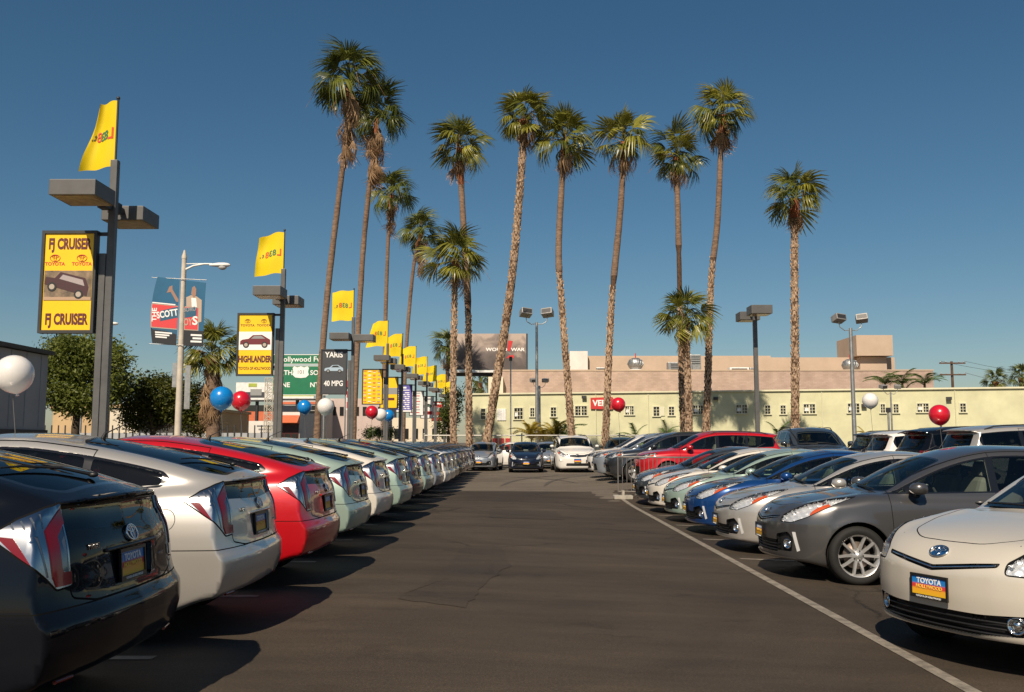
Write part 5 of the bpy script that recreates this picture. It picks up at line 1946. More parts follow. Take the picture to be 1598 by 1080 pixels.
# ================================================================== buildings
STUCCO_G = mat('pale_green_stucco', (.57, .555, .36), .9, noise=(.5, .16), bump=(14, .25), spec=.2)
STUCCO_T = mat('tan_stucco', (.46, .355, .27), .9, noise=(.5, .10), bump=(12, .2), spec=.2)
STUCCO_W = mat('cream_stucco', (.66, .58, .45), .9, noise=(.5, .12), spec=.2)
WALL_GREY = mat('grey_metal_wall', (.36, .36, .37), .7, noise=(.4, .15))
WALL_TAN2 = mat('ochre_stucco', (.50, .35, .19), .9, noise=(.6, .15), bump=(12, .2))
WALL_WHITE = mat('white_stucco', (.66, .63, .58), .85, noise=(.7, .12))
CAP = mat('cream_parapet_cap', (.62, .59, .42), .8, noise=(.8, .12))
PANE = mat('dark_window_pane', (.018, .020, .020), .12, spec=.6)
FRAME_W = mat('cream_window_frame', (.60, .58, .42), .7)
METAL = mat('galvanised_metal', (.42, .42, .41), .42, .8, noise=(6, .25))
WHITE_ME = mat('white_painted_metal', (.72, .71, .68), .45, noise=(3, .15))
DARK_ME = mat('dark_painted_metal', (.030, .030, .032), .5, noise=(4, .25))
POST_GREY = mat('grey_painted_post', (.095, .095, .095), .45, noise=(2.5, .25))
RED_P = mat('red_paint', (.50, .025, .025), .5, noise=(2, .15))
ORANGE_P = mat('orange_red_paint', (.55, .13, .05), .6, noise=(2, .15))
BLACK_P = mat('black_paint', (.014, .014, .014), .6)
WHITE_P = mat('white_paint', (.78, .77, .74), .6)
YELLOW_P = mat('yellow_sign_face', (.85, .52, .005), .42, noise=(1.2, .06))
GREEN_S = mat('highway_sign_green', (.010, .16, .075), .45, noise=(2, .12))
PURPLE_P = mat('violet_sign_face', (.10, .085, .36), .5)
SLATE_P = mat('slate_sign_face', (.045, .048, .055), .5)
BROWN_P = mat('dark_red_print', (.10, .012, .010), .6)
GREY_P = mat('mid_grey_print', (.25, .25, .25), .6)

def brick_mat():
    m = bpy.data.materials.new('pinkish_block_wall')
    m.use_nodes = True
    nt = m.node_tree
    b = nt.nodes['Principled BSDF']; b.inputs['Roughness'].default_value = .92
    tc = nt.nodes.new('ShaderNodeTexCoord')
    sp_ = nt.nodes.new('ShaderNodeSeparateXYZ'); cb = nt.nodes.new('ShaderNodeCombineXYZ')
    nt.links.new(tc.outputs['Object'], sp_.inputs[0])
    nt.links.new(sp_.outputs['X'], cb.inputs['X']); nt.links.new(sp_.outputs['Z'], cb.inputs['Y'])
    br = nt.nodes.new('ShaderNodeTexBrick')
    br.inputs['Scale'].default_value = 1.0
    br.inputs['Brick Width'].default_value = .40; br.inputs['Row Height'].default_value = .14
    br.inputs['Mortar Size'].default_value = .012
    br.inputs['Color1'].default_value = (.37, .265, .215, 1); br.inputs['Color2'].default_value = (.43, .315, .26, 1); br.inputs['Mortar'].default_value = (.34, .25, .21, 1)
    nt.links.new(cb.outputs[0], br.inputs['Vector'])
    n = nt.nodes.new('ShaderNodeTexNoise'); n.inputs['Scale'].default_value = .8; n.inputs['Detail'].default_value = 6
    nt.links.new(tc.outputs['Object'], n.inputs['Vector'])
    mx = nt.nodes.new('ShaderNodeMixRGB'); mx.blend_type = 'OVERLAY'; mx.inputs[0].default_value = .35
    nt.links.new(br.outputs['Color'], mx.inputs[1]); nt.links.new(n.outputs['Fac'], mx.inputs[2])
    nt.links.new(mx.outputs[0], b.inputs['Base Color'])
    return m
BRICK = brick_mat()

# --- the long pale green building: facade from A (left) to B (beyond the right edge)
FA, FB = Vector((-3.9, 75.0, 0)), Vector((52.0, 62.5, 0))
FD = (FB - FA).normalized(); FN = Vector((FD.y, -FD.x, 0))          # FN points to the camera
if FN.y > 0: FN = -FN
FANG = math.atan2(FD.y, FD.x)
def on_facade(px, py):
    o = Vector((0, 0, CAM_H)); d = at(px, py, 10) - o
    t = (FA - o).dot(FN) / d.dot(FN)
    p = o + d * t
    return (p - FA).dot(FD), p.z
gb = empty('commercial_building', FA, FANG, 'long pale green building with small paned windows across the back of the lot', 'building')
Lf = (FB - FA).length
H_ = 5.25
w = MB(); w.box((Lf / 2, 6.0, H_ / 2 - .5), (Lf, 12, H_ + 1.0)); w.build('wall', STUCCO_G, gb)
c = MB(); c.box((Lf / 2, .1, H_ + .06), (Lf + .2, .5, .12)); c.box((Lf / 2, -.03, .60), (Lf, .06, 1.1)); c.build('parapet', CAP, gb)
def fwin(x0, x1, y0, y1, cols, half=False, shutter=None):
    a, zt = on_facade(x0, y0); b, zb = on_facade(x1, y1)
    f = MB()
    wd, ht = b - a, zt - zb
    cx, cz = (a + b) / 2, (zt + zb) / 2
    t = .07
    f.box((cx, -.03, zt + t / 2), (wd + 2 * t, .12, t)); f.box((cx, -.04, zb - t / 2), (wd + 2 * t + .1, .16, t))
    f.box((a - t / 2, -.03, cz), (t, .12, ht)); f.box((b + t / 2, -.03, cz), (t, .12, ht))
    for k in range(1, cols):
        f.box((a + wd * k / cols, -.015, cz), (.035 if k * 2 != cols or cols < 4 else .10, .06, ht))
    for k in range(1, 3):
        f.box((cx, -.0125, zb + ht * k / 3), (wd, .05, .03))
    fo = f.build('window', FRAME_W, gb)
    g = MB(); g.box((cx, .0, cz), (wd, .02, ht))
    g.build('pane', PANE, fo)
    if half:
        s_ = MB(); s_.box((a + wd * .25, -.06, zb + ht * .42), (wd * .36, .05, ht * .36)); s_.build('blind', WHITE_ME, fo)
    if shutter:
        s_ = MB(); s_.box((b + wd * .55, -.05, cz), (wd * .8, .05, ht)); s_.build('shutter', FRAME_W, fo)
for args in ((751, 758, 638, 654, 1), (803, 816, 637, 654, 3, True), (828, 834, 637, 650, 2), (860, 868, 636, 650, 2), (898, 916, 634, 648, 4), (976, 989, 634, 647, 4, True),
             (1020, 1029, 635, 649, 2, False, True), (1044, 1052, 635, 648, 2), (1082, 1097, 633, 646, 4, True), (1149, 1166, 632, 645, 4, True), (1194, 1202, 633, 646, 2), (1218, 1226, 633, 646, 2),
             (1254, 1272, 631, 645, 4, True), (1323, 1341, 630, 644, 4, True), (1374, 1381, 631, 644, 2), (1394, 1402, 631, 644, 2), (1431, 1449, 630, 643, 4, True), (1498, 1507, 630, 643, 2)):
    fwin(*args)
# pale grille door, red roll doors, down pipe and conduit
a, zt = on_facade(776, 638); b, zb = on_facade(790, 656)
m_ = MB(); m_.box(((a + b) / 2, -.03, (zt + zb) / 2), (b - a, .06, zt - zb))
for k in range(5): m_.box((a + (b - a) * (k + .5) / 5, -.08, (zt + zb) / 2), (.06, .04, zt - zb))
m_.build('window_grille', WHITE_ME, gb)
a, zt = on_facade(768, 684); b, zb = on_facade(798, 702)
m_ = MB()
for k in range(3):
    x_ = a + (b - a) * (k + .5) / 3
    m_.box((x_, -.08, (zt + zb) / 2), ((b - a) / 3 - .12, .06, zt - zb))
    for q in range(7): m_.box((x_, -.12, zb + (zt - zb) * (q + .5) / 7), ((b - a) / 3 - .16, .03, .05))
m_.build('roll_door', RED_P, gb)
m_ = MB()
for px in (930, 1012, 1110, 1283, 1491):
    a, _ = on_facade(px, 640)
    m_.tube([(a, -.08, 1.2), (a, -.08, H_ - .1)], .035, 6)
m_.build('down_pipe', FRAME_W, gb)
m_ = MB()
for px, py in ((1348, 633), (1480, 622), (912, 620), (1117, 622)):
    a, z = on_facade(px, py)
    m_.box((a, -.15, z), (.35, .3, .22))
m_.build('wall_lamp', DARK_ME, gb)

sg_ = empty('wall_sign', FA, FANG, 'red tag shaped sign with white letters on the pale green wall, partly behind a palm', 'sign')
a, zt = on_facade(922, 621); b, zb = on_facade(962, 638)
m_ = MB(); m_.prism([(a, zb), (b - .3, zb - .05), (b, (zt + zb) / 2), (b - .3, zt + .05), (a, zt)], -.16, -.05, 'y'); m_.build('sign_panel', RED_P, sg_)
lettering('VEE', (zt - zb) * .72, WHITE_P, sg_, (a + (b - a) * .34, -.17, (zt + zb) / 2), bold=.02, depth=.01)

def block(name, label, x0, x1, ytop, d, depth, m, cat='building', zbase=None, cap=None):
    p0, p1 = at(x0, ytop, d), at(x1, ytop, d)
    root = empty(name, ((p0.x + p1.x) / 2, d, 0), 0, label, cat)
    w_ = MB()
    z0 = -.5 if zbase is None else zbase
    w_.box((0, depth / 2, (p0.z + z0) / 2), (p1.x - p0.x, depth, p0.z - z0))
    w_.build('wall', m, root)
    if cap:
        c_ = MB(); c_.box((0, depth / 2, p0.z + .1), (p1.x - p0.x + .3, depth + .3, .2)); c_.build('roof', cap, root)
    return root, p1.x - p0.x, p0.z
r, wd, zt = block('brick_building', 'wide pinkish block building rising behind the pale green one', 783, 1456, 579, 84, 14, BRICK)
c = MB(); c.box((0, 7, zt + .06), (wd + .1, 14.1, .12)); c.build('parapet', STUCCO_T, r)
r, wd, zt = block('theatre_building', 'tan building with a square tower behind the pinkish block building', 893, 1396, 558, 99, 20, STUCCO_T)
t0, t1 = at(1336, 523, 97), at(1395, 578, 97)
tw = MB(); tw.box(((t0.x + t1.x) / 2 - r.location.x, 1.0, (t0.z + at(1336, 555, 97).z) / 2), (t1.x - t0.x, 6, t0.z - at(1336, 555, 97).z))
tw.build('tower', STUCCO_T, r)
tw = MB(); tw.box(((t0.x + t1.x) / 2 - r.location.x + .1, 1.3, (at(1336, 556, 97).z + 3) / 2), (t1.x - t0.x - 1.0, 5, at(1336, 556, 97).z - 3)); tw.build('tower_base', STUCCO_T, r)
rf = MB(); rf.box((-wd * .18, 3, zt + .10), (wd * .6, 5, .25)); rf.build('roof', STUCCO_T, r)
block('stair_tower', 'small cream stair tower left on the roofs beside the tan building', 889, 917, 548, 98, 4, WALL_WHITE)
block('stucco_column', 'narrow cream wall standing below the billboard', 762, 785, 588, 83, 3, STUCCO_W)
# roof ventilators
for x, y, s_, lb in ((992, 584, 1.0, 'round metal roof ventilator left of the squat palm'), (1327, 586, 1.0, 'round metal roof ventilator beside the square tower')):
    p = at(x, y, 86)
    rv = empty('roof_ventilator', p, 0, lb, 'ventilator', 'roof ventilators')
    m_ = MB(); m_.lathe([(.75, -1.5), (.75, .25), (.55, .45), (.0001, .46)], n=20); m_.build('base', WHITE_ME, rv)
    m_ = MB(); m_.lathe([(.35, .4), (.62, .6), (.72, .95), (.62, 1.3), (.30, 1.5), (.0001, 1.52)], n=20)
    for k in range(16):
        a_ = 2 * math.pi * k / 16
        m_.tube([(.55 * math.cos(a_), .55 * math.sin(a_), .55), (.76 * math.cos(a_ + .2), .76 * math.sin(a_ + .2), .95), (.55 * math.cos(a_ + .4), .55 * math.sin(a_ + .4), 1.36)], .03, 4, 0, False)
    m_.build('turbine', METAL, rv)
    m_ = MB(); m_.tube([(0, 0, 1.5), (0, 0, 1.95)], .05, 6); m_.build('spindle', RED_P, rv)
rng = random.Random(5)
for x, y, sx, sy, sz, lb in ((1060, 575, 2.2, 1.2, 1.1, 'sloping duct on the roof behind the squat palm'), (1152, 578, 1.8, 1.0, .5, 'low white roof unit right of the tallest back palm'), (1175, 580, .7, .7, .7, 'little grey box on the pinkish roof'), (1085, 566, 1.0, .5, 1.5, 'dark louvred unit on the roof between two palm trunks'), (1345, 589, 1.6, .9, .9, 'pale curved unit beside the right roof ventilator'), (938, 578, .9, .6, .5, 'small unit on the roof left of the curved palm')):
    p = at(x, y, 86.5)
    u = empty('roof_unit', p, 0, lb, 'roof unit', 'units on the roofs')
    m_ = MB(); m_.box((0, 0, -.3), (sx, sy, sz + .6), bev=.05); m_.build('casing', WHITE_ME if 'white' in lb or 'pale' in lb else METAL, u)
    m_ = MB()
    for k in range(4): m_.box((0, -sy / 2 - .02, -.1 + sz * .14 * k), (sx * .8, .05, .05))
    m_.build('louvre', DARK_ME, u)

# --- billboard
bb = empty('billboard', at(768, 690, 92), 0, 'large grey billboard with white letters between the palm trunks', 'billboard')
bb.location.z = 0
p0, p1 = at(712, 521, 92), at(821, 577, 92)
cx = (p0.x + p1.x) / 2 - bb.location.x
m = bpy.data.materials.new('billboard_print'); m.use_nodes = True
nt = m.node_tree; b = nt.nodes['Principled BSDF']; b.inputs['Roughness'].default_value = .6
tc = nt.nodes.new('ShaderNodeTexCoord'); n = nt.nodes.new('ShaderNodeTexNoise'); n.inputs['Scale'].default_value = .55; n.inputs['Detail'].default_value = 7; n.inputs['Distortion'].default_value = .8
nt.links.new(tc.outputs['Object'], n.inputs['Vector'])
sx_ = nt.nodes.new('ShaderNodeSeparateXYZ'); nt.links.new(tc.outputs['Generated'], sx_.inputs[0])
ma = nt.nodes.new('ShaderNodeMath'); ma.operation = 'MULTIPLY_ADD'; ma.inputs[1].default_value = .55
nt.links.new(sx_.outputs['Z'], ma.inputs[0]); nt.links.new(n.outputs['Fac'], ma.inputs[2])
r_ = nt.nodes.new('ShaderNodeValToRGB'); r_.color_ramp.elements[0].position = .55; r_.color_ramp.elements[0].color = (.07, .055, .052, 1); r_.color_ramp.elements[1].position = 1.05; r_.color_ramp.elements[1].color = (.40, .32, .27, 1)
e = r_.color_ramp.elements.new(.8); e.color = (.13, .105, .098, 1)
nt.links.new(ma.outputs[0], r_.inputs[0]); nt.links.new(r_.outputs[0], b.inputs['Base Color'])
m_ = MB(); m_.box((cx, 0, (p0.z + p1.z) / 2), (p1.x - p0.x, .30, p0.z - p1.z)); pn = m_.build('panel', m, bb)
m_ = MB(); m_.box((cx, -.3, p1.z - .22), (p1.x - p0.x + .6, 1.1, .22)); m_.build('catwalk', WHITE_ME, bb)
m_ = MB()
m_.box((cx + .5, .1, p1.z - .48), (p1.x - p0.x + 2.5, .5, .3)); m_.box((cx, .5, p1.z / 2 - .3), (.7, .7, p1.z - .6)); m_.box((p1.x - bb.location.x + .09, .1, (p0.z + p1.z) / 2), (.16, .5, p0.z - p1.z))
m_.build('support', DARK_ME, bb)
lettering('WORLD', .46, WHITE_P, bb, (at(775, 545, 92).x - bb.location.x, -.17, at(775, 546, 92).z), depth=.01, bold=.012, xs=1.25)
lettering('WAR', .46, WHITE_P, bb, (at(808, 545, 92).x - bb.location.x, -.17, at(808, 546, 92).z), depth=.01, bold=.012, xs=1.25)
m_ = MB(); q = at(797, 538, 92); m_.prism([(q.x - bb.location.x - .1, q.z - .7), (q.x - bb.location.x + .2, q.z + .35), (q.x - bb.location.x - .25, q.z + .4), (q.x - bb.location.x - .35, q.z - .6)], -.18, -.152, 'y')
q = at(797, 556, 92); m_.prism([(q.x - bb.location.x - .45, q.z - .2), (q.x - bb.location.x + .3, q.z - .2), (q.x - bb.location.x + .3, q.z + .12), (q.x - bb.location.x - .2, q.z + .05)], -.18, -.152, 'y')
m_.build('red_print', RED_P, bb)

# --- left: grey building, low ochre building, street shops
gbw = empty('grey_building', (-20.3, 30, 0), 0, 'grey windowless building with a dark base band at the left edge', 'building')
m_ = MB(); m_.box((0, -3, 2.45), (6.0, 14, 4.35))
m_.build('wall', WALL_GREY, gbw)
m_ = MB(); m_.box((.1, -3, 4.72), (6.2, 14.2, .14)); m_.build('roof', DARK_ME, gbw)
m_ = MB(); m_.box((.04, -3, 1.75 - .02), (6.1, 14.1, .34)); m_.build('base_band', mat('dark_blue_band', (.02, .025, .045), .5), gbw)
m_ = MB()
for k in range(14): m_.box((3.012, -9.5 + k, 3.3), (.03, .025, 2.6))
m_.build('panel_joint', WALL_GREY, gbw)
for x0, x1, yt, d, m, lb in ((83, 168, 638, 62, WALL_TAN2, 'low ochre building behind the large dark tree'), (172, 216, 636, 58, STUCCO_W, 'low cream building just right of the first lamp post'), (216, 338, 642, 66, WALL_TAN2, 'low ochre building behind the olive tree')):
    r, wd, zt = block('low_building', lb, x0, x1, yt, d, 8, m, cap=WALL_TAN2)
    m_ = MB()
    for k in range(3): m_.box((-wd * .3 + wd * .3 * k, -.02, 1.3), (wd * .16, .08, 1.2))
    m_.build('window', PANE, r)
fen = empty('low_wall', (-22, 55, 0), 0, 'low pale wall with grey pickets behind the first lamp post', 'wall')
m_ = MB(); m_.box((0, 0, 1.0), (16, .2, 2.0)); m_.build('wall', mat('pale_low_wall', (.34, .35, .36), .8, noise=(1, .2)), fen)
m_ = MB()
for k in range(40): m_.box((-7.9 + k * .4, -.14, 1.9), (.06, .06, 1.1))
m_.build('picket', DARK_ME, fen)

# shops along the street in the left distance
r, wd, zt = block('shop_building', 'white low shop building with a red sign beyond the red balloon', 345, 434, 657, 78, 10, WALL_WHITE)
m_ = MB(); m_.box((-wd * .22, -.06, zt - .55), (wd * .40, .12, .8)); s1 = m_.build('sign_panel', RED_P, r)
m_ = MB()
for k in range(3): m_.box((-wd * .22, -.13, zt - .75 + .2 * k), (wd * .30 - .5 * k, .02, .08))
for k in range(3): m_.box((wd * .28, -.02, zt - .4 - .28 * k), (wd * .30 - .3 * k, .04, .12))
m_.build('sign_print', GREY_P, r)
r, wd, zt = block('shop_building', 'grey office building with an orange roof band behind the white low shop', 372, 440, 632, 104, 14, mat('blue_grey_wall', (.26, .29, .31), .7, noise=(.5, .1)))
m_ = MB(); m_.box((0, -.1, at(400, 650, 104).z), (wd, .2, 1.1)); m_.build('roof_band', ORANGE_P, r)
m_ = MB(); m_.box((0, -.05, at(400, 638, 104).z), (wd, .12, .8)); m_.build('window', PANE, r)
r, wd, zt = block('shop_building', 'shop with an orange red awning and dark front below the blue balloon', 432, 468, 643, 76, 10, WALL_WHITE)
aw = MB(); z1, z2 = at(450, 648, 76).z, at(450, 660, 76).z
aw.add([(-wd / 2, -.05, z1), (wd / 2, -.05, z1), (wd / 2, -.9, z2), (-wd / 2, -.9, z2), (-wd / 2, -.05, z2 - .1), (wd / 2, -.05, z2 - .1)], [(0, 3, 2, 1), (3, 4, 5, 2), (0, 4, 3), (1, 2, 5)]); aw.build('awning', ORANGE_P, r)
m_ = MB(); m_.box((0, -.03, (z2 + .2) / 2), (wd * .94, .08, z2 - .4)); m_.build('shop_front', mat('maroon_shop_front', (.05, .010, .010), .4), r)
m_ = MB()
for k in range(3): m_.box((-wd * .3 + wd * .3 * k, -.08, z2 * .45), (wd * .22, .05, z2 * .5))
m_.build('window', PANE, r)
r, wd, zt = block('shop_building', 'pale grey flat roofed building with window bands left of the first tall palm', 438, 505, 622, 112, 12, mat('pale_grey_wall', (.42, .41, .39), .8, noise=(.5, .1)))
for k, yy in enumerate((629, 636, 643)):
    m_ = MB(); m_.box((0, -.04, at(470, yy, 112).z), (wd, .1, .28 + .2 * (k == 1))); m_.build('window', PANE if k != 0 else ORANGE_P, r)
r, wd, zt = block('shop_building', 'pale pink building between the tall street palms', 515, 600, 622, 118, 12, mat('pale_pink_wall', (.50, .40, .36), .85, noise=(.5, .12)))
for k in range(7):
    m_ = MB(); m_.box((-wd * .42 + wd * .14 * k, -.03, zt - 1.6), (wd * .07, .1, 1.1)); m_.build('window', PANE, r)
r, wd, zt = block('shop_building', 'cream building behind the purple and white lot signs', 612, 704, 652, 112, 10, STUCCO_W)
for k in range(6):
    m_ = MB(); m_.box((-wd * .42 + wd * .16 * k, -.03, zt - 1.9), (wd * .08, .1, 1.2)); m_.build('window', PANE, r)
for x, y0, y1, lb in ((536, 576, 616, 'red and white banner sign right of the slate lot sign'), (547, 590, 640, 'small red hanging sign between two tall street palms')):
    p0, p1 = at(x - 6, y0, 90), at(x + 6, y1, 90)
    s_ = empty('street_sign', ((p0.x + p1.x) / 2, 90, 0), 0, lb, 'sign')
    m_ = MB(); m_.box((0, 0, (p0.z + p1.z) / 2), (p1.x - p0.x, .12, p0.z - p1.z)); m_.build('panel', WHITE_ME, s_)
    m_ = MB()
    for k in range(3): m_.box((0, -.07, p1.z + (p0.z - p1.z) * (k * .33 + .16)), (p1.x - p0.x - .1, .03, (p0.z - p1.z) * .2))
    m_.build('red_print', RED_P, s_)
    m_ = MB(); m_.tube([(.2, .1, -.2), (.2, .1, p1.z)], .07, 6); m_.build('post', METAL, s_)
def small_billboard(lb, x0, x1, y0, y1, d, parts):
    p0, p1 = at(x0, y0, d), at(x1, y1, d)
    s_ = empty('billboard', ((p0.x + p1.x) / 2, d, 0), 0, lb, 'billboard')
    w_, h_ = p1.x - p0.x, p0.z - p1.z
    for i, (u0, u1, v0, v1, m, nm) in enumerate(parts):
        m_ = MB(); m_.box((w_ * ((u0 + u1) / 2 - .5), -.004 - .012 * i if i else 0, p1.z + h_ * (v0 + v1) / 2), (w_ * (u1 - u0), .16 if i == 0 else .15, h_ * (v1 - v0))); m_.build(nm, m, s_)
    m_ = MB(); m_.tube([(0, .2, -.2), (0, .2, p1.z)], .18, 8); m_.box((0, 0, p1.z - .1), (w_ + .2, .7, .14)); m_.build('support', DARK_ME, s_)
LIME = mat('lime_print', (.36, .42, .06), .6, noise=(.6, .3)); OLIVE = mat('olive_print', (.16, .20, .03), .6)
small_billboard('green billboard with a red oval below the highway sign', 438, 490, 588, 622, 92, ((0, 1, 0, 1, LIME, 'panel'), (0, 1, .42, .58, OLIVE, 'dark_print'), (.35, .7, .72, .95, RED_P, 'red_print'), (.1, .8, .22, .3, WHITE_P, 'white_print'), (0, 1, 0, .1, WHITE_ME, 'lower_trim')))
small_billboard('white billboard with a dark picture strip below the second lot sign', 369, 433, 597, 624, 94, ((0, 1, 0, 1, WHITE_ME, 'panel'), (0, .7, .12, .45, SLATE_P, 'dark_print'), (.35, .62, .25, .62, GREY_P, 'grey_print'), (.3, .5, .75, .95, LIME, 'lime_print')))
m_ = None
# ================================================================== lot lamp posts, signs, flags
def car_picture(parent, w, x, y, z, tilt, m_body, m_glass, m_wheel, boxy=False):
    """flat printed car on a sign, lifted off the face by a few millimetres"""
    def poly(pts, m, lift, nm):
        c, s = math.cos(tilt), math.sin(tilt)
        q = [(x + (px * c - pz * s) * w, z + (px * s + pz * c) * w) for px, pz in pts]
        mb = MB(); mb.prism(q, y - lift, y, 'y'); return mb.build(nm, m, parent)
    if boxy:
        body = [(-.48, -.10), (-.50, .06), (-.30, .09), (-.22, .25), (.34, .27), (.47, .10), (.49, -.10)]
        glass = [(-.20, .10), (-.15, .21), (.30, .22), (.38, .10)]
    else:
        body = [(-.50, -.10), (-.49, .02), (-.42, .06), (-.22, .09), (-.08, .21), (.22, .22), (.42, .10), (.49, .06), (.50, -.10)]
        glass = [(-.14, .09), (-.04, .18), (.19, .19), (.33, .09)]
    poly(body, m_body, .004, 'car_print')
    poly(glass, m_glass, .007, 'window_print')
    for cx in (-.30, .31):
        poly([(cx + .10 * math.cos(2 * math.pi * k / 16), -.11 + .10 * math.sin(2 * math.pi * k / 16)) for k in range(16)], BLACK_P, .009, 'wheel_print')
        poly([(cx + .06 * math.cos(2 * math.pi * k / 12), -.11 + .06 * math.sin(2 * math.pi * k / 12)) for k in range(12)], m_wheel, .011, 'wheel_print')

def wave_flag(root, x0, z0, w, h, seed, m, mts):
    """cloth hanging from its right edge at x0, free edge blown to the left and drooping"""
    rng = random.Random(seed)
    nx, nz = 16, 20
    ph = rng.uniform(0, 6); am = rng.uniform(.05, .09); dr = rng.uniform(.10, .30); pinch = rng.uniform(.05, .35)
    if seed == 302: pinch, dr, am = .0, .06, .05
    if seed == 300: pinch, dr, am = .62, .12, .09
    def pos(u, v):                       # u 0..1 away from the pole, v 0..1 upward
        wz = am * u * math.sin(u * 6.2 + ph + v * 2.2) + .5 * am * u * math.sin(v * 7 + ph)
        wloc = w * (1 - pinch * u * v * .9)
        return Vector((x0 - u * wloc * .97, wz + .15 * u, z0 + v * h - dr * u * u * h * (.35 + .4 * v) - .02 * math.sin(u * 9 + ph)))
    vs = [pos(i / nx, j / nz) for j in range(nz + 1) for i in range(nx + 1)]
    fs = [(j * (nx + 1) + i, (j + 1) * (nx + 1) + i, (j + 1) * (nx + 1) + i + 1, j * (nx + 1) + i + 1) for j in range(nz) for i in range(nx)]
    mb = MB(); mb.add(vs, fs, 0, True); fl = mb.build('flag', m, root)
    # mirrored lettering seen through the cloth, bent to it
    word = 'Lexo8.T'
    for (ch, u0, s_, mt) in (('L', .14, .30, mts[0]), ('8', .32, .26, mts[1]), ('3', .46, .26, mts[1]), ('8', .60, .28, mts[0]), ('t', .76, .20, mts[2]), ('.', .86, .2, mts[2])):
        me = text_mesh(ch, s_ * h * .78, .0005, .006, mirror=True)
        for v in me.vertices:
            u = u0 - v.co.x / w; vv = .50 + v.co.z / h
            p = pos(max(0, min(1, u)), vv)
            off = v.co.y
            v.co = p + Vector((0, -.010 + off, 0))
        me.update()
        link_mesh('lettering', me, mt, fl)
    return fl
FLAG_Y = leaf_mat('yellow_flag_cloth', (.90, .66, .008), .28, .65, .04)
FL_M = (mat('flag_red_print', (.60, .06, .02), .7), mat('flag_green_print', (.03, .16, .07), .7), mat('flag_dark_print', (.10, .07, .02), .7))
LENS = mat('amber_glass_lens', (.42, .30, .14), .25, noise=(8, .3))

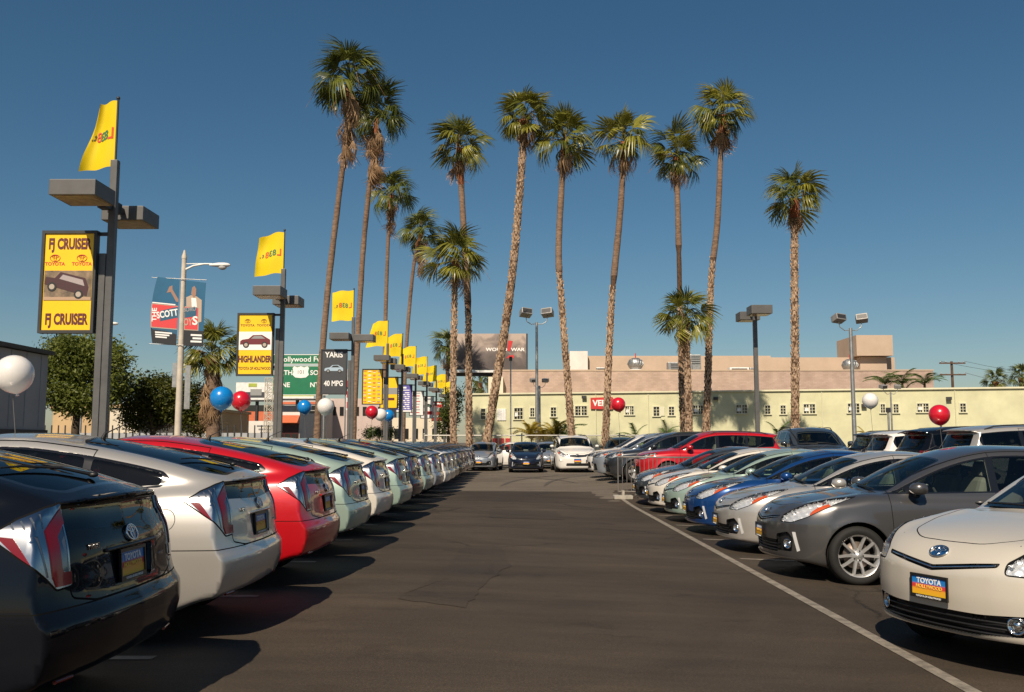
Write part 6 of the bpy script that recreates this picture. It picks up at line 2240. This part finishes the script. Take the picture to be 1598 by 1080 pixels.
def lamp_post(d, X, label, sign_label, kind, flag_label, detail=True, heads=((0, -1.0), (0, 1.0)), xs=(-1.38, -.17), flag=True, seed=0, zs=(3.62, 5.70)):
    gz = ground_z(X, d)
    root = empty('lamp_post', (X, d, gz), 0, label, 'lamp post', 'lamp posts with sign boxes along the lot edge')
    T = 7.2 - gz
    m = MB()
    m.box((.06, 0, T / 2), (.14, .15, T), bev=.01)
    m.box((-.075, -.02, 2.6), (.13, .16, 5.2), bev=.01)
    m.build('post', POST_GREY, root)
    m = MB(); m.box((0, 0, .12), (.5, .5, .3), bev=.03); m.build('footing', STUCCO_W, root)
    for (hx, hy) in heads:
        z = 6.25 - gz
        h = MB()
        b = MB()
        hb = MB(); hb.box((hx, hy, z), (.88, .88, .30), bev=.012); ho = hb.build('lamp_head', mat('lamp_head_bronze', (.10, .097, .094), .5, .1, noise=(2, .2)), root)
        l = MB(); l.box((hx, hy, z - .155), (.74, .74, .02)); l.box((hx, hy, z - .145), (.80, .80, .012)); l.build('lens', LENS, ho)
        a = MB(); a.box((hx * .5, hy * .5, z + .02), (.09, max(.1, abs(hy)) - .42 if abs(hy) > .5 else .09, .12)); a.box((hx * .25, hy * .2, z), (.2, .24, .22)); a.build('arm', DARK_ME, root)
    if flag:
        m = MB(); m.tube([(.06, .0, T - .2), (.06, 0, 8.5 - gz)], .022, 6); m.ball((.06, 0, 8.52 - gz), .04, 8); m.build('flag_pole', DARK_ME, root)
        fe = empty('flag', (X, d - .03, 0), 0, flag_label, 'flag', 'yellow flags on the lamp posts')
        wave_flag(fe, .05, 7.05, .80 if d < 25 else (1.05 if d < 50 else 1.35), 1.40 if d < 50 else 1.5, 300 + seed, FLAG_Y, FL_M)
    # the sign box
    if kind:
        sg = empty('sign_board', (X, d - .12, 0), 0, sign_label, 'sign', 'framed signs on the lamp posts')
        x0, x1 = xs; z0, z1 = zs
        cx, cz, w, h = (x0 + x1) / 2, (z0 + z1) / 2, x1 - x0, z1 - z0
        f = MB()
        t = .06
        for c, s_ in (((cx, 0, z1 - t / 2), (w, .14, t)), ((cx, 0, z0 + t / 2), (w, .14, t)), ((x0 + t / 2, 0, cz), (t, .14, h - 2 * t)), ((x1 - t / 2, 0, cz), (t, .14, h - 2 * t))):
            f.box(c, s_)
        f.build('frame', DARK_ME, sg)
        br = MB(); br.box(((x1 - .02) / 2 - .02, .06, z1 - .05), (abs(x1) + .06, .05, .07)); br.box(((x1 - .02) / 2 - .02, .06, z0 + .3), (abs(x1) + .06, .05, .07)); br.build('bracket', DARK_ME, sg)
        face = {'fj': YELLOW_P, 'hl': YELLOW_P, 'ya': SLATE_P, 'grid': YELLOW_P, 'pic': YELLOW_P, 'purple': PURPLE_P, 'white': WHITE_ME, 'whitepic': WHITE_ME, 'red': RED_P}[kind]
        p = MB(); p.box((cx, 0, cz), (w - 2 * t, .08, h - 2 * t)); p.build('panel', face, sg)
        fy = -.041
        def L(txt, size, m, x, z, **kw): lettering(txt, size, m, sg, (x, fy, z), depth=.002, **kw)
        def bar(xc, zc, ww, hh, m, nm='print'):
            q = MB(); q.box((xc, fy - .002, zc), (ww, .008, hh)); q.build(nm, m, sg)
        def H(v): return z0 + h * v
        if kind == 'fj':
            L('FJ CRUISER', .30, BROWN_P, cx, H(.865), bold=.014, xs=.585)
            L('FJ CRUISER', .30, BROWN_P, cx, H(.13), bold=.014, xs=.585)
            for sx_ in (-.28, .26):
                L('TOYOTA', .095, RED_P, cx + sx_, H(.672), bold=.003, xs=1.02)
                e = link_mesh('emblem', emblem_mesh(.20, False, .6), [RED_P], sg, (cx + sx_, fy, H(.73))); e.rotation_euler = (0, 0, -math.pi / 2)
            ph = mat('sign_photo_background', (.30, .21, .13), .6, noise=(5, .5, (.07, .055, .04)))
            bar(cx, H(.465), w - 2 * t - .04, h * .285, ph, 'photo_print')
            car_picture(sg, .92, cx - .02, fy - .007, H(.46), -.28, mat('photo_dark_red', (.055, .018, .022), .5), mat('photo_glass', (.35, .30, .30), .5), mat('photo_wheel', (.40, .34, .28), .6), True)
            q = MB(); q.box((cx, fy - .008, H(.335)), (w - 2 * t - .04, .008, h * .03)); q.build('photo_print', mat('photo_ground', (.42, .28, .18), .7), sg)
        elif kind == 'hl':
            for sx_ in (-.27, .27):
                L('TOYOTA', .10, BROWN_P, cx + sx_, H(.80), bold=.003, xs=1.12)
                e = link_mesh('emblem', emblem_mesh(.18, False, .6), [BROWN_P], sg, (cx + sx_, fy, H(.87))); e.rotation_euler = (0, 0, -math.pi / 2)
            bar(cx, H(.555), w - 2 * t, h * .29, WHITE_P, 'photo_print')
            car_picture(sg, 1.0, cx, fy - .007, H(.545), 0, mat('photo_maroon', (.14, .015, .02), .5), GREY_P, mat('photo_wheel', (.4, .34, .28), .6))
            L('HIGHLANDER', .29, BROWN_P, cx, H(.26), bold=.015, xs=.60)
            L('TOYOTA OF HOLLYWOOD', .135, BROWN_P, cx, H(.115), bold=.004, xs=.62)
        elif kind == 'ya':
            L('YARIS', .34, WHITE_P, cx, H(.87), bold=.008, xs=.92)
            L('40 MPG', .34, WHITE_P, cx, H(.24), bold=.008, xs=.78)
            car_picture(sg, .86, cx, fy, H(.56), 0, mat('photo_pale_blue', (.36, .46, .55), .4), BLACK_P, GREY_P)
        elif kind == 'grid':
            for r_ in range(9):
                for c_ in range(4):
                    bar(x0 + .17 + c_ * (w - .3) / 3.4, H(.93 - r_ * .105), .17, .05, (ORANGE_P, WHITE_P, ORANGE_P, GREY_P)[c_])
                    bar(x0 + .17 + c_ * (w - .3) / 3.4, H(.90 - r_ * .105), .13, .03, (YELLOW_P, ORANGE_P, WHITE_P, ORANGE_P)[(c_ + r_) % 4])
        elif kind == 'pic':
            bar(cx, H(.55), w - 2 * t, h * .2, GREY_P); bar(cx, H(.30), w * .6, h * .08, BROWN_P)
        elif kind == 'purple':
            bar(cx - .05, H(.88), .45, .12, WHITE_P); bar(cx, H(.79), .8, .06, WHITE_P)
            for r_ in range(9):
                n_ = 2 + r_ % 3
                for c_ in range(n_):
                    bar(x0 + .15 + (c_ + .5) * (w - .3) / n_, H(.70 - r_ * .07), (w - .3) / n_ * .72, .075, WHITE_P)
            bar(cx, H(.05), w - 2 * t, .13, WHITE_P)
        elif kind == 'white':
            for r_ in range(8): bar(cx - .1 * (r_ % 3), H(.9 - r_ * .11), w * (.5 + .1 * (r_ % 3)), .07, RED_P if r_ % 2 else GREY_P)
        elif kind == 'whitepic':
            bar(cx, H(.86), w * .6, .15, GREY_P); car_picture(sg, .9, cx, fy, H(.56), 0, mat('photo_green', (.05, .10, .06), .5), BLACK_P, GREY_P); bar(cx, H(.25), w * .8, h * .15, RED_P); bar(cx, H(.25), w * .5, h * .05, WHITE_P)
        elif kind == 'red':
            bar(cx, H(.88), w * .7, .14, WHITE_P); bar(cx, H(.58), w - 2 * t, h * .22, GREY_P); bar(cx, H(.25), w * .8, h * .09, WHITE_P)
    return root
PL = [(18.5, -8.30, 'fj', 'nearest and largest lamp post, square grey, with a yellow vehicle sign', 'yellow sign with FJ CRUISER printed twice on the nearest lamp post', 'large curled yellow flag on top of the nearest lamp post'),
      (30.5, -7.86, 'hl', 'second lamp post from the camera, beside the HIGHLANDER sign', 'yellow sign with HIGHLANDER and a maroon car', 'yellow flag above the HIGHLANDER sign'),
      (42.5, -7.64, 'ya', 'third lamp post, beside the slate YARIS sign', 'slate sign reading YARIS and 40 MPG', 'yellow flag in front of the first tall palm trunk'),
      (54.0, -7.66, 'grid', 'fourth lamp post, beside the yellow price list sign', 'yellow sign closely printed with small rows like a list', 'yellow flag highest of the distant chain of flags'),
      (60.5, -7.60, 'pic', 'lamp post hidden close behind the fourth one', 'narrow looking yellow sign with a grey picture behind the list sign', 'second yellow flag of the distant chain'),
      (68.5, -7.60, 'purple', 'lamp post beside the violet sign', 'violet sign filled with white words', 'third yellow flag of the distant chain, behind a lamp head'),
      (77.0, -7.60, 'white', 'lamp post beside the white sign with red lines', 'white sign with red and grey lines', 'fourth yellow flag of the distant chain'),
      (86.0, -7.60, 'whitepic', 'lamp post beside the white sign with a green car', 'white sign with a green car picture and a red bar', 'fifth yellow flag of the distant chain'),
      (97.0, -7.60, 'red', 'lamp post beside the red sign', 'red sign with white bars and a grey picture', 'sixth yellow flag of the distant chain, lowest but one'),
      (109.0, -7.6, None, 'farthest lamp post of the row before the dark tree', '', 'last and lowest yellow flag of the distant chain')]
for i, (d, X, k, lb, sl, fl) in enumerate(PL):
    hd = ((-.10, -1.0), (0, 1.0)) if i != 2 else ((-.45, -.35), (.55, .35))
    lamp_post(d, X, lb, sl, k, fl, heads=hd, seed=i, xs=(-1.27, -.16) if i == 0 else (-1.38, -.17))

# --- lamp post and masts on the right
def shoe_post(d, px, label, ztop, heads):
    X = at(px, 690, d).x; gz = ground_z(X, d)
    root = empty('lamp_post', (X, d, gz), 0, label, 'lamp post')
    m = MB(); m.box((0, 0, (ztop - gz) / 2), (.17, .17, ztop - gz), bev=.01); m.build('post', POST_GREY, root)
    for hx, hy, hz in heads:
        hb = MB(); hb.box((hx, hy, hz - gz), (.88, .88, .36), bev=.012); ho = hb.build('lamp_head', mat('lamp_head_bronze', (.05,) * 3), root)
        l = MB(); l.box((hx, hy, hz - gz - .19), (.74, .74, .02)); l.build('lens', LENS, ho)
        a = MB(); a.box((hx * .5, hy * .5, hz - gz + .02), (.09, max(.1, abs(hy) - .42), .12)); a.build('arm', DARK_ME, root)
shoe_post(40, 1183, 'square lamp post with two box heads right of the tallest back palm', 6.95, ((-.05, -1.0, 7.0), (-.05, 1.0, 7.0)))

def flood_mast(d, px, ytop, label, spread, hw, style, low=False):
    X = at(px, 690, d).x; gz = ground_z(X, d); zt = at(px, ytop, d).z - gz
    root = empty('floodlight_mast', (X, d, gz), 0, label, 'floodlight mast', 'floodlight masts')
    m = MB(); m.tube([(0, 0, -.1), (0, 0, zt)], [.13 if hw > .5 else .07, .09 if hw > .5 else .05], 10); m.build('post', METAL, root)
    a = MB()
    for sg in (-1, 1):
        a.tube([(0, 0, zt - .1), (sg * spread * .5, 0, zt - .14), (sg * spread * .93, 0, zt + .06), (sg * spread, 0, zt + .35 * hw + .1)], .035 * max(.6, hw), 6)
    a.build('arm', METAL, root)
    for sg in (-1, 1):
        b = MB()
        M = Matrix.Rotation(-.35 if style else .25, 3, 'X') @ Matrix.Rotation(sg * -.3, 3, 'Z')
        b.box((sg * spread, 0, zt + .45 * hw + .28 * hw), (.85 * hw, .75 * hw, .5 * hw), M=M, bev=.05 * hw)
        ho = b.build('flood_head', mat('flood_head_grey', (.28, .27, .26), .5, .3, noise=(3, .2)), root)
        l = MB(); l.box((sg * spread, 0, zt + .73 * hw) , (.72 * hw, .77 * hw, .34 * hw), M=M); l.build('lens', DARK_ME if sg < 0 or style else METAL, ho)
flood_mast(64, 838, 503, 'tall white floodlight mast behind the minivan', .75, .92, True)
flood_mast(69, 842, 602, 'short twin lamp mast lower behind the tall white mast', .45, .55, False)
flood_mast(50, 1334, 512, 'tall grey floodlight mast right of the lone palm', .62, .72, True)
flood_mast(62, 1393, 612, 'short twin floodlight mast between the white and the red balloon', .48, .5, False)
# thin posts
for x, y0, d, lb in ((797, 560, 66, 'thin dark capped post before the pinkish wall, left of the tall white mast'), (1386, 640, 58, 'short thin post left of the short twin floodlight mast'), (133, 512, 58, 'thin grey pole before the large dark tree')):
    p = at(x, y0, d); gz = ground_z(p.x, d)
    root = empty('thin_post', (p.x, d, gz), 0, lb, 'post')
    m = MB(); m.tube([(0, 0, -.1), (0, 0, p.z - gz)], .07 if d < 60 else .05, 8); m.build('post', METAL, root)
    m = MB(); m.box((0, 0, p.z - gz), (.22, .2, .3)); m.build('cap', DARK_ME if x != 133 else WHITE_ME, root)
    if x == 133:
        m = MB(); m.tube([(0, 0, p.z - gz), (.5, 0, p.z - gz + .25), (1.5, 0, p.z - gz + .3)], .04, 6); m.build('arm', METAL, root)
        m = MB(); m.ball((1.75, 0, p.z - gz + .28), .22, 12, 0, (1.6, .8, .5)); m.build('lamp_head', WHITE_ME, root)
# utility pole with wires
up = empty('utility_pole', at(1491, 690, 112), 0, 'wooden utility pole with two crossarms right of the brick building', 'utility pole')
up.location.z = 0
zt = at(1491, 564, 112).z
m = MB(); m.tube([(0, 0, -.2), (0, 0, zt)], [.2, .15], 8)
for yy in (567, 585):
    z = at(1491, yy, 112).z; m.box((0, -.2, z), (3.1, .14, .16))
m.build('pole', mat('creosote_wood', (.10, .050, .028), .85, noise=(4, .4)), up)
m = MB()
for yy in (567, 585):
    z = at(1491, yy, 112).z
    for k in (-1.4, -.8, .8, 1.4): m.lathe([(.05, z + .08), (.07, z + .16), (.03, z + .26), (.0001, z + .27)], c=(k, -.2, 0), n=8)
m.build('insulator', METAL, up)
wi = MB()
for yy, k in ((567, -1.4), (567, 1.4), (585, 1.4)):
    z = at(1491, yy, 112).z + .25
    wi.tube([(k + t * 30, -.2 + t * 4, z - 1.6 * (4 * t * (1 - t)) - t * (1.5 if yy == 585 else 0)) for t in np.linspace(0, 1, 12)], .018, 4, 0, False)
wi.build('wire', DARK_ME, up)

# --- street light with the split theatre banner
sl = empty('street_light', at(277, 690, 34), 0, 'pale concrete street light with a cobra head lamp left of the second lamp post', 'street light')
sl.location.z = ground_z(sl.location.x, 34)
zt = at(277, 394, 34).z - sl.location.z
def SX(px): return at(px, 690, 34).x - sl.location.x
def SZ(py): return at(277, py, 34).z - sl.location.z
PALE = mat('pale_concrete_pole', (.52, .46, .38), .8, noise=(3, .2), bump=(30, .15))
m = MB(); m.tube([(0, 0, -.1), (0, 0, zt * .5), (0, 0, zt - .25)], [.135, .112, .085], 14); m.lathe([(.095, zt - .25), (.095, zt - .15), (.06, zt - .05), (.03, zt + .08), (.0001, zt + .1)], n=12); m.build('pole', PALE, sl)
m = MB(); m.tube([(0, 0, SZ(422)), (.35, 0, SZ(415)), (.75, 0, SZ(412)), (1.05, 0, SZ(412))], [.045, .04, .035, .03], 8); m.tube([(0, 0, SZ(412)), (.4, 0, SZ(411.5)), (1.0, 0, SZ(411.5))], .018, 6); m.build('arm', WHITE_ME, sl)
m = MB()
z_ = SZ(414)
vs, fs = [], []
secs = [(.95, .04, .04), (1.1, .09, .075), (1.3, .13, .10), (1.5, .135, .10), (1.65, .10, .08), (1.72, .03, .03)]
for (xx, ry, rz) in secs:
    for k in range(12):
        a = 2 * math.pi * k / 12; vs.append((xx, ry * math.cos(a), z_ + .0 + rz * math.sin(a) * (1 if math.sin(a) > 0 else .7)))
for i in range(5):
    for k in range(12): fs.append((i * 12 + k, i * 12 + (k + 1) % 12, (i + 1) * 12 + (k + 1) % 12, (i + 1) * 12 + k))
m.add(vs, fs, 0, True)
ho = m.build('lamp_head', WHITE_ME, sl)
m = MB(); m.ball((1.44, 0, z_ - .06), .15, 14, 0, (1.1, .8, .8)); m.build('lens', mat('clear_refractor', (.45, .44, .42), .2), ho)
m = MB(); m.box((SX(268.5), .1, SZ(585)), (.22, .05, .9)); m.box((SX(288), .1, SZ(604)), (.2, .05, 1.6)); m.build('sign_back', METAL, sl)
BLUE_B = mat('banner_deep_blue', (.010, .10, .20), .7, noise=(1.5, .15)); BL2 = mat('banner_black', (.015, .017, .022), .7); SKIN = mat('banner_skin_print', (.30, .17, .12), .7); SUIT = mat('banner_suit_print', (.42, .32, .24), .7); CORAL = mat('banner_red', (.60, .045, .050), .65)
BLUE_L = mat('banner_title_blue', (.02, .09, .16), .7)
bn = empty('street_banner', sl.location.copy(), 0, 'torn theatre banner in two halves hanging on the pale street light', 'banner')
bn.location.y -= .15
def skew(side_, pts):
    """banner coordinates u 0..1, v 0..1 to local x, z of the half on that side"""
    out = []
    for u, v in pts:
        if side_ < 0:
            xa_, xb_ = 231 + 6 * 4 * (v - .5) * (v - .5) - 3 + (4 * v), 271.5 + 1.5 * v
            yt = 433 + 5 * u; yb = 536 + 3 * u
        else:
            xa_, xb_ = 283, 311 + 4 * v + 3 * (1 - v) * (1 - v)
            yt = 438.5 + 4 * u; yb = 539.5 + 1 * u
        x = xa_ + (xb_ - xa_) * u; y = yb + (yt - yb) * v
        out.append((SX(x), SZ(y)))
    return out
def bpoly(sd, pts, m, lift, nm='print'):
    q = skew(sd, pts)
    ar = sum(q[i - 1][0] * q[i][1] - q[i][0] * q[i - 1][1] for i in range(len(q)))
    if ar < 0: q = q[::-1]
    mb = MB(); mb.prism(q, -lift, -lift + .004 if lift else .012, 'y'); return mb.build(nm, m, bn)
def grid_edge(u0, u1, v0, v1, n=8):
    return [(u0, v0)] + [(u1, v0 + (v1 - v0) * k / n) for k in range(n + 1)] + [(u0, v1 - (v1 - v0) * k / n) for k in range(n)]
for sd in (-1, 1):
    bpoly(sd, grid_edge(0, 1, 0, 1), BLUE_B, 0, 'cloth')
    bpoly(sd, grid_edge(0, 1, .0, .235), BL2, .006)
    bpoly(sd, grid_edge(.0, 1 if sd < 0 else .74, .235, .60), SUIT, .006)
    bpoly(sd, grid_edge(.03, 1 if sd < 0 else .70, .25, .59), CORAL, .010)
bpoly(-1, [(.52, .78), (.60, .88), (.72, .90), (.74, .84), (1.0, .70), (1.0, .66), (.92, .66), (.68, .80)], SKIN, .008)
bpoly(1, [(.30, .80), (.34, .90), (.45, .93), (.55, .88), (.55, .79), (.44, .74)], SKIN, .012)
bpoly(1, [(.08, .60), (.06, .74), (.30, .78), (.58, .77), (.85, .72), (.88, .38), (.72, .36), (.68, .60)], SUIT, .008)
bpoly(1, [(.36, .60), (.32, .74), (.56, .74), (.62, .60)], WHITE_P, .0105)
bpoly(-1, [(.36, .34), (.36, .50), (.94, .58), (1.0, .58), (1.0, .42)], BLUE_L, .013)
bpoly(1, [(.02, .42), (.02, .57), (.62, .60), (.62, .46)], BLUE_L, .013)
bpoly(-1, [(.05, .21), (.55, .20), (1.0, .16), (1.0, .235), (.05, .235)], BLUE_L, .009)
sh_ = .24
lettering('SCOTT', .34, WHITE_P, bn, (SX(256), -.018, SZ(491)), (0, -.16, 0), depth=.001, bold=.010, xs=.72)
lettering('THE', .24, WHITE_P, bn, (SX(236), -.018, SZ(492)), (0, -math.pi / 2, 0), depth=.001, bold=.006, xs=1.15)
lettering('S', .44, WHITE_P, bn, (SX(300), -.018, SZ(502)), (0, 0, 0), depth=.001, bold=.012)
lettering('BORO', .22, GREY_P, bn, (SX(291), -.018, SZ(484)), (0, -.12, 0), depth=.001, bold=.006, xs=.8)
lettering('OY', .36, SUIT, bn, (SX(289), -.0175, SZ(504)), depth=.001, bold=.008, xs=.6)
for k in range(3):
    bpoly(-1, grid_edge(.16, .62 + .1 * k, .09 + .035 * k, .112 + .035 * k, 2), WHITE_P, .010)
    bpoly(1, grid_edge(.36 + .1 * (k == 1), .92, .05 + .05 * k, .078 + .05 * k, 2), WHITE_P, .010)
bpoly(-1, grid_edge(.02, .9, .605, .622, 2), WHITE_P, .010)
m = MB()
for yy in (436, 539): m.tube([(SX(229), .02, SZ(yy - 2)), (SX(316), .02, SZ(yy + 2))], .014, 6)
m.build('banner_rod', METAL, bn)

# --- highway sign
hs = empty('highway_sign', at(468, 690, 70), 0, 'green highway sign for the Hollywood Fwy with a white shield', 'road sign')
hs.location.z = 0
def HX(px): return at(px, 690, 70).x - hs.location.x
def HZ(py): return at(468, py, 70).z
x0, x1 = HX(424), HX(512)
m = MB(); m.box(((x0 + x1) / 2, 0, (HZ(553) + HZ(569)) / 2), (x1 - x0, .08, HZ(553) - HZ(569))); m.build('panel', GREEN_S, hs)
m = MB(); m.box(((x0 + x1) / 2, 0, (HZ(570.5) + HZ(617)) / 2), (x1 - x0, .08, HZ(570.5) - HZ(617))); m.build('panel', GREEN_S, hs)
m = MB()
for yy in (553.6, 568.4, 571.2, 616.4): m.box(((x0 + x1) / 2, -.045, HZ(yy)), (x1 - x0 - .05, .012, .045))
m.build('white_border', WHITE_P, hs)
m = MB()
for px in (432, 504): m.tube([(HX(px), .12, -.2), (HX(px), .12, HZ(553))], .09, 8)
m.build('post', METAL, hs)
lettering('Hollywood Fwy', .56, WHITE_P, hs, (HX(468), -.05, HZ(561)), depth=.004, bold=.006)
for tx, px, py in (('NORTH', 436, 582), ('LANE', 438, 601), ('SOUTH', 499, 582), ('NT LN', 497, 601)):
    lettering(tx, .50, WHITE_P, hs, (HX(px), -.05, HZ(py)), depth=.004, bold=.010)
q = [(-.62, .30), (-.50, .42), (-.25, .34), (0, .42), (.25, .34), (.50, .42), (.62, .30), (.55, 0), (.62, -.22), (.40, -.42), (0, -.46), (-.40, -.42), (-.62, -.22), (-.55, 0)]
m = MB(); m.prism([(HX(467) + u * 1.0, HZ(580.5) + v) for u, v in q], -.06, -.041, 'y'); m.build('shield', WHITE_P, hs)
lettering('101', .40, GREY_P, hs, (HX(467), -.064, HZ(581)), depth=.003, bold=.006)
# lattice mast beside it
lm = empty('lattice_mast', at(419, 690, 66), 0, 'pale lattice mast between the second lot sign and its lamp post', 'mast')
lm.location.z = 0
m = MB(); zt = at(419, 590, 66).z
for sx_ in (-.28, .28):
    for sy_ in (-.28, .28): m.tube([(sx_, sy_, -.1), (sx_, sy_, zt)], .035, 5)
n_ = 12
for k in range(n_):
    a, b = zt * k / n_, zt * (k + 1) / n_
    for sy_ in (-.28, .28):
        m.tube([(-.28, sy_, a), (.28, sy_, b)], .02, 4); m.tube([(.28, sy_, a), (-.28, sy_, b)], .02, 4); m.tube([(-.28, sy_, b), (.28, sy_, b)], .02, 4)
m.build('lattice', mat('pale_lattice_steel', (.46, .42, .34), .6), lm)
# ================================================================== balloons, barrier, fence
def balloon_mat(nm, c):
    m = mat('balloon_' + nm, c, .30, 0, coat=.7, coat_rough=.12)
    b = m.node_tree.nodes['Principled BSDF']
    b.inputs['Subsurface Weight'].default_value = .25
    b.inputs['Subsurface Radius'].default_value = (.05, .05, .05)
    b.inputs['Subsurface Scale'].default_value = .3
    return m
BM = dict(white=balloon_mat('white', (.72, .69, .66)), blue=balloon_mat('blue', (.004, .20, .55)), red=balloon_mat('red', (.52, .006, .020)))
def balloon(px, py, rpx, rm, col, label, tie=None, sq=1.0):
    d = rm * FOCAL / rpx
    c = at(px, py, d)
    root = empty('balloon', c, 0, label, 'balloon', 'party balloons tied to the cars')
    m = MB()
    prof = [(.0001, 1.0), (.25, .97), (.5, .868), (.71, .71), (.87, .50), (.97, .25), (1.0, .02), (.975, -.22), (.90, -.46), (.77, -.68), (.58, -.87), (.36, -1.01), (.17, -1.09), (.07, -1.13), (.05, -1.15)]
    m.lathe([(r * rm, z * rm * sq) for r, z in prof], n=32)
    skin = m.build('skin', BM[col], root)
    skin.rotation_euler = (random.uniform(-.15, .15), random.uniform(-.25, .1), 0)
    k = MB(); k.lathe([(.02 * rm * 6 * .3, -1.13 * rm * sq), (.05 * rm * 1.6, -1.19 * rm * sq), (.10 * rm, -1.24 * rm * sq), (.0001, -1.22 * rm * sq)], n=12)
    k.build('knot', BM[col], skin)
    z1 = (ground_z(c.x, c.y) + 1.05) - c.z
    s = MB(); s.tube([(0, 0, -1.2 * rm), (.03, .01, -1.2 * rm + (z1 + 1.2 * rm) * .4), (.01, .02, -1.2 * rm + (z1 + 1.2 * rm) * .75), (.06, .0, z1)], .0035, 5)
    s.build('string', mat('balloon_string', (.10, .10, .10), .6), root)
balloon(22, 583, 29, .15, 'white', 'large white balloon at the left edge before the grey building')
balloon(346, 621, 18, .15, 'blue', 'bright blue balloon touching a red one, left of the HIGHLANDER sign')
balloon(376, 625, 15, .15, 'red', 'red balloon touching the bright blue one on its right')
balloon(475, 635, 11, .15, 'blue', 'small blue balloon below the green highway sign')
balloon(508, 634, 13, .15, 'white', 'white balloon hanging before the first tall palm trunk')
balloon(580, 643, 10, .15, 'red', 'small red balloon below the yellow list sign')
balloon(594, 647, 9.5, .15, 'white', 'small white balloon hidden between a red and a blue balloon')
balloon(606, 648, 9, .15, 'blue', 'small dark blue balloon right of the small red and white ones')
balloon(965, 631, 11, .19, 'red', 'red balloon beside the red wall sign and the curved palm')
balloon(1358, 625, 12, .15, 'white', 'white balloon before the pale green wall right of the tall grey mast')
balloon(1466, 647, 15.5, .15, 'red', 'dark red balloon above the roofs at the far right')

# steel barrier at the end of the right row
ba = empty('crowd_barrier', (0, 25.25, 0), 0, 'grey steel barrier of upright bars at the end of the white line', 'barrier')
STEEL = mat('weathered_steel_bar', (.22, .20, .18), .5, .5, noise=(6, .3))
g = lambda x: ground_z(x, 25.25)
x0, x1 = 2.70, 4.7
m = MB()
m.tube([(x0, 0, g(x0) + .18), (x0, 0, g(x0) + 1.12), (x1, 0, g(x1) + 1.12), (x1, 0, g(x1) + .18)], .022, 8)
m.tube([(x0, 0, g(x0) + .20), (x1, 0, g(x1) + .20)], .018, 8)
m.build('rail', STEEL, ba)
n_ = 17
bm_ = MB(); bm_.tube([(0, 0, 0), (0, 0, .92)], .011, 6); bme = bm_.mesh('bar'); bme.materials.append(STEEL)
for k in range(1, n_):
    x = x0 + (x1 - x0) * k / n_
    o = bpy.data.objects.new('bar', bme); COL.objects.link(o); o.parent = ba; o.location = (x, 0, g(x) + .20)
for x in (x0 + .12, x1 - .3):
    f = MB(); f.box((x, 0, g(x) + .05), (.5, .45, .10), bev=.02); f.box((x, 0, g(x) + .16), (.06, .3, .14)); f.build('foot', mat('concrete_foot', (.36, .33, .28), .9, noise=(5, .25)), ba)

# chain-link fence with a top rail behind the far cars
fe = empty('chain_link_fence', (0, 55.8, 0), 0, 'chain link fence with a pale top rail behind the far end cars', 'fence')
RAIL = mat('galvanised_rail', (.52, .50, .45), .45, .6)
x0, x1, zt = -5.6, 9.0, 1.86
m = MB(); m.tube([(x0, 0, zt), (x1, 0, zt)], .035, 8); m.build('top_rail', RAIL, fe)
pm_ = MB(); pm_.tube([(0, 0, -.2), (0, 0, zt + .06)], .04, 8); pm_.ball((0, 0, zt + .08), .055, 8); pme = pm_.mesh('post'); pme.materials.append(RAIL)
for k in range(6):
    o = bpy.data.objects.new('post', pme); COL.objects.link(o); o.parent = fe; o.location = (x0 + (x1 - x0) * k / 5, .0, 0)
m = MB()
sp = .11
n_ = int((x1 - x0) / sp)
for k in range(-17, n_):
    for s_ in (1, -1):
        xa_, za_, xb_, zb_ = x0 + k * sp, .05, x0 + k * sp + (zt - .05), zt
        if s_ < 0: za_, zb_ = zb_, za_
        # clip to the fence
        t0, t1 = max(0, (x0 - xa_) / (xb_ - xa_)), min(1, (x1 - xa_) / (xb_ - xa_))
        if t1 <= t0: continue
        p, q = Vector((xa_ + (xb_ - xa_) * t0, .01 * s_, za_ + (zb_ - za_) * t0)), Vector((xa_ + (xb_ - xa_) * t1, .01 * s_, za_ + (zb_ - za_) * t1))
        m.tube([p, q], .0025, 3, 0, False, False)
w_ = m.build('wire_mesh', RAIL, fe); w_['kind'] = 'stuff'

# papers and stickers inside the windows, as dealers leave them
